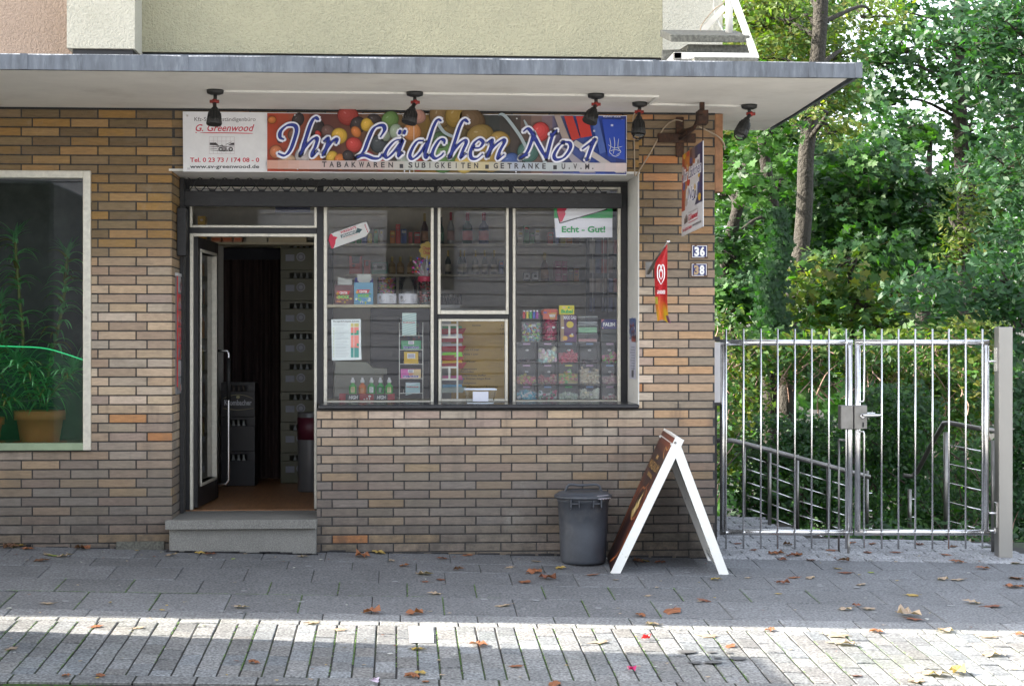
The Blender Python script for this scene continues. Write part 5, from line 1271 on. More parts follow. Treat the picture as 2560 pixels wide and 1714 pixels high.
for i, (u, (c, cn_, ex)) in enumerate(zip((882,906,928.5,951,973), cols5)):
    k = (.66+D)/FPX; x = XU(u,.66); z = zwb+.006; r = 10*k; h = 55*k
    o = thing('drink_bottle', f'{cn_} sport drink bottle {ex}'.strip() if ex else 'orange sport drink bottle, the only orange one in the tray', 'bottle', Vector((x,.665,z)), 'sport drink bottles in the window tray')
    m = MB(); m.lathe((x,.665,z), [(r*.9,0),(r,.004),(r,h*.25),(r*.93,h*.30),(r,h*.38),(r*.98,h*.5),(r*.9,h*.60),(r*.5,h*.68),(r*.42,h*.70),(r*.42,h*.74)], c, 20); m.build('bottle', 'goods', o)
    m = MB(); m.lathe((x,.665,z+h*.74), [(r*.5,0),(r*.55,h*.03),(r*.5,h*.12),(r*.3,h*.16),(r*.28,h*.24)], (.6,.6,.6), 14); m.build('cap', 'goods', o)
    p = Print(.664-r-.001); lc = [(.5,.42,.2),(.6,.2,.05),(.6,.62,.6),(.03,.1,.05),(.55,.5,.25)][i]; p.rect(u-5,967,u+5,981,lc); p.up()
    for q in range(4): p.rect(u-4,969+q*3,u+4-rc(0,3),970+q*3,(.1,.15,.1) if i != 3 else (.6,.6,.6))
    p.build('label', o, 'goods_print')
# wire rack with rolls
rk = thing('wire_rack', 'white wire rack holding boxes of mints at the right of the left shop window', 'rack', P(1027, 998, .66))
m = MB()
for u in (998.5, 1057): 
    for y in (.62, .74): m.tube([P(u,823 if y < .7 else 806,y), P(u,999,y)], .0035, (.62,.62,.58), 6)
for v in (838.5, 874, 910, 946, 982.5):
    for y in (.62, .74): m.tube([P(998.5,v,y), P(1057,v,y)], .0025, (.62,.62,.58), 5)
    for q in range(7): m.tube([P(999+q*9.6,v,.62), P(999+q*9.6,v-9,.74)], .0018, (.62,.62,.58), 4)
m.build('wire_frame', 'goods', rk)
def f_mint(c2, stripes=None):
    def f(p, u0, v0, u1, v1):
        p.rect(u0+(u1-u0)*.36, v0+1, u0+(u1-u0)*.64, v0+9.5, (.62,.62,.62)); p.up()
        for i in range(7): p.rect(u0+(u1-u0)*.4+i*1.5, v0+2, u0+(u1-u0)*.4+i*1.5+.7, v0+8.5, (.05,.04,.2))
        p.text('mentos', u0+5.5, u1-5.5, v1-3.5, 7.2, (.75,.75,.78), .07); p.up(); p.text('mentos', u0+6, u1-6, v1-3.8, 6.8, (.05,.03,.25), .03)
    return f
def f_str(p, u0, v0, u1, v1):
    n = 9
    for i in range(n): a = v0+4+(v1-v0-4)*i/n; p.poly([(u0,a+6),(u1,a-4 if a-4 > v0 else v0),(u1,a-1.5 if a-1.5 > v0 else v0),(u0,a+8)], (.30,.45,.46)); 
    p.up(); p.text('Frühstück', u0+3, u1-3, v0+(v1-v0)*.45, 3, (.5,.05,.05), .03)
item_box('mint_box', 'green box of mint rolls on the wire rack', 'box', 1003,851,1053,874,.63,.1,(.03,.22,.10),None,f_mint(0))
def f_yel(p, u0, v0, u1, v1):
    p.rect(u0+8,v0+4,u1-8,v0+17,(.62,.62,.6)); p.up()
    for i in range(8): p.rect(u0+10.5+i*2,v0+5.5,u0+11.4+i*2,v0+14.5,(.08,.07,.2))
item_box('mint_box', 'plain yellow box with barcode in the middle of the wire rack', 'box', 1010,879,1046,909,.63,.1,(.55,.36,.03),None,f_yel)
def f_pink(p, u0, v0, u1, v1):
    p.rect(u0+(u1-u0)*.62,v0+.5,u1,v1,(.55,.42,.22)); p.rect(u0+(u1-u0)*.4,v0+.5,u0+(u1-u0)*.62,v1,(.55,.25,.15)); p.up(); f_mint(0)(p, u0, v0, u1, v1)
item_box('mint_box', 'pink and yellow box of fruit rolls low on the wire rack', 'box', 1002,922,1052,946.5,.63,.1,(.52,.10,.35),None,f_pink)
item_box('striped_box', 'tall pale green striped carton at the top of the wire rack', 'box', 1005,782,1041,838,.63,.1,(.48,.60,.56),None,f_str)
item_box('striped_box', 'short pale blue striped carton at the foot of the wire rack', 'box', 1014,956,1050,982.5,.63,.1,(.48,.58,.62),None,f_str)
# cash register
cr = thing('cash_register', 'grey cash register standing behind the sport drink bottles', 'cash register', P(890,990,1.0))
m = MB(); x0,x1,z0,z1 = R(828,905,965,935,1.0); zq = P(890,992,1.0).z
m.box(x0+.02,x1-.02,1.0,1.35,zq,z0,(.17,.17,.14),bev=.006)
a = [P(836,935,1.0),P(967,935,1.0),P(967,921,1.0),P(933,920,1.0),P(916,905,1.0),P(840,903,1.0)]; bq = [q+Vector((0,.35,0)) for q in a]
m.add(a+bq, [(0,1,2,3,4,5),(11,10,9,8,7,6)] + [(i,(i+6),(i+1)%6+6,(i+1)%6) for i in range(6)], (.22,.23,.19)); m.build('body', 'goods', cr)
m = MB(); x0,x1,z0,z1 = R(925,790,1000,905,1.3); m.box(x0,x1,1.3,1.34,z0,z1,(.03,.03,.035),bev=.004); m.build('screen', 'goods', cr)

# --- middle window: tray rack, menu board, tray box on the sill
sw = thing('sweets_rack', 'white metal rack of small red sweet trays behind the serving hatch', 'rack', P(1125,998,.66))
m = MB()
for u in (1102,1143.5):
    x0,x1,z0,z1 = R(u-2.2,803,u+2.2,998,.64); m.box(x0,x1,.64,.65,z0,z1,(.62,.62,.56))
for v in (812,843,918,948):
    x0,x1,z0,z1 = R(1102,v-2.5,1145,v+2.5,.641); m.box(x0,x1,.6425,.652,z0,z1,(.62,.62,.56))
for a, b_ in ((812,843),(918,948)): x0,x1,z0,z1 = R(1121,a,1126,b_,.641); m.box(x0,x1,.644,.653,z0,z1,(.62,.62,.56))
m.build('upright', 'goods', sw)
trc = [((.30,.02,.03),(.05,.25,.1)),((.30,.02,.03),(.5,.5,.55)),((.32,.03,.04),(.35,.35,.38)),((.34,.02,.03),(.22,.6,.05)),((.32,.02,.03),(.6,.4,.03)),((.12,.12,.14),(.5,.08,.25)),((.30,.36,.33),(.1,.3,.5))]
for i, v in enumerate((822,842,866,888,908,946,968)):
    m = MB(); A = [P(1104,v,.70),P(1160 if i % 2 else 1166,v-2,.78),P(1157,v+13,.78),P(1104,v+13,.70)]; B = [q+Vector((0,.08,0)) for q in A]
    m.add(A+B, [(3,2,1,0),(4,5,6,7)] + [(j,4+j,4+(j+1)%4,(j+1)%4) for j in range(4)], trc[i][0])
    A = [P(1106,v-7,.71),P(1154,v-8,.77),P(1157,v+3,.77),P(1106,v+4,.71)]; B = [q+Vector((0,.05,0)) for q in A]
    m.add(A+B, [(3,2,1,0),(4,5,6,7)] + [(j,4+j,4+(j+1)%4,(j+1)%4) for j in range(4)], trc[i][1]); m.build('sweet_tray', 'goods', sw)
mb_ = thing('menu_board', 'yellow-brown handwritten price board behind the serving hatch', 'board', P(1200,1000,1.0))
m = MB(); x0,x1,z0,z1 = R(1128,800,1272,1001,.95); m.box(x0,x1,.95,.97,z0,z1); m.build('board', 'paperboard', mb_)
p = Print(.948); random.seed(8)
wr = [('Getränke',1180,1202,815),('1,-',1252,1262,815),('1,20',1250,1262,824),('1,50',1250,1262,836),('Cola 0,5 Liter',1160,1198,876),('Fanta 1 Liter',1160,1196,887),('Wasser',1164,1190,905),('1,-',1252,1262,875),('Zigaretten',1152,1192,924),('Zeitschriften',1150,1184,931),('Heißgetränke, Kaffee',1150,1214,940),('warme Brötchen, belegte Brote',1146,1226,948),('Süßigkeiten',1160,1190,959),('Bockwurst und Brötchen',1160,1244,968)]
for t, a, b_, v in wr: p.text(t, a, b_, v, 4.2, (.06,.045,.02), .012, .25)
p.build('handwriting', mb_)
tbx = thing('plastic_tray', 'clear plastic tub with a white paper label on the window sill', 'plastic tub', P(1202,1013,.2))
yt_ = .16; zs_ = zsill+.028
a = [P(u, v, yt_) for u, v in ((1168,1013),(1234,1013),(1241,973),(1163,973))]
for q in a[:2]: q.z = zs_+.001
hgt = a[2].z - a[0].z
m = MB(); yb2 = yt_+.16; b2 = [Vector((q.x + (0 if i < 2 else 0), yb2, q.z)) for i, q in enumerate(a)]
a[0].y += .012; a[1].y += .012; b2[0].y -= .012; b2[1].y -= .012
m.add(a+b2, [(0,1,2,3),(5,4,7,6),(4,0,3,7),(1,5,6,2),(4,5,1,0)], (.5,)*3); m.build('tub_wall', 'clear_plastic', tbx)
m = MB(); m.tube([a[3], a[2], b2[2], b2[3], a[3]], .005, (.45,.5,.58), 6); m.tube([a[0],a[1]], .003, (.4,.45,.5), 5); m.build('rim', 'goods', tbx)
p = Print(yt_+.002); p.rect(1182,978,1221,1003,(.62,.64,.72)); p.build('paper_label', tbx)

# --- right window: poster and candy bins
ps = thing('window_poster', 'white and green poster reading Echt - Gut! inside the right shop window', 'poster', P(1458, 590, .555))
def pq(x, y): return (1260+x/5.6, 500+y/5.6)
p = Print(.553); p.poly([pq(*a) for a in ((725,525),(1518,525),(1518,-60),(700,-60),(705,260))], (.62,.62,.66)); p.up()
p.poly([pq(*a) for a in ((702,254),(1520,254),(1525,-60),(698,-60))], (.02,.30,.08)); p.up()
p.poly([pq(*a) for a in ((775,328),(738,180),(740,-60),(1440,-60),(1440,140),(1400,150),(800,328))], (.03,.03,.035)); p.up()
p.poly([pq(*a) for a in ((790,318),(748,175),(750,-60),(1428,-60),(1428,125),(1360,148),(820,305))], (.60,.60,.62)); p.up()
p.poly([pq(*a) for a in ((785,312),(745,170),(750,-60),(895,-60),(885,110),(855,160),(860,200),(815,300))], (.50,.03,.08)); p.up()
p.text('Echt - Gut!', pq(808,0)[0], pq(1418,0)[0], pq(0,450)[1], 14.5, (.02,.28,.09), .035); p.text('CHEWING', pq(1010,0)[0], pq(1100,0)[0], pq(0,140)[1], 4, (.35,.35,.35), 0, .3, rad(-12)); p.build('sheet', ps, 'goods_print')
COLU = [(1291,1342),(1344.5,1394),(1396,1447),(1448.5,1500),(1504,1545)]
ROWV = [(855,906.5),(909,960),(962.5,1001.5)]
fills = [[None,[(.6,.5,.5),(.5,.65,.6),(.65,.6,.4),(.62,.45,.5)],[(.55,.05,.10),(.6,.08,.12)],None,[(.45,.12,.08),(.2,.5,.08),(.5,.1,.2)]],
 [[(.55,.15,.08),(.5,.35,.06),(.5,.1,.15),(.3,.4,.06)],[(.35,.05,.06),(.4,.1,.1),(.35,.2,.1)],[(.55,.4,.08),(.2,.45,.1),(.6,.2,.15)],[(.62,.52,.38),(.55,.42,.28),(.68,.6,.45)],[(.4,.2,.22),(.45,.3,.25)]],
 [[(.02,.25,.38),(.6,.62,.62),(.03,.35,.45)],[(.6,.6,.6),(.05,.04,.04),(.45,.03,.1),(.04,.2,.1)],[(.5,.56,.45),(.45,.52,.4)],[(.66,.64,.5),(.6,.58,.45)],[(.6,.45,.4),(.5,.2,.2)]]]
desc = [['empty-looking','marshmallow','pink berry','dark near-empty','mixed red and green'],['orange and yellow gummy','dark red cherry','yellow star gummy','cream banana','pale pink'],['blue dolphin gummy','black and white liquorice','pale green ring','white mouse gummy','few pink']]
levels = [[.12,.75,.65,.1,.5],[.5,.45,.7,.85,.5],[.7,.6,.55,.75,.3]]
rown = ['in the top row of the bin wall','in the middle row of the bin wall','in the bottom row of the bin wall']
random.seed(31)
for r_ in range(3):
    for c_ in range(5):
        u0, u1 = COLU[c_]; v0, v1 = ROWV[r_]; y = .64
        x0,x1,z0,z1 = R(u0,v0,u1,v1,y)
        if r_ == 2: z0 = zwb
        o = thing('candy_bin', f'clear bin of {desc[r_][c_]} sweets {rown[r_]}', 'candy bin', Vector(((x0+x1)/2,.72,z0)), 'clear candy bins stacked in the right shop window')
        m = MB(); t = .002
        dk = (.022,.023,.026)
        m.box(x0,x1,y+.16,y+.163,z0,z1,dk); m.box(x0,x0+t,y+.004,y+.16,z0,z1,dk); m.box(x1-t,x1,y+.004,y+.16,z0,z1,dk); m.box(x0+t,x1-t,y+.004,y+.16,z0,z0+t,dk); m.box(x0+t,x1-t,y+.03,y+.16,z1-t,z1,(.10,.10,.11)); m.build('shell', 'goods', o)
        g = MB(); g.box(x0+t,x1-t,y,y+.0025,z0+.001,z1-.001); g.build('front', 'clear_plastic', o)
        f = fills[r_][c_] or [(.08,.04,.05),(.05,.03,.04)]; lv = levels[r_][c_]; m = MB(); H = z1-z0-.01
        n = int(90*lv)+12; big = .019 if desc[r_][c_] in ('marshmallow',) else .0125
        m.box(x0+.004,x1-.004,y+.03,y+.15,z0+.004,z0+.004+H*lv*.75,tuple(q*.7 for q in f[0]))
        for i in range(n):
            X = rc(x0+.012,x1-.012); Y = y + rc(.014,.045); Z = z0 + .004 + rc(0,1)*H*lv*(.8+.25*math.sin(X*60)); cc = jit(random.choice(f), .2); s_ = big*rc(.7,1.15)
            Mr = Matrix.Translation((X,Y,min(Z, z1-.02))) @ Matrix.Rotation(rc(0,6.28),4,Vector((rc(-1,1),rc(-1,1),rc(-1,1))).normalized())
            kx = 1.7 if desc[r_][c_] in ('cream banana','white mouse gummy','blue dolphin gummy') else 1
            m.box(-s_*kx,s_*kx,-s_*.5,s_*.5,-s_*.7,s_*.7,cc,bev=s_*.35,M=Mr)
        m.build('sweets', 'goods', o)
        p = Print(y-.0006); um = (u0+u1)/2; lc = random.choice([(.45,.32,.48),(.25,.35,.55),(.5,.36,.5)])
        if (r_, c_) == (2,2): lc = (.03,.28,.08)
        if (r_, c_) == (1,2): lc = (.42,.42,.1)
        p.rect(um-9,v0+2.5,um+9,v0+6.5,lc); p.disc(um+rc(-2,3),v0+(20 if r_ < 2 else 23),4.4,2.3,(.66,.66,.68),14); p.up(); p.text(random.choice(['10c','5c','15c']),um-2.5,um+2.5,v0+(21 if r_ < 2 else 24),2.2,(.1,.1,.12),.02)
        p.build('price_label', o)
ztop = R(1291,855,1342,906.5,.64)[3] + .001
jb = thing('candy_bin', 'clear square bin of multicoloured wrapped toffees on top of the bin wall', 'candy bin', P(1328,852,.7), 'clear candy bins stacked in the right shop window')
x0,x1,z0,z1 = R(1304,802,1353,853,.64); z0 = ztop
g = MB(); g.box(x0,x1,.64,.643,z0,z1); g.box(x0,x0+.002,.643,.75,z0,z1); g.box(x1-.002,x1,.643,.75,z0,z1); g.build('shell', 'clear_plastic', jb)
m = MB(); wr_ = [(.55,.25,.4),(.5,.5,.1),(.15,.4,.3),(.6,.6,.6),(.5,.2,.08),(.2,.3,.5),(.3,.5,.15)]
for i in range(170):
    Mr = Matrix.Translation((rc(x0+.012,x1-.012), rc(.65,.72), z0+.008+rc(0,1)*(z1-z0-.03))) @ Matrix.Rotation(rc(0,6.28),4,Vector((rc(-1,1),rc(-1,1),rc(-1,1))).normalized()); m.box(-.011,.011,-.006,.006,-.005,.005,jit(random.choice(wr_),.2),bev=.002,M=Mr)
m.build('sweets', 'goods', jb)
li = thing('lighter_rack', 'black rack with five coloured lighters on top of the toffee bin', 'lighter rack', P(1328,801,.68))
m = MB(); x0,x1,z0,z1 = R(1304,785,1351,801,.66); m.box(x0,x1,.66,.74,z0,z1,(.02,.02,.02),bev=.002); m.build('rack', 'goods', li)
for u, c in zip((1310,1318.5,1326.5,1335,1343), ((.45,.02,.03),(.5,.42,.03),(.03,.3,.08),(.03,.08,.4),(.25,.03,.25))):
    m = MB(); x0,x1,z0,z1 = R(u-3,779,u+3,796,.655); m.box(x0,x1,.652,.664,z0,z1,c,bev=.002); lg = m.build('lighter', 'goods', li)
    m = MB(); m.box(x0+.001,x1-.001,.653,.663,z1,z1+.011,(.6,.6,.62),bev=.001); m.build('cap', 'goods', lg)
tb_ = jar('chew_tub', 'tall tub of pink chews with a red lid above the bin wall', 1355, 776, 1396, 853, .64, [(.5,.03,.12),(.55,.05,.15)], None, (.55,.08,.02), None, 260, ztop, .72)
p = Print(.636); p.poly([(1359,772),(1392,772),(1393,799),(1357,797)], (.58,.08,.03)); p.up(); p.poly([(1370,782),(1392,781),(1386,797),(1376,797)], (.6,.3,.03)); p.up()
for i in range(4): p.poly([(1373+i*4,786),(1376.5+i*4,785),(1377-(i-2)*.6+i*3.6,793),(1374+i*3.6,792)], (.75,.72,.7))
p.rect(1359,779,1367,783,(.1,.1,.35)); p.disc(1384,818,4,3,(.7,.7,.7),12); p.build('label', tb_)
def f_maxi(p, u0, v0, u1, v1):
    p.rect(u0+.5,v0+.5,u0+9,v1-.5,(.30,.22,.12)); p.up(); p.text('MAXI GAU', u0+8, u1-2, v0+11, 8.5, (.55,.55,.58), .03); p.up()
    p.disc(u0+24, v0+24, 9, 8.5, (.55,.42,.03), 16); p.disc(u0+12,v1-8,6,6,(.55,.3,.03),12); p.disc(u0+28,v1-14,6,3.5,(.6,.4,.04),12); p.up(); p.poly([(u0+26,v1-20),(u0+32,v1-20),(u0+30,v1-12)], (.6,.6,.6)); p.disc(u0+6,v1-34,4,2.2,(.7,.7,.7),12)
item_box('sweets_tin', 'purple tin with a yellow ball and large lettering above the bin wall', 'tin', 1401,787,1442,853,.64,.1,(.09,.03,.10),None,f_maxi,ztop)
def f_zub(p, u0, v0, u1, v1): p.text('Bubal', u0+5, u1-4, v1-4, 8, (.03,.35,.05), .06); p.disc(u0+24,v0+5.5,2.6,2.6,(.05,.35,.08),10); p.disc(u0+12,v0+5.5,4,2,(.6,.45,.3),10)
item_box('yellow_box', 'small yellow box with green lettering on top of the purple tin', 'box', 1398,763,1436,786,.645,.08,(.62,.55,.02),None,f_zub)
for i, (v0, v1, f, lab) in enumerate(((790,811,(.25,.27,.27),'uppermost clear lunch box of the stack, with grey sweets'),(811.5,832,(.22,.5,.25),'middle clear lunch box of the stack, with green sweets'),(832.5,853,(.55,.25,.24),'lowest clear lunch box of the stack, with pink sweets'))):
    x0,x1,z0,z1 = R(1445,v0,1494.5,v1,.64)
    if i == 2: z0 = ztop
    o = thing('lunch_box', lab, 'plastic box', Vector(((x0+x1)/2,.7,z0)), 'stack of clear boxes beside the purple tin'); m = MB(); m.box(x0+.004,x1-.004,.645,.74,z0+.002,z0+(z1-z0)*(.7 if i == 1 else .35),f,bev=.003); m.build('sweets', 'goods', o)
    g = MB(); g.box(x0+.001,x1-.001,.642,.644,z0,z1-.006); g.build('shell', 'clear_plastic', o); m = MB(); m.box(x0,x1,.64,.745,z1-.006,z1-.001,(.45,.5,.5),bev=.002); m.build('lid', 'goods', o)
item_box('dark_box', 'dark open box under the blue gum box at the right window edge', 'box', 1502,822.5,1544,853,.645,.1,(.04,.05,.05),None,None,ztop)
def f_fal(p, u0, v0, u1, v1): p.text('FALIM', u0+4, u1-4, v1-7, 8.5, (.7,.7,.72), .05); p.poly([(u0,v0+8),(u0,v0),(u0+8,v0)], (.5,.2,.25)); p.rect(u0+2,v1-4,u0+5,v1-1,(.6,.3,.3))
item_box('gum_box', 'dark blue gum box with white lettering on the right of the bin wall', 'box', 1503.5,798,1541.5,822,.645,.09,(.035,.035,.16),None,f_fal)

# --- inside the shop: shelves with bottles
YS = 3.35
def shelf(u0, u1, v, y=YS, lab='', d=.3):
    x0,x1,z0,z1 = R(u0,v-3,u1,v+3,y); m = MB(); m.box(x0,x1,y,y+d,z0,z1,(.5,)*3,bev=.002); tag(m.build('shop_shelf', 'shelf_board'), lab, 'shelf'); return z1
zA_ = shelf(855,1270,612,YS,'upper wall shelf with tall bottles inside the shop'); zB_ = shelf(862,1290,688,YS,'lower wall shelf with sparkling wine bottles inside the shop')
zC_ = shelf(1290,1455,612,YS,'upper wall shelf seen through the right shop window'); zD_ = shelf(1290,1455,706,YS,'lower wall shelf with brandy and pink cartons seen through the right window')
def bottle(u, v0, zb_, r_px, y, lab, glassc, labc, capc, group):
    k = (y+D)/FPX; x = XU(u, y); h = P(u, v0, y).z - zb_; r = r_px*k
    o = thing('bottle', lab, 'bottle', Vector((x, y+.1, zb_)), group)
    m = MB(); m.lathe((x,y+.1,zb_), [(r*.9,0),(r,.005),(r,h*.5),(r*.9,h*.58),(r*.42,h*.70),(r*.32,h*.76),(r*.32,h*.95)], glassc, 14); m.build('glass', 'goods', o)
    m = MB(); m.lathe((x,y+.1,zb_+h*.74), [(r*.38,0),(r*.38,h*.25),(r*.3,h*.26)], capc, 10); m.build('cap', 'goods', o)
    m = MB(); m.lathe((x,y+.1,zb_+h*.12), [(r*1.02,0),(r*1.02,h*.3)], labc, 14); m.build('label', 'goods_print', o)
gA = 'bottles on the wall shelves inside the shop'
for u, v0, r, g_, l_, c_, lab in ((1062,531,9,(.06,.02,.015),(.45,.25,.15),(.4,.3,.1),'amber brandy bottle with gold neck on the upper shelf'),(1104,540,7,(.03,.08,.05),(.08,.2,.12),(.1,.1,.1),'green bottle at the left frame edge of the middle window'),(1128,528,9,(.4,.4,.4),(.5,.35,.33),(.35,.04,.05),'clear spirits bottle with red cap on the upper shelf'),(1170,529,13,(.02,.06,.03),(.45,.08,.06),(.35,.04,.04),'wide green bottle with red oval label on the upper shelf'),(1211,529,13,(.05,.06,.14),(.45,.10,.09),(.35,.05,.06),'wide bluish bottle with red oval label on the upper shelf')):
    bottle(u, v0, zA_, r, YS, lab, g_, l_, c_, gA)
dr_ = ['at the left','just right of the pair','','','']
for i, (u, r, lab) in enumerate(((1121,7.5,'dark sparkling wine bottle with gold neck, leftmost in the middle window'),(1152,7,'dark sparkling wine bottle with gold neck beside its thin neighbour'),(1162,6,'thin dark bottle with gold neck between two sparkling wines'),(1190,7.5,'sparkling wine bottle with pale gold label in mid row'),(1213,7.5,'sparkling wine bottle with gold foil right of mid row'),(1237,8,'pale sparkling wine bottle with white label near the right frame'))):
    bottle(u, 624, zB_, r, YS, lab, (.015,.025,.015) if i < 3 else (.10,.10,.07), (.45,.40,.30), (.5,.38,.12), gA)
for i, (u, c, lab) in enumerate(((980,(.42,.28,.10),'first square amber bottle with yellow label'),(1001,(.40,.26,.10),'second square amber bottle with yellow label, with two neighbours'),(1027,(.42,.28,.12),'third square amber bottle behind the empty jar'))):
    bottle(u, 640, zB_, 9, YS, lab, (.25,.15,.04), c, (.45,.35,.1), gA)
bottle(1364, 630, zD_, 10, YS, 'brandy bottle with gold label seen through the right window', (.12,.05,.02), (.45,.25,.12), (.5,.4,.15), gA)
item_box('red_carton', 'red carton with black top on the shelf behind the sticker', 'carton', 873,640,905,686,YS,.2,(.40,.03,.02),None,lambda p,u0,v0,u1,v1:(p.poly([(u0+6,v0),(u1-4,v0),(u1-7,v0+18),(u0+8,v0+18)],(.03,.02,.02)),p.disc(u0+11,v0+24,4,4,(.1,.05,.05),10)),zB_)
item_box('red_carton', 'narrow red carton beside the larger red one on the shelf', 'carton', 910,650,926,686,YS,.2,(.38,.04,.03),None,lambda p,u0,v0,u1,v1:p.rect(u0+4,v0+2,u1-5,v0+14,(.03,.02,.03)),zB_)
item_box('green_carton', 'green and white carton in the middle of the lower shelf', 'carton', 929,655,969,687,YS,.2,(.03,.2,.12),None,lambda p,u0,v0,u1,v1:(p.rect(u0+2,v0+2,u1-2,v0+20,(.2,.22,.22)),p.up(),p.disc(u0+10,v0+12,4,5,(.6,.6,.6),10),p.disc(u0+30,v0+14,4,5,(.6,.6,.6),10)),zB_)
for u0, u1, lab in ((1388,1404,'pink carton beside the brandy bottle'),(1405,1419,'darker pink carton right of the first pink one')):
    item_box('pink_carton', lab, 'carton', u0,652,u1,704,YS,.2,(.35,.06,.14),None,lambda p,u0,v0,u1,v1:(p.rect(u0+3,v0+14,u1-3,v0+15.5,(.6,.5,.5)),p.rect(u0+3,v0+33,u1-3,v0+34.5,(.6,.5,.5))),zD_)
for u0, u1, lab in ((1309,1326,'small black cup with white print, left of its twin'),(1330,1347,'small black cup with white print, right of its twin')):
    item_box('printed_cup', lab, 'cup', u0,681,u1,704,YS,.1,(.05,.06,.06),None,lambda p,u0,v0,u1,v1:(p.rect(u0+1,v0+1,u1-1,v0+17,(.62,.62,.62)),p.up(),p.disc((u0+u1)/2,v0+9,4,3,(.1,.1,.1),10)),zD_)
random.seed(78)
clr = {'red':(.40,.04,.03),'yellow':(.45,.34,.05),'white':(.48,.47,.43),'blue':(.05,.10,.32),'brown':(.14,.07,.04),'green':(.05,.22,.08),'orange':(.48,.18,.04)}
for (ua, ub, zz_, vb_, where) in ((872,960,zA_,606,'on the upper shelf behind the sticker'),(975,1050,zA_,606,'on the upper shelf left of the amber bottle'),(1248,1268,zB_,682,'on the lower shelf at the middle window edge'),(1295,1360,zC_,606,'on the upper shelf in the right window'),(1370,1450,zC_,606,'on the upper shelf under the poster'),(1420,1452,zD_,700,'on the lower shelf right of the pink cartons')):
    u = ua
    while u < ub-8:
        w_ = rc(9,16); h_ = rc(20,46); cn_ = random.choice(list(clr)); cc = jit(clr[cn_],.2)
        item_box('carton', f'small {cn_} carton {where}', 'carton', u, vb_-h_, u+w_, vb_, YS+rc(0,.08), .15, cc, f'small {cn_} cartons {where}', lambda p,u0,v0,u1,v1:(p.rect(u0+2,v0+4,u1-2,v0+10,random.choice([(.5,.5,.48),(.5,.1,.08),(.5,.4,.1)])),p.rect(u0+2,v0+14,u1-3,v0+16,(.1,.1,.1))), zz_); u += w_ + rc(1,5)
random.seed(77)
x0,x1,z0,z1 = R(1100,750,1186,772,2.2); m = MB()
cw = thing('shop_counter', 'white perforated counter edge with rows of small bottles inside the shop', 'counter', P(1140,772,2.2)); m.box(x0,x1,2.2,2.6,P(1140,1000,2.2).z,z0,(.3,.3,.28)); x0,x1,z0,z1 = R(1100,762,1150,770,2.19); m.box(x0,x1,2.19,2.2,z0,z1,(.6,.6,.58)); m.build('counter_top', 'goods', cw)
m = MB()
for i in range(9): m.lathe(P(1104+i*6,762,2.25), [(.010,0),(.010,.05),(.004,.07),(.004,.085)], (.06,.05,.04), 8)
m.build('small_bottle', 'goods', cw)
# cigarette / magazine shelf at right
ms_ = thing('magazine_shelf', 'dark magazine shelf at the right inside the shop', 'shelf', P(1500,780,1.7)); m = MB()
x0,x1,z0,z1 = R(1466,560,1556,800,1.9); m.box(x0,x1,1.9,1.95,z0-.3,z1+.1,(.035,.04,.05)); m.build('back_panel', 'matte', ms_)
m = MB()
for i in range(4):
    for j in range(5):
        u = 1474+j*15; v = 600+i*48; p0 = P(u,v+34,1.86); p1 = P(u+12,v,1.88); m.box(p0.x,p1.x,1.86,1.87,p0.z,p1.z,jit(random.choice([(.05,.06,.1),(.2,.05,.05),(.3,.28,.25),(.08,.1,.2),(.25,.2,.18),(.04,.04,.05)]),.2))
m.build('magazine', 'goods_print', ms_); m = MB()
for u in (1482,1509,1520): m.tube([P(u,540,1.6), P(u,780,1.6)], .002, (.5,.5,.5), 5)
m.build('hanging_wire', 'goods', ms_)
fr_ = thing('fridge', 'dark glass-fronted drinks fridge inside the shop behind the cash register', 'fridge', P(960,1000,2.4)); m = MB(); x0,x1,z0,z1 = R(926,770,1075,990,2.4); m.box(x0,x1,2.4,2.9,zf,z1,(.05,.05,.055),bev=.006); m.build('cabinet', 'goods', fr_)
m = MB()
for i in range(60):
    p0 = P(rc(945,1050), rc(800,900), 2.39); s_ = rc(.01,.03); m.box(p0.x,p0.x+s_,2.388,2.392,p0.z,p0.z+s_*1.4,jit(random.choice([(.3,.1,.1),(.25,.2,.2),(.1,.15,.1),(.3,.3,.3),(.05,.05,.1)]),.3))
m.build('drink_can', 'goods', fr_)
# transom window content: shelf with packets, above the door
zE = shelf(468,795,608,2.6,'wall shelf above the inner doorway with packets',.25)
for i, (u0, v0, u1, c, lab) in enumerate(((494,590,514,(.5,.3,.03),'yellow packet at the left end of the shelf above the doorway'),(528,575,552,(.5,.22,.12),'left orange tube of stacked crisps above the door'),(556,575,580,(.5,.2,.10),'middle orange tube of stacked crisps above the door'),(584,576,604,(.5,.22,.12),'right orange tube of stacked crisps above the door'),(615,588,668,(.42,.38,.28),'flat cream carton lying on the shelf above the doorway'),(672,576,766,(.40,.33,.20),'long beige carton on the shelf above the doorway'))):
    item_box('packet', lab, 'packet', u0, v0 if i != 0 else 540, u1, 606, 2.6, .12, c, 'packets on the shelf above the inner doorway', (lambda p,u0,v0,u1,v1:(p.disc((u0+u1)/2,v0+10,4,3,(.6,.45,.3),10),p.rect(u0+3,v1-10,u1-3,v1-6,(.5,.1,.03)))) if i < 4 else None, zE)
m = MB(); x0,x1,z0,z1 = R(688,500,776,531,.60); m.box(x0,x1,.60,.605,z0,z1,(.012,.015,.04)); tag(m.build('dark_sticker', 'goods_print'), 'dark blue sticker at the top of the glass above the door', 'sticker')
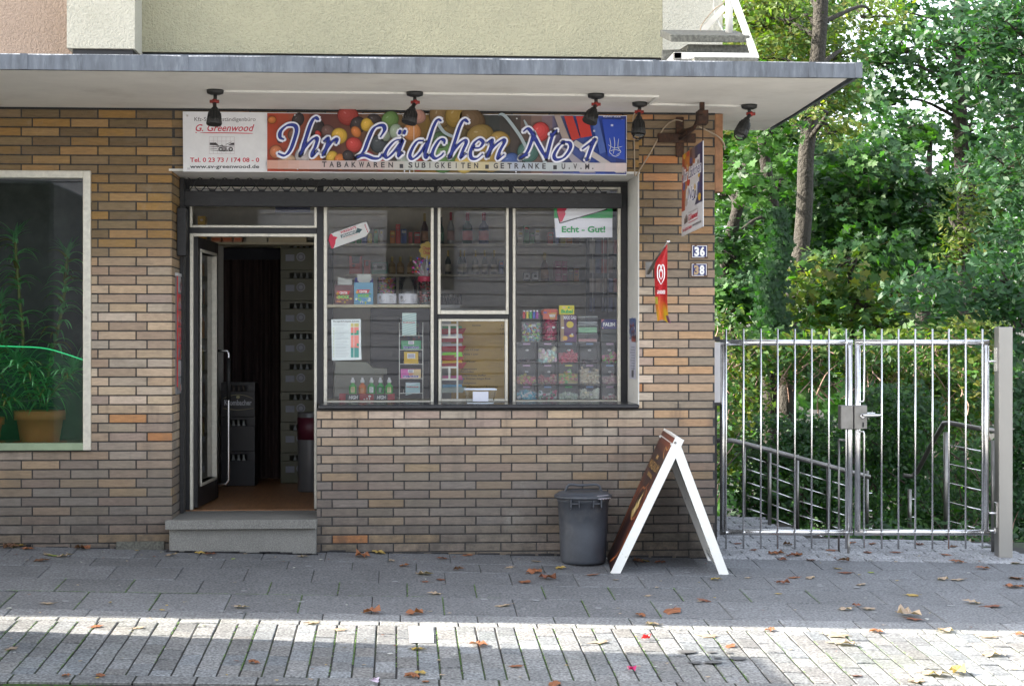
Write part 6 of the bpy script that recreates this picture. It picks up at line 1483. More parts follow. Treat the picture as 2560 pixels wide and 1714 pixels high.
# room behind the door: dark curtain, shelves left, beer crates
m = MB()
x0 = XU(545, 3.3); x1 = XU(720, 3.3); zcur = P(600, 628, 3.3).z; n = 70
for i in range(n):
    a, b_ = x0+(x1-x0)*i/n, x0+(x1-x0)*(i+1)/n; fa_ = lambda q: 3.3+.025*math.sin(q*55)+.01*math.sin(q*130)
    m.poly([(a,fa_(a),zf),(b_,fa_(b_),zf),(b_,fa_(b_),zcur),(a,fa_(a),zcur)], (.5,)*3, True)
tag(m.build('curtain', 'curtain'), 'dark brown pleated curtain hanging in the inner doorway', 'curtain')
df_ = MB(); X0,X1,Z0,Z1 = R(540,622,800,1190,3.2)
df_.box(X0-.03,X0+.06,3.18,3.24,zf,Z1,(.02,.02,.022)); df_.box(X0+.06,X1,3.18,3.24,Z1-.09,Z1,(.02,.022,.03)); df_.box(X0-.03,X1+.1,3.42,3.5,zf,Z1+.02,(.015,.014,.016)); tag(df_.build('inner_door_frame', 'matte'), 'black wooden frame of the inner doorway', 'door frame')
crt = None
yc2 = 2.75; kc = (yc2+D)/FPX
def crate(u, z, w_, h_, lab, body, text=None, y=yc2, group=None, emblem=None):
    x = XU(u, y); hw_ = w_*kc/2; H = h_*kc; o = thing('drinks_crate', lab, 'crate', Vector((x, y+.15, z)), group); m = MB()
    y0_, y1_ = y, y+.3; t = .01
    m.box(x-hw_,x+hw_,y0_,y0_+t,z+.001,z+H*.74,body,bev=.003); m.box(x-hw_,x-hw_*.55,y0_,y0_+t,z+H*.74,z+H-.002,body); m.box(x+hw_*.55,x+hw_,y0_,y0_+t,z+H*.74,z+H-.002,body); m.box(x-hw_*.55,x+hw_*.55,y0_,y0_+t,z+H*.92,z+H-.002,body)
    m.box(x-hw_,x+hw_,y1_-t,y1_,z,z+H-.002,body); m.box(x-hw_,x-hw_+t,y0_+t,y1_-t,z,z+H-.002,body); m.box(x+hw_-t,x+hw_,y0_+t,y1_-t,z,z+H-.002,body); m.box(x-hw_+t,x+hw_-t,y0_+t,y1_-t,z,z+.01,body); m.build('crate_shell', 'goods', o)
    m = MB()
    for q in (-.3,.0,.3): m.lathe((x+q*hw_,y0_+.05,z+.02), [(.02,0),(.02,H*.6),(.009,H*.75),(.009,H*.86)], (.25,.26,.25) if not text else (.05,.04,.03), 8)
    m.build('bottle', 'goods', o)
    p = Print(y-.001); zc2 = z+H*.4; vmid = VC - (zc2-CZ)/((y+D)/FPX)*1.0
    if emblem: 
        p.disc(u, vmid-4, 11, 11, (.24,.25,.27), 20); p.up(); p.disc(u, vmid-4, 9, 9, (.10,.10,.11), 20); p.up(); p.disc(u, vmid-4, 5, 5, (.22,.23,.25), 14); p.rect(u-38, vmid-10, u-16, vmid+6, (.16,.17,.2)) 
    if text: 
        p.text(text, u-34, u+34, vmid+6, 13, (.34,.35,.38), .03); pen(p, [(u-38,vmid-10),(u-20,vmid-17),(u,vmid-20),(u+20,vmid-17),(u+38,vmid-10)], 1.4, (.25,.22,.12), .9); pen(p, [(u-38,vmid+14),(u,vmid+18),(u+38,vmid+14)], 1.4, (.25,.22,.12), .9); p.disc(u,vmid-14,5,4,(.3,.28,.15),10)
    if p.m.f: p.build('print', o, 'goods_print')
    return o
olive = (.045,.045,.014); z = zf + .0; hh = 75.5
names = ['lowest','second lowest','third','fourth','fifth','sixth','seventh','topmost']
for i in range(8): crate(752, z+.002+i*hh*kc, 100, hh, f'olive green beer crate, {names[i]} of the tall stack inside the doorway', olive, None, yc2, 'olive beer crates stacked inside the doorway', True)
zq = zf+.002
for i, (t, lab) in enumerate(((None,'lowest black beer crate of the small stack in the shop doorway'),(None,'second black beer crate of the small stack in the shop doorway'),('Krombacher','topmost black beer crate with white brand lettering and gold lines'))):
    crate(595, zq + i*84*kc, 82, 84, lab, (.012,.012,.014), t, yc2-.25, 'black beer crates stacked in the doorway')
m = MB(); k2 = (2.3+D)/FPX; xx = XU(775,1.9); cyl = thing('umbrella_stand', 'grey metal cylinder bin with dark red label just inside the door', 'bin', Vector((xx,2.0,zf))); m.lathe((xx,2.0,zf), [(.095,0),(.1,.01),(.1,.60),(.095,.61)], (.09,.09,.09), 24); m.build('cylinder', 'goods', cyl); m = MB(); m.lathe((xx,2.0,zf+.40), [(.102,0),(.102,.17)], (.07,.01,.02), 24); m.build('label', 'goods_print', cyl)
sd_ = thing('side_shelf', 'narrow white side shelf with snack bags seen behind the open door', 'shelf', Vector((XU(500,2.4),2.4,zf))); m = MB(); X0 = XU(470,2.4); X1 = XU(549,2.9)
m.box(X0,X0+.02,1.5,3.0,zf,zf+2.1,(.42,.41,.38)); m.box(X0+.02,X1+.02,3.0,3.02,zf,zf+2.1,(.42,.41,.38)); m.build('shelf_side', 'matte', sd_)
for i, v in enumerate((700,768,850,930,1010,1090)):
    m = MB(); q = P(500,v,2.6).z; m.box(X0+.02,X1-.03,2.0,2.98,q,q+.012,(.3,.3,.28)); m.build('shelf_board', 'matte', sd_)
    m = MB()
    for j in range(3): m.box(X1-.2-.05*j, X1-.06-.03*j, 2.1+.3*j, 2.3+.3*j, q+.013, q+.12+rc(0,.08), jit(random.choice([(.45,.2,.03),(.4,.05,.03),(.08,.04,.08),(.4,.3,.05),(.1,.2,.08)]),.2), bev=.01)
    m.build('snack_bag', 'goods', sd_)
# ================================================================== FALLEN LEAVES
random.seed(5)
def fallen_mesh(col, size, seed, curl):
    random.seed(seed); m = MB(); n = 15; pts = []
    for i in range(n):
        a = 2*math.pi*i/n; r = size*(.55 + .45*abs(math.cos(a*2.5)) )*rc(.85,1.1)*(1.25 if i == 0 else 1); pts.append((r*math.cos(a), r*math.sin(a)*.72, abs(r)*curl*rc(.2,1.0)*(1 if i % 3 else .3)))
    for i in range(n):
        g = rc(.85,1.15); m.poly([(0,0,.003+size*curl*.15), pts[i], pts[(i+1)%n]], tuple(c*g for c in col), False)
    m.tube([(-size*.4,0,.004),(-size*1.2,rc(-.2,.2)*size,.006)], .0014, tuple(c*.6 for c in col), 4)
    return m
kinds = {'orange': (.26,.10,.045), 'brown': (.12,.06,.035), 'pale': (.36,.27,.20), 'yellow': (.36,.25,.07), 'rust': (.19,.07,.04), 'green': (.25,.32,.06)}
protos = {}
def put_leaf(kind, variant, u, v, s, where, sgl=None):
    key = (kind, variant); p = G(u, v, .004)
    if p.y > -.005 and p.x < 2.1: return
    if key not in protos:
        o = fallen_mesh(kinds[kind], .055, hash_(kind)+variant, [.15,.5,.9][variant]).build('fallen_leaf', 'dry_leaf', origin=(0,0,0)); protos[key] = o; used_ = False
    else: o = protos[key].copy(); C.objects.link(o)
    o.location = (p.x, p.y, gz(p.x, p.y)+.004); o.rotation_euler = (rc(-.1,.15), rc(-.12,.12), rc(0,6.28)); s *= .8; o.scale = (s, s, s)
    if where != pav_ or 1:
        z_ = 'under the left display window' if u < 410 else 'in front of the door step' if u < 800 else 'below the shop windows' if u < 1330 else 'around the folding sign' if u < 1900 else 'in front of the gate'
        where = where + (' ' + z_ if where != gate_ else '')
    shape = ['flat','curled','crumpled'][variant]; cn = {'orange':'orange-brown','brown':'dark brown','pale':'pale pinkish','yellow':'yellow','rust':'rust red','green':'yellowish green'}[kind]
    tag(o, sgl or f'{shape} {cn} fallen leaf lying {where}', 'leaf', f'{shape} {cn} fallen leaves {where}')
def hash_(s): return sum(ord(c)*(i+1) for i, c in enumerate(s))
slabs_ = 'on the dark slabs'; pav_ = 'on the light pavers'; gate_ = 'on the paving at the gate'
LV = [('yellow',1,40,1366,1.3,slabs_),('brown',2,25,1368,1.2,slabs_),('orange',1,70,1372,1.0,slabs_),('yellow',0,95,1364,.9,slabs_),('pale',0,120,1385,1.2,slabs_),('green',0,135,1388,1.0,slabs_),('pale',1,160,1390,1.2,slabs_),('brown',1,105,1401,1.1,slabs_),
 ('brown',2,200,1371,1.1,slabs_),('orange',2,215,1370,1.0,slabs_),('yellow',0,341,1375,.5,slabs_),('pale',1,429,1387,1.0,slabs_),('yellow',1,500,1382,.9,slabs_),('rust',1,526,1385,1.0,slabs_),('green',0,583,1396,.5,slabs_),('pale',0,120,1507,1.0,slabs_),('yellow',0,276,1504,.4,slabs_),('pale',1,602,1517,1.0,slabs_),('yellow',0,405,1523,.4,slabs_),
 ('pale',1,760,1391,.9,slabs_),('orange',2,905,1390,1.6,slabs_),('yellow',1,946,1381,1.3,slabs_),('pale',1,980,1401,.7,slabs_),('orange',1,1010,1414,1.0,slabs_),('rust',1,1106,1396,.9,slabs_),('brown',2,1148,1423,.9,slabs_),('pale',1,1062,1435,1.4,slabs_),('rust',0,1102,1448,.9,slabs_),('pale',1,1088,1484,.9,slabs_),('pale',0,1256,1513,1.3,slabs_),('orange',2,930,1531,1.5,slabs_),('orange',2,1038,1534,1.4,slabs_),('rust',0,1063,1453,.6,slabs_),('orange',0,1168,1387,1.0,slabs_),('pale',0,1275,1417,.8,slabs_),
 ('orange',1,1335,1430,1.5,slabs_),('rust',2,1370,1446,1.5,slabs_),('orange',0,1310,1454,1.4,slabs_),('yellow',1,1400,1420,1.1,slabs_),('pale',0,1340,1402,.9,slabs_),('orange',0,1480,1436,1.0,slabs_),('pale',0,1540,1448,.6,slabs_),('yellow',1,1790,1447,1.0,slabs_),('pale',0,1870,1443,.6,slabs_),('orange',1,1602,1538,1.0,slabs_),('orange',0,1680,1527,1.9,slabs_),('rust',0,1760,1500,1.1,slabs_),('pale',0,1620,1488,.6,slabs_),
 ('yellow',1,1610,1402,1.0,slabs_),('rust',1,1650,1405,1.0,slabs_),('brown',2,1595,1403,.9,slabs_),('orange',0,1985,1443,1.0,slabs_),('pale',1,2025,1444,.9,slabs_),('rust',2,1956,1457,1.0,slabs_),('yellow',0,1945,1483,.6,slabs_),('yellow',0,2094,1420,.7,slabs_),('rust',0,2114,1431,1.1,slabs_),('green',0,2178,1430,.6,slabs_),('pale',0,2152,1460,1.0,slabs_),('yellow',0,2280,1487,1.1,slabs_),('pale',1,2355,1447,1.2,slabs_),('pale',0,2395,1448,1.2,slabs_),('orange',1,2458,1420,1.1,slabs_),('orange',0,2540,1444,1.5,slabs_),('orange',1,2535,1467,1.5,slabs_),('rust',0,2480,1515,1.5,slabs_),('pale',1,2432,1506,1.2,slabs_),('pale',2,2270,1538,1.8,slabs_),('rust',0,2285,1547,1.3,slabs_),('pale',1,2115,1522,1.1,slabs_),('pale',0,2172,1520,1.2,slabs_),('rust',2,2142,1513,.6,slabs_),
 ('pale',0,1500,1604,1.3,pav_),('orange',1,1195,1611,1.5,pav_),('yellow',1,1044,1622,1.0,pav_),('orange',1,1030,1690,1.1,pav_),('orange',0,1064,1702,.7,pav_),('yellow',1,1050,1682,.9,pav_),('pale',0,780,1555,1.2,pav_),('pale',1,1632,1560,1.2,pav_),('pale',0,1770,1589,1.3,pav_),('orange',1,2190,1578,1.1,pav_),('pale',1,2360,1576,1.5,pav_),('pale',0,2090,1587,1.7,pav_),('pale',1,2108,1610,1.7,pav_),('pale',0,2470,1590,1.4,pav_),('pale',1,2480,1636,1.4,pav_),('yellow',2,2393,1680,1.5,pav_),('pale',1,2335,1685,1.6,pav_),('pale',0,2290,1700,1.4,pav_),('rust',0,2140,1688,.9,pav_),('pale',0,345,1568,.9,pav_),('orange',0,240,1565,.9,pav_),('pale',0,30,1620,1.1,pav_),('orange',0,250,1686,.8,pav_),('orange',1,165,1688,.7,pav_),('orange',0,1290,1664,.9,pav_),('orange',0,1385,1708,1.1,pav_),('orange',0,1825,1614,1.0,pav_),('orange',1,635,1655,.8,pav_),('pale',0,850,1573,.9,pav_),('orange',1,1925,1574,1.0,pav_),('orange',1,2555,1587,1.1,pav_)]
for k in range(4): LV += [(random.choice(['rust','brown','orange']),2,1960+rc(-30,40),1385+rc(-6,6),.9,gate_)]
LV += [('rust',0,1844,1358,.9,gate_),('rust',0,1883,1374,.8,gate_),('rust',1,1945,1381,1.0,gate_),('brown',2,1970,1362,1.0,gate_),('orange',0,1995,1385,1.1,gate_),('rust',1,1955,1398,.9,gate_),('rust',0,2028,1399,1.2,gate_),('orange',0,2078,1375,1.1,gate_),('rust',0,2170,1380,1.2,gate_),('orange',0,2180,1358,1.1,gate_),('rust',0,2240,1380,1.0,gate_),('rust',1,2300,1361,1.0,gate_),('orange',0,2365,1386,1.0,gate_),('orange',1,2395,1404,1.1,gate_),('brown',1,2384,1366,.8,gate_),('brown',2,2110,1402,1.0,gate_),('orange',1,2130,1357,.8,gate_),('pale',0,2540,1406,1.2,gate_)]
for a in LV: put_leaf(*a)
lc_ = MB()
for i in range(150):
    u, v = rc(0, 2560), rc(1390, 1705)
    if rc(0,1) < .35: v = rc(1375, 1400) + 12*u/2560
    p = G(u, v, .005)
    if p.y > -.02 and p.x < 2.1: continue
    r = rc(.006,.016); a0_ = rc(0,6); pts = [(p.x+r*rc(.6,1.2)*math.cos(a0_+k), p.y+r*rc(.4,1)*math.sin(a0_+k), gz(p.x,p.y)+rc(.005,.010)) for k in (0,1.3,2.6,3.9,5.1)]
    lc_.poly(pts, random.choice([kinds['pale'],kinds['yellow'],kinds['rust'],kinds['pale'],(.5,.5,.5)]))
struct(lc_.build('leaf_crumbs', 'dry_leaf'), 'stuff')
for u, v, c, lab in ((1615,1598,(.55,.01,.01),'small bright red scrap of paper on the sunlit pavers'),(1580,1678,(.5,.02,.12),'small crumpled pink wrapper at the edge of the pavement shade'),(935,1709,(.6,.5,.6),'white and pink wrapper at the kerb')):
    m = MB(); random.seed(int(u)); q = G(u, v); s_ = .028
    for i in range(7): m.poly([(rc(-s_,s_),rc(-s_,s_)*.6,rc(.002,.03)) for _ in range(4)], c if i != 2 else tuple(min(.8,x+.25) for x in c))
    o = m.build('litter_scrap', 'print', origin=(0,0,0)); o.location = (q.x, q.y, q.z+.002); tag(o, lab, 'litter')
m = MB(); q = [G(1490+i*1.2, 1544+i*.2) for i in range(1)]; 
# chewing gum spots
m = MB(); random.seed(3)
for i in range(26):
    u, v = rc(0,2560), rc(1410,1530); p = G(u, v, .0045); r = rc(.012,.024); m.poly([(p.x+r*math.cos(a), p.y+r*.9*math.sin(a), gz(p.x+r*math.cos(a), p.y+r*.9*math.sin(a))+.0045) for a in [k*.52 for k in range(12)]], (.22,.23,.24))
struct(m.build('gum_spots', 'matte'))
m = MB(); random.seed(9)
for i in range(9):
    u, v = 1700+rc(0,170), 1612+rc(0,45); p = G(u, v, .004); r = rc(.02,.06); m.poly([(p.x+r*rc(.7,1.2)*math.cos(a), p.y+r*rc(.7,1.2)*math.sin(a), gz(p.x, p.y)+.0052+i*.0002) for a in [k*.52 for k in range(12)]], (.09,.09,.09))
struct(m.build('oil_stains', 'matte'))

# ================================================================== TREES
import itertools
def rv(): 
    while True:
        v = Vector((rc(-1,1),rc(-1,1),rc(-1,1)))
        if .05 < v.length < 1: return v
LD = 10.5
SH = {
 'maple': [(0,-.5),(.18,-.28),(.5,-.32),(.36,-.02),(.55,.22),(.22,.2),(0,.58),(-.22,.2),(-.55,.22),(-.36,-.02),(-.5,-.32),(-.18,-.28)],
 'oval': [(0,-.5),(.2,-.22),(.24,.1),(0,.55),(-.24,.1),(-.2,-.22)],
 'small': [(0,-.5),(.3,0),(0,.5),(-.3,0)] }
def add_leaf(mb, p, n, up_, s, shp, col):
    n = n.normalized(); a = n.cross(up_); a = a.normalized() if a.length > 1e-3 else Vector((1,0,0)); b = a.cross(n)
    pts = SH[shp]; h = len(pts)//2
    fold = .18*s
    mb.poly([p + a*(x*s) + b*(y*s) + n*(abs(x)*fold) for x, y in pts], col)
def blob_leaves(mb, c, r, n, s, shp, cols, shell=.55, face=.5):
    # leaves gather in sprays so that gaps stay open between them
    k = max(1, n//9)
    for i in range(k):
        d = rv(); d = d.normalized()*(shell + (1-shell)*random.random()**.5)
        q = c + Vector((d.x*r[0], d.y*r[1], d.z*r[2])); base = random.choice(cols); g0 = rc(.8,1.2)
        sp = s*2.2; tilt = Vector((rc(-.5,.5), rc(-.9,.1), rc(.25,1.1)))
        for j in range(9):
            g = g0*rc(.85,1.15); col = (base[0]*g, base[1]*g, base[2]*g)
            add_leaf(mb, q + Vector((rc(-sp,sp), rc(-sp,sp), rc(-sp,sp)*.45)), tilt + rv()*.55, Vector((rc(-1,1),rc(-1,1),-.6)), s*rc(.5,1.4), shp, col)
        if i % 3 == 0 and s > .06:
            e_ = q + Vector((rc(-sp,sp),rc(-sp,sp),rc(-sp,.2*sp)))*1.4; w__ = Vector((0,0,.004)) if abs(e_.x-q.x) > abs(e_.z-q.z) else Vector((.004,0,0)); mb.poly([q-w__, q+w__, e_+w__*.4, e_-w__*.4], (.035,.025,.018))
def B(u, v, y, ru, rvv, ry=None):
    p = P(u, v, y); k = (y+D)/FPX; return p, (ru*k, ry or ru*k*.8, rvv*k)
def tree(label, blobs, trunks, s, shp, cols, dens=1.0, group='trees behind the gate', bark='bark', name='tree', limbs=True, shell=.35, cat='tree'):
    base = Vector(trunks[0][0][-1][:3]) if trunks else blobs[0][0]
    t = thing(name, label, cat, base, group)
    mt = MB(); tp = []
    for pts, r0, r1 in trunks:
        sp = spline([tuple(p) for p in pts], 5); n = len(sp)
        mt.tube(sp, [r0 + (r1-r0)*(i/(n-1)) for i in range(n)], (.5,)*3, 10); tp += [Vector(q) for q in sp]
    if limbs and tp:
        for c, r in blobs:
            q = min(tp, key=lambda a: (a-c).length + .3*abs(a.z-(c.z-.8)))
            if (q-c).length < 9:
                mid = q.lerp(c, .5) + Vector((rc(-.2,.2), rc(-.2,.2), .15)); mt.tube(spline([tuple(q),tuple(mid),tuple(c)],4), [.032-.026*i/8 for i in range(9)], (.5,)*3, 6)
                for _ in range(3):
                    d = rv(); e = c + Vector((d.x*r[0]*.8, d.y*r[1]*.8, d.z*r[2]*.8)); mt.tube([tuple(c.lerp(q,.2)), tuple(c.lerp(e,.5)+rv()*.08), tuple(e)], [.018,.012,.004], (.5,)*3, 5)
    if mt.f: mt.build('trunk', bark, t)
    ml = MB()
    for c, r in blobs:
        area = r[0]*r[2]*3.14; blob_leaves(ml, c, r, int(area/(s*s)*LD*dens), s, shp, cols, shell)
    ml.build('crown', 'leaf', t); return t, len(ml.f)
LF = .86
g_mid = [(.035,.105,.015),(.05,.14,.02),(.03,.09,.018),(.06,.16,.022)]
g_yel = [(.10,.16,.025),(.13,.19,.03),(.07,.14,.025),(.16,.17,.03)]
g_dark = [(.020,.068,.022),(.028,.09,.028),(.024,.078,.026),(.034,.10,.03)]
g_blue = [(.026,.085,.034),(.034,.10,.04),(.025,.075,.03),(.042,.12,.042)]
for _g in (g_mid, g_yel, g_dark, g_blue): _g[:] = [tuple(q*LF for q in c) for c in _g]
random.seed(101); tot = 0
def pt(u, v, y): return tuple(P(u, v, y))
# A locust in front with the tall straight trunk
t, n = tree('tall locust tree with a straight grey-brown furrowed trunk, nearest the canopy end',
  [B(1960,60,7.5,150,90), B(1880,60,8,90,70), B(2060,240,8,90,70), B(1960,210,8,110,60), B(1860,150,7.2,90,70), B(2080,150,8,90,60), B(1920,20,8,140,60), B(2180,40,8,110,60), B(1900,330,7.5,80,40), B(2080,330,7.5,70,40), B(2010,290,6.4,50,30), B(1985,740,6.2,70,60)],
  [([pt(2052,-500,7),pt(2052,-100,7),pt(2050,60,7),pt(2034,240,7),pt(2016,380,7),pt(2011,520,7),pt(2000,640,7),pt(1975,780,7),pt(1960,1150,7)], .075, .098), ([pt(2048,40,7),pt(2020,-30,7.1),pt(1990,-90,7.2)], .03,.03)], .075, 'small', g_yel, 1.0); tot += n
t, n = tree('leaning tree with rough trunk wrapped in ivy, left of the straight trunk',
  [B(1860,420,8,80,60), B(1960,420,9,60,60), B(1920,330,5.6,60,60), B(1880,470,5.7,60,50)], [([pt(1893,260,6),pt(1899,300,6),pt(1920,450,6),pt(1940,560,6),pt(1945,680,6),pt(1925,800,6),pt(1930,1150,6)], .045, .085)], .09, 'maple', g_mid, .9, bark='bark_dark'); tot += n
ivy = MB(); 
for i in range(1900):
    f = rc(0,1); u = 1938 + 12*math.sin(f*9) + random.gauss(0,17)*(.7 + f*.9); v = 520 + f*400; add_leaf(ivy, P(u, v, 5.86 + rc(-.1,.1)), Vector((rc(-.5,.5),-1,rc(0,.6))), Vector((0,0,-1)), rc(.045,.075), 'maple', jit(random.choice(g_dark), .15))
ivy.build('ivy', 'leaf', t)
t, n = tree('thin dark tree leaning left behind the house number plates', [B(1850,300,10,100,90), B(1810,480,10,60,80)], [([pt(1890,330,9),pt(1872,385,9),pt(1850,500,9),pt(1822,610,9),pt(1800,800,9)], .05, .08)], .10, 'maple', g_mid, .8, bark='bark_dark'); tot += n
t, n = tree('large maple filling the middle behind the straight trunk', 
  [B(2160,420,10,150,90), B(2300,520,10,140,90), B(2140,560,10,110,90), B(2230,640,9.5,150,80), B(2080,470,10.5,80,80), B(2380,620,10,110,80), B(2250,330,11,90,60)],
  [([pt(2330,310,11),pt(2320,450,11),pt(2310,700,11),pt(2300,1150,11)], .012, .13)], .105, 'maple', g_mid+g_dark, 1.15, bark='bark_dark'); tot += n
t, n = tree('maple with sparse upper branches showing bright sky', 
  [B(2240,120,12,110,70), B(2350,190,12,90,70), B(2440,60,12,80,70), B(2440,230,12,80,70), B(2200,250,12,90,50), B(2300,40,12,100,50), B(2420,330,12,90,60), B(2180,160,12,60,60)],
  [([pt(2400,-50,12),pt(2395,150,12),pt(2400,300,12),pt(2410,600,12),pt(2405,1150,12)], .07, .13)], .12, 'maple', g_mid+g_dark, .6, bark='bark_dark', shell=.3); tot += n
t, n = tree('near tree with drooping bluish green compound leaves at the right edge', 
  [B(2540,80,4.6,130,120), B(2460,190,4.8,80,80), B(2560,300,4.8,110,90), B(2480,60,5,110,80), B(2590,480,5.2,110,130), B(2500,420,5.6,90,70), B(2560,640,5.6,110,100), B(2360,110,5.2,60,50)],
  [([pt(2720,-200,4.8),pt(2700,200,4.8),pt(2690,600,4.8),pt(2680,1300,4.8)], .11, .16)], .085, 'oval', g_blue, 1.0); tot += n
t, n = tree('leafy branch of a second compound-leaved tree hanging low behind the right gate leaf', 
  [B(2420,740,4.4,150,60), B(2300,720,4.8,80,50), B(2500,700,4.4,90,80), B(2540,820,4.2,60,90), B(2560,950,4.2,60,120)], [([pt(2640,300,4.6),pt(2650,700,4.6),pt(2640,1300,4.6)], .07, .10)], .085, 'oval', g_blue, .95); tot += n
t, n = tree('bright young maple sapling lit from behind above the gate', 
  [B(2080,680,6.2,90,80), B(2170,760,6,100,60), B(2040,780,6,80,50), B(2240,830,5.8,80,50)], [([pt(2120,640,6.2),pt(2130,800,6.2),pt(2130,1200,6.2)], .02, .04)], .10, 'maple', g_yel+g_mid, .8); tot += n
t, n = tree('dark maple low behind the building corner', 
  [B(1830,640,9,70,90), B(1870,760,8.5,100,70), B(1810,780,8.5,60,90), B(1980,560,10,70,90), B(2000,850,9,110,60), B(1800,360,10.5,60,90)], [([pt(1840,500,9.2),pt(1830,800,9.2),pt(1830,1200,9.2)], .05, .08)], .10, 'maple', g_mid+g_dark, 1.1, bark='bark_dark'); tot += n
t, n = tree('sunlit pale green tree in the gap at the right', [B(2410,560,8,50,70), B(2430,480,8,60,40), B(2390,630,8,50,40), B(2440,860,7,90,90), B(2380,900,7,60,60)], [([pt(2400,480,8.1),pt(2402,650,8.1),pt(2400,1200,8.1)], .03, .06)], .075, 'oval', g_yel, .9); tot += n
# backdrop wood, reads as one mass
ml = MB()
for (u, v, y, ru, rv_, d) in ((1600,300,18,220,260,.8),(1550,800,18,240,260,.9),(1300,500,19,260,420,.7),(1000,600,20,260,400,.6),(2800,300,14,220,300,.7),(2850,850,13,260,300,.8),(3200,500,14,260,420,.6),(2700,1050,8,120,150,.8),(3000,1100,9,200,150,.8),(1650,1050,15,220,160,.8),(1850,180,16,160,160,.8),(1960,60,17,150,120,1.3),(2540,60,15,110,120,1.3),(2060,230,17,90,110,1.0),(1850,330,16,120,120,1.3),(2450,420,15,140,100,1.3),(2150,400,16,130,60,1.1),(2000,560,15,180,120,1.2),(2300,700,14,200,120,1.2),(2080,-20,17,100,60,1.2),(2000,420,17,200,140,1.1),(2250,560,16,260,110,1.2),(2050,700,15,260,130,1.2),(2400,760,14,240,120,1.2),(2520,520,14,160,160,1.2),(2100,900,13,330,100,1.1),(2420,960,12,240,120,1.1),(1850,560,15,160,200,1.0),(2550,250,16,110,120,.9),(1850,960,11,160,120,1),(2080,960,8.5,140,100,1.1),(2330,1000,8.5,160,110,1.1),(1850,1180,7.5,160,140,.7),(2450,1220,7.5,160,140,.7),(2100,1300,8,220,90,.7),(2200,1150,10,420,110,.9)):
    c, r = B(u, v, y, ru, rv_, 1.6); blob_leaves(ml, c, r, int(r[0]*r[2]*3.14/(.15*.15)*9*d), .15, 'maple', g_dark+g_mid, .2)
wo = ml.build('far_wood', 'leaf'); wo['kind'] = 'stuff'; wo['label'] = 'dense far green foliage behind the separate trees'; wo['category'] = 'foliage'; tot += len(ml.f)
# shrubs and hedges
def shrub(lab, blobs, s, shp, cols, dens, name='shrub', cat='shrub', twig=(.24,.15,.11), ntw=40, group='shrubs behind the gate', shell=.5):
    base = blobs[0][0].copy(); base.z = tz(base.x, base.y); t = thing(name, lab, cat, base, group); mt = MB(); ml = MB()
    for c, r in blobs:
        for i in range(int(ntw*.45)):
            d = rv(); e = c + Vector((d.x*r[0], d.y*r[1], d.z*r[2])); a = e + Vector((rc(-.35,.35), rc(-.25,.25), -rc(.05,.4))); mid = a.lerp(e,.5)+rv()*.07
            mt.tube(spline([tuple(a),tuple(mid),tuple(e)],3), [.006,.006,.005,.005,.004,.004,.003], jit(twig,.2), 5)
        blob_leaves(ml, c, r, int(r[0]*r[2]*3.14/(s*s)*LD*1.7*dens), s, shp, cols, shell)
    mt.build('twigs', 'matte', t); ml.build('foliage', 'leaf', t); return len(ml.f)
tot += shrub('sunlit dogwood shrub with pinkish bare stems behind the left gate leaf', [B(1850,950,4.8,90,120), B(1960,880,5,90,60), B(2050,900,4.9,90,80), B(1840,1130,4.4,60,110), B(1800,820,5,50,60)], .075, 'oval', g_yel+g_mid, .75, ntw=45, shell=.3, twig=(.36,.23,.18))
tot += shrub('light green shrub with tangled pale twigs behind the right gate leaf', [B(2180,900,4.9,80,60), B(2280,930,4.9,90,60), B(2400,1000,4.8,90,100), B(2330,860,5.2,120,50)], .07, 'oval', g_yel+g_mid, .7, ntw=60, shell=.3, twig=(.36,.24,.19))
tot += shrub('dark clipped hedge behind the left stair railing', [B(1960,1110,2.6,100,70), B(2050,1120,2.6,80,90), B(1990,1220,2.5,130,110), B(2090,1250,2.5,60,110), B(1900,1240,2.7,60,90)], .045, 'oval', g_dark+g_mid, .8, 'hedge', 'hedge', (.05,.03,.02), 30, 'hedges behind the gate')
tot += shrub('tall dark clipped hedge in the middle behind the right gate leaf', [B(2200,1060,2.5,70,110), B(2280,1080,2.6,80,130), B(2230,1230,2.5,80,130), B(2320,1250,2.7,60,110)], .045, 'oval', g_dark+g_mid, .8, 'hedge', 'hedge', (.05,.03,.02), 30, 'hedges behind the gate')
tot += shrub('loose twiggy bush under the right handrail', [B(2420,1180,3.2,90,90), B(2360,1280,3.2,80,80), B(2460,1290,2.8,60,80)], .05, 'oval', g_mid+g_dark, .55, ntw=60, shell=.2, twig=(.2,.14,.1))
tot += shrub('dark bush filling the right edge beside the square gate post', [B(2560,1150,2.2,60,120), B(2550,1290,2.0,50,80), B(2560,1020,2.6,60,100)], .05, 'oval', g_dark, 1.0, ntw=20)
gc = MB()
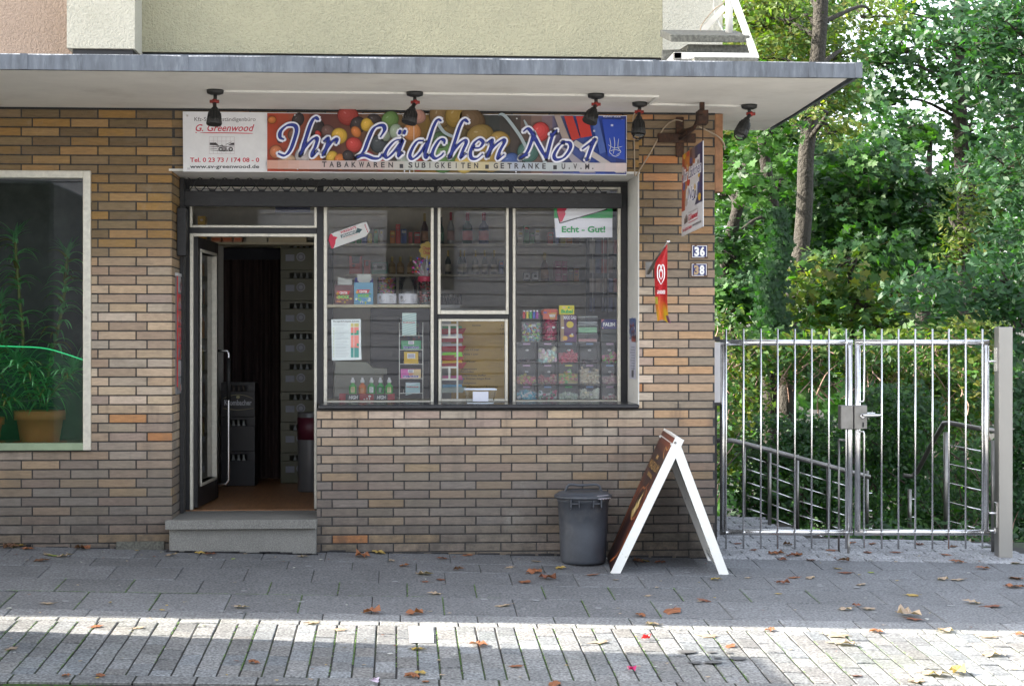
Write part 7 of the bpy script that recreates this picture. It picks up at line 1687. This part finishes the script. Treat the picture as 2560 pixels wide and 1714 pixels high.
for i in range(5200):
    x, y = rc(2.0,7.5), (rc(1.15,9) if i % 3 else rc(1.0,1.8)); 
    if y < yB+.1 and x < xB+.5: continue
    if y < yA+.05 and x < 4.05+(yA-y)*.6+.05: continue
    add_leaf(gc, Vector((x,y,tz(x,y)+rc(.0,.14))), Vector((rc(-.5,.5),rc(-.8,.1),1)), Vector((rc(-1,1),rc(-1,1),0)), rc(.04,.08), 'oval', jit(random.choice(g_dark+g_mid),.2))
struct(gc.build('ground_cover', 'leaf'), 'stuff')
# things reflected in the glass and shading the pavement: the house opposite and a box truck added unseen on the left for its shadow
ho = thing('opposite_house', 'pale banded plaster house across the street, seen mirrored in the shop windows', 'house', (0,-27,-2))
m = MB(); 
for i in range(36):
    z = -2 + i*.30; m.box(-16, 14, -27.0, -26.6, z, z+.265, (.5,.5,.5)); 
m.box(-16, 14, -27, -26.64, -2, 8.8, (.5,)*3); m.build('wall', 'plaster_blue', ho)
for i in range(4): m = MB(); m.box(-13.5+i*4.4, -12+i*4.4, -26.62, -26.56, 2.6, 4.6, (.03,.03,.04)); m.build('window', 'sill_stone', ho)
vn = thing('shade_truck', 'dark green box truck parked on the pavement just outside the left of the view', 'truck', (-5.6,-3.3,0))  # truck added out of view only to shade the pavers
m = MB(); m.box(-8.2, -2.72, -4.5, -2.34, .42, 2.66, (.02,.03,.03), bev=.03); m.build('shade_truck_body', 'plastic', vn)  # sized and placed so its shadow falls on the near pavers
m = MB(); m.box(-9.9, -8.3, -4.4, -2.44, .3, 2.0, (.02,.03,.03), bev=.12); m.build('shade_truck_cab', 'plastic', vn)
m = MB(); m.box(-9.8, -2.8, -3.9, -2.9, .25, .41, (.03,)*3); m.build('shade_truck_chassis', 'matte', vn)
for x in (-4.3,-9.0):
    for y in (-2.36, -4.2): m = MB(); m.lathe((x,y-.1,gz(x,y)+.36), [(.2,0),(.36,.01),(.36,.22),(.2,.23)], (.02,)*3, 24, M=Matrix.Rotation(rad(-90),3,'X')); m.build('shade_truck_wheel', 'rubber', vn)
print('LEAVES', tot, 'OBJECTS', len(bpy.data.objects))
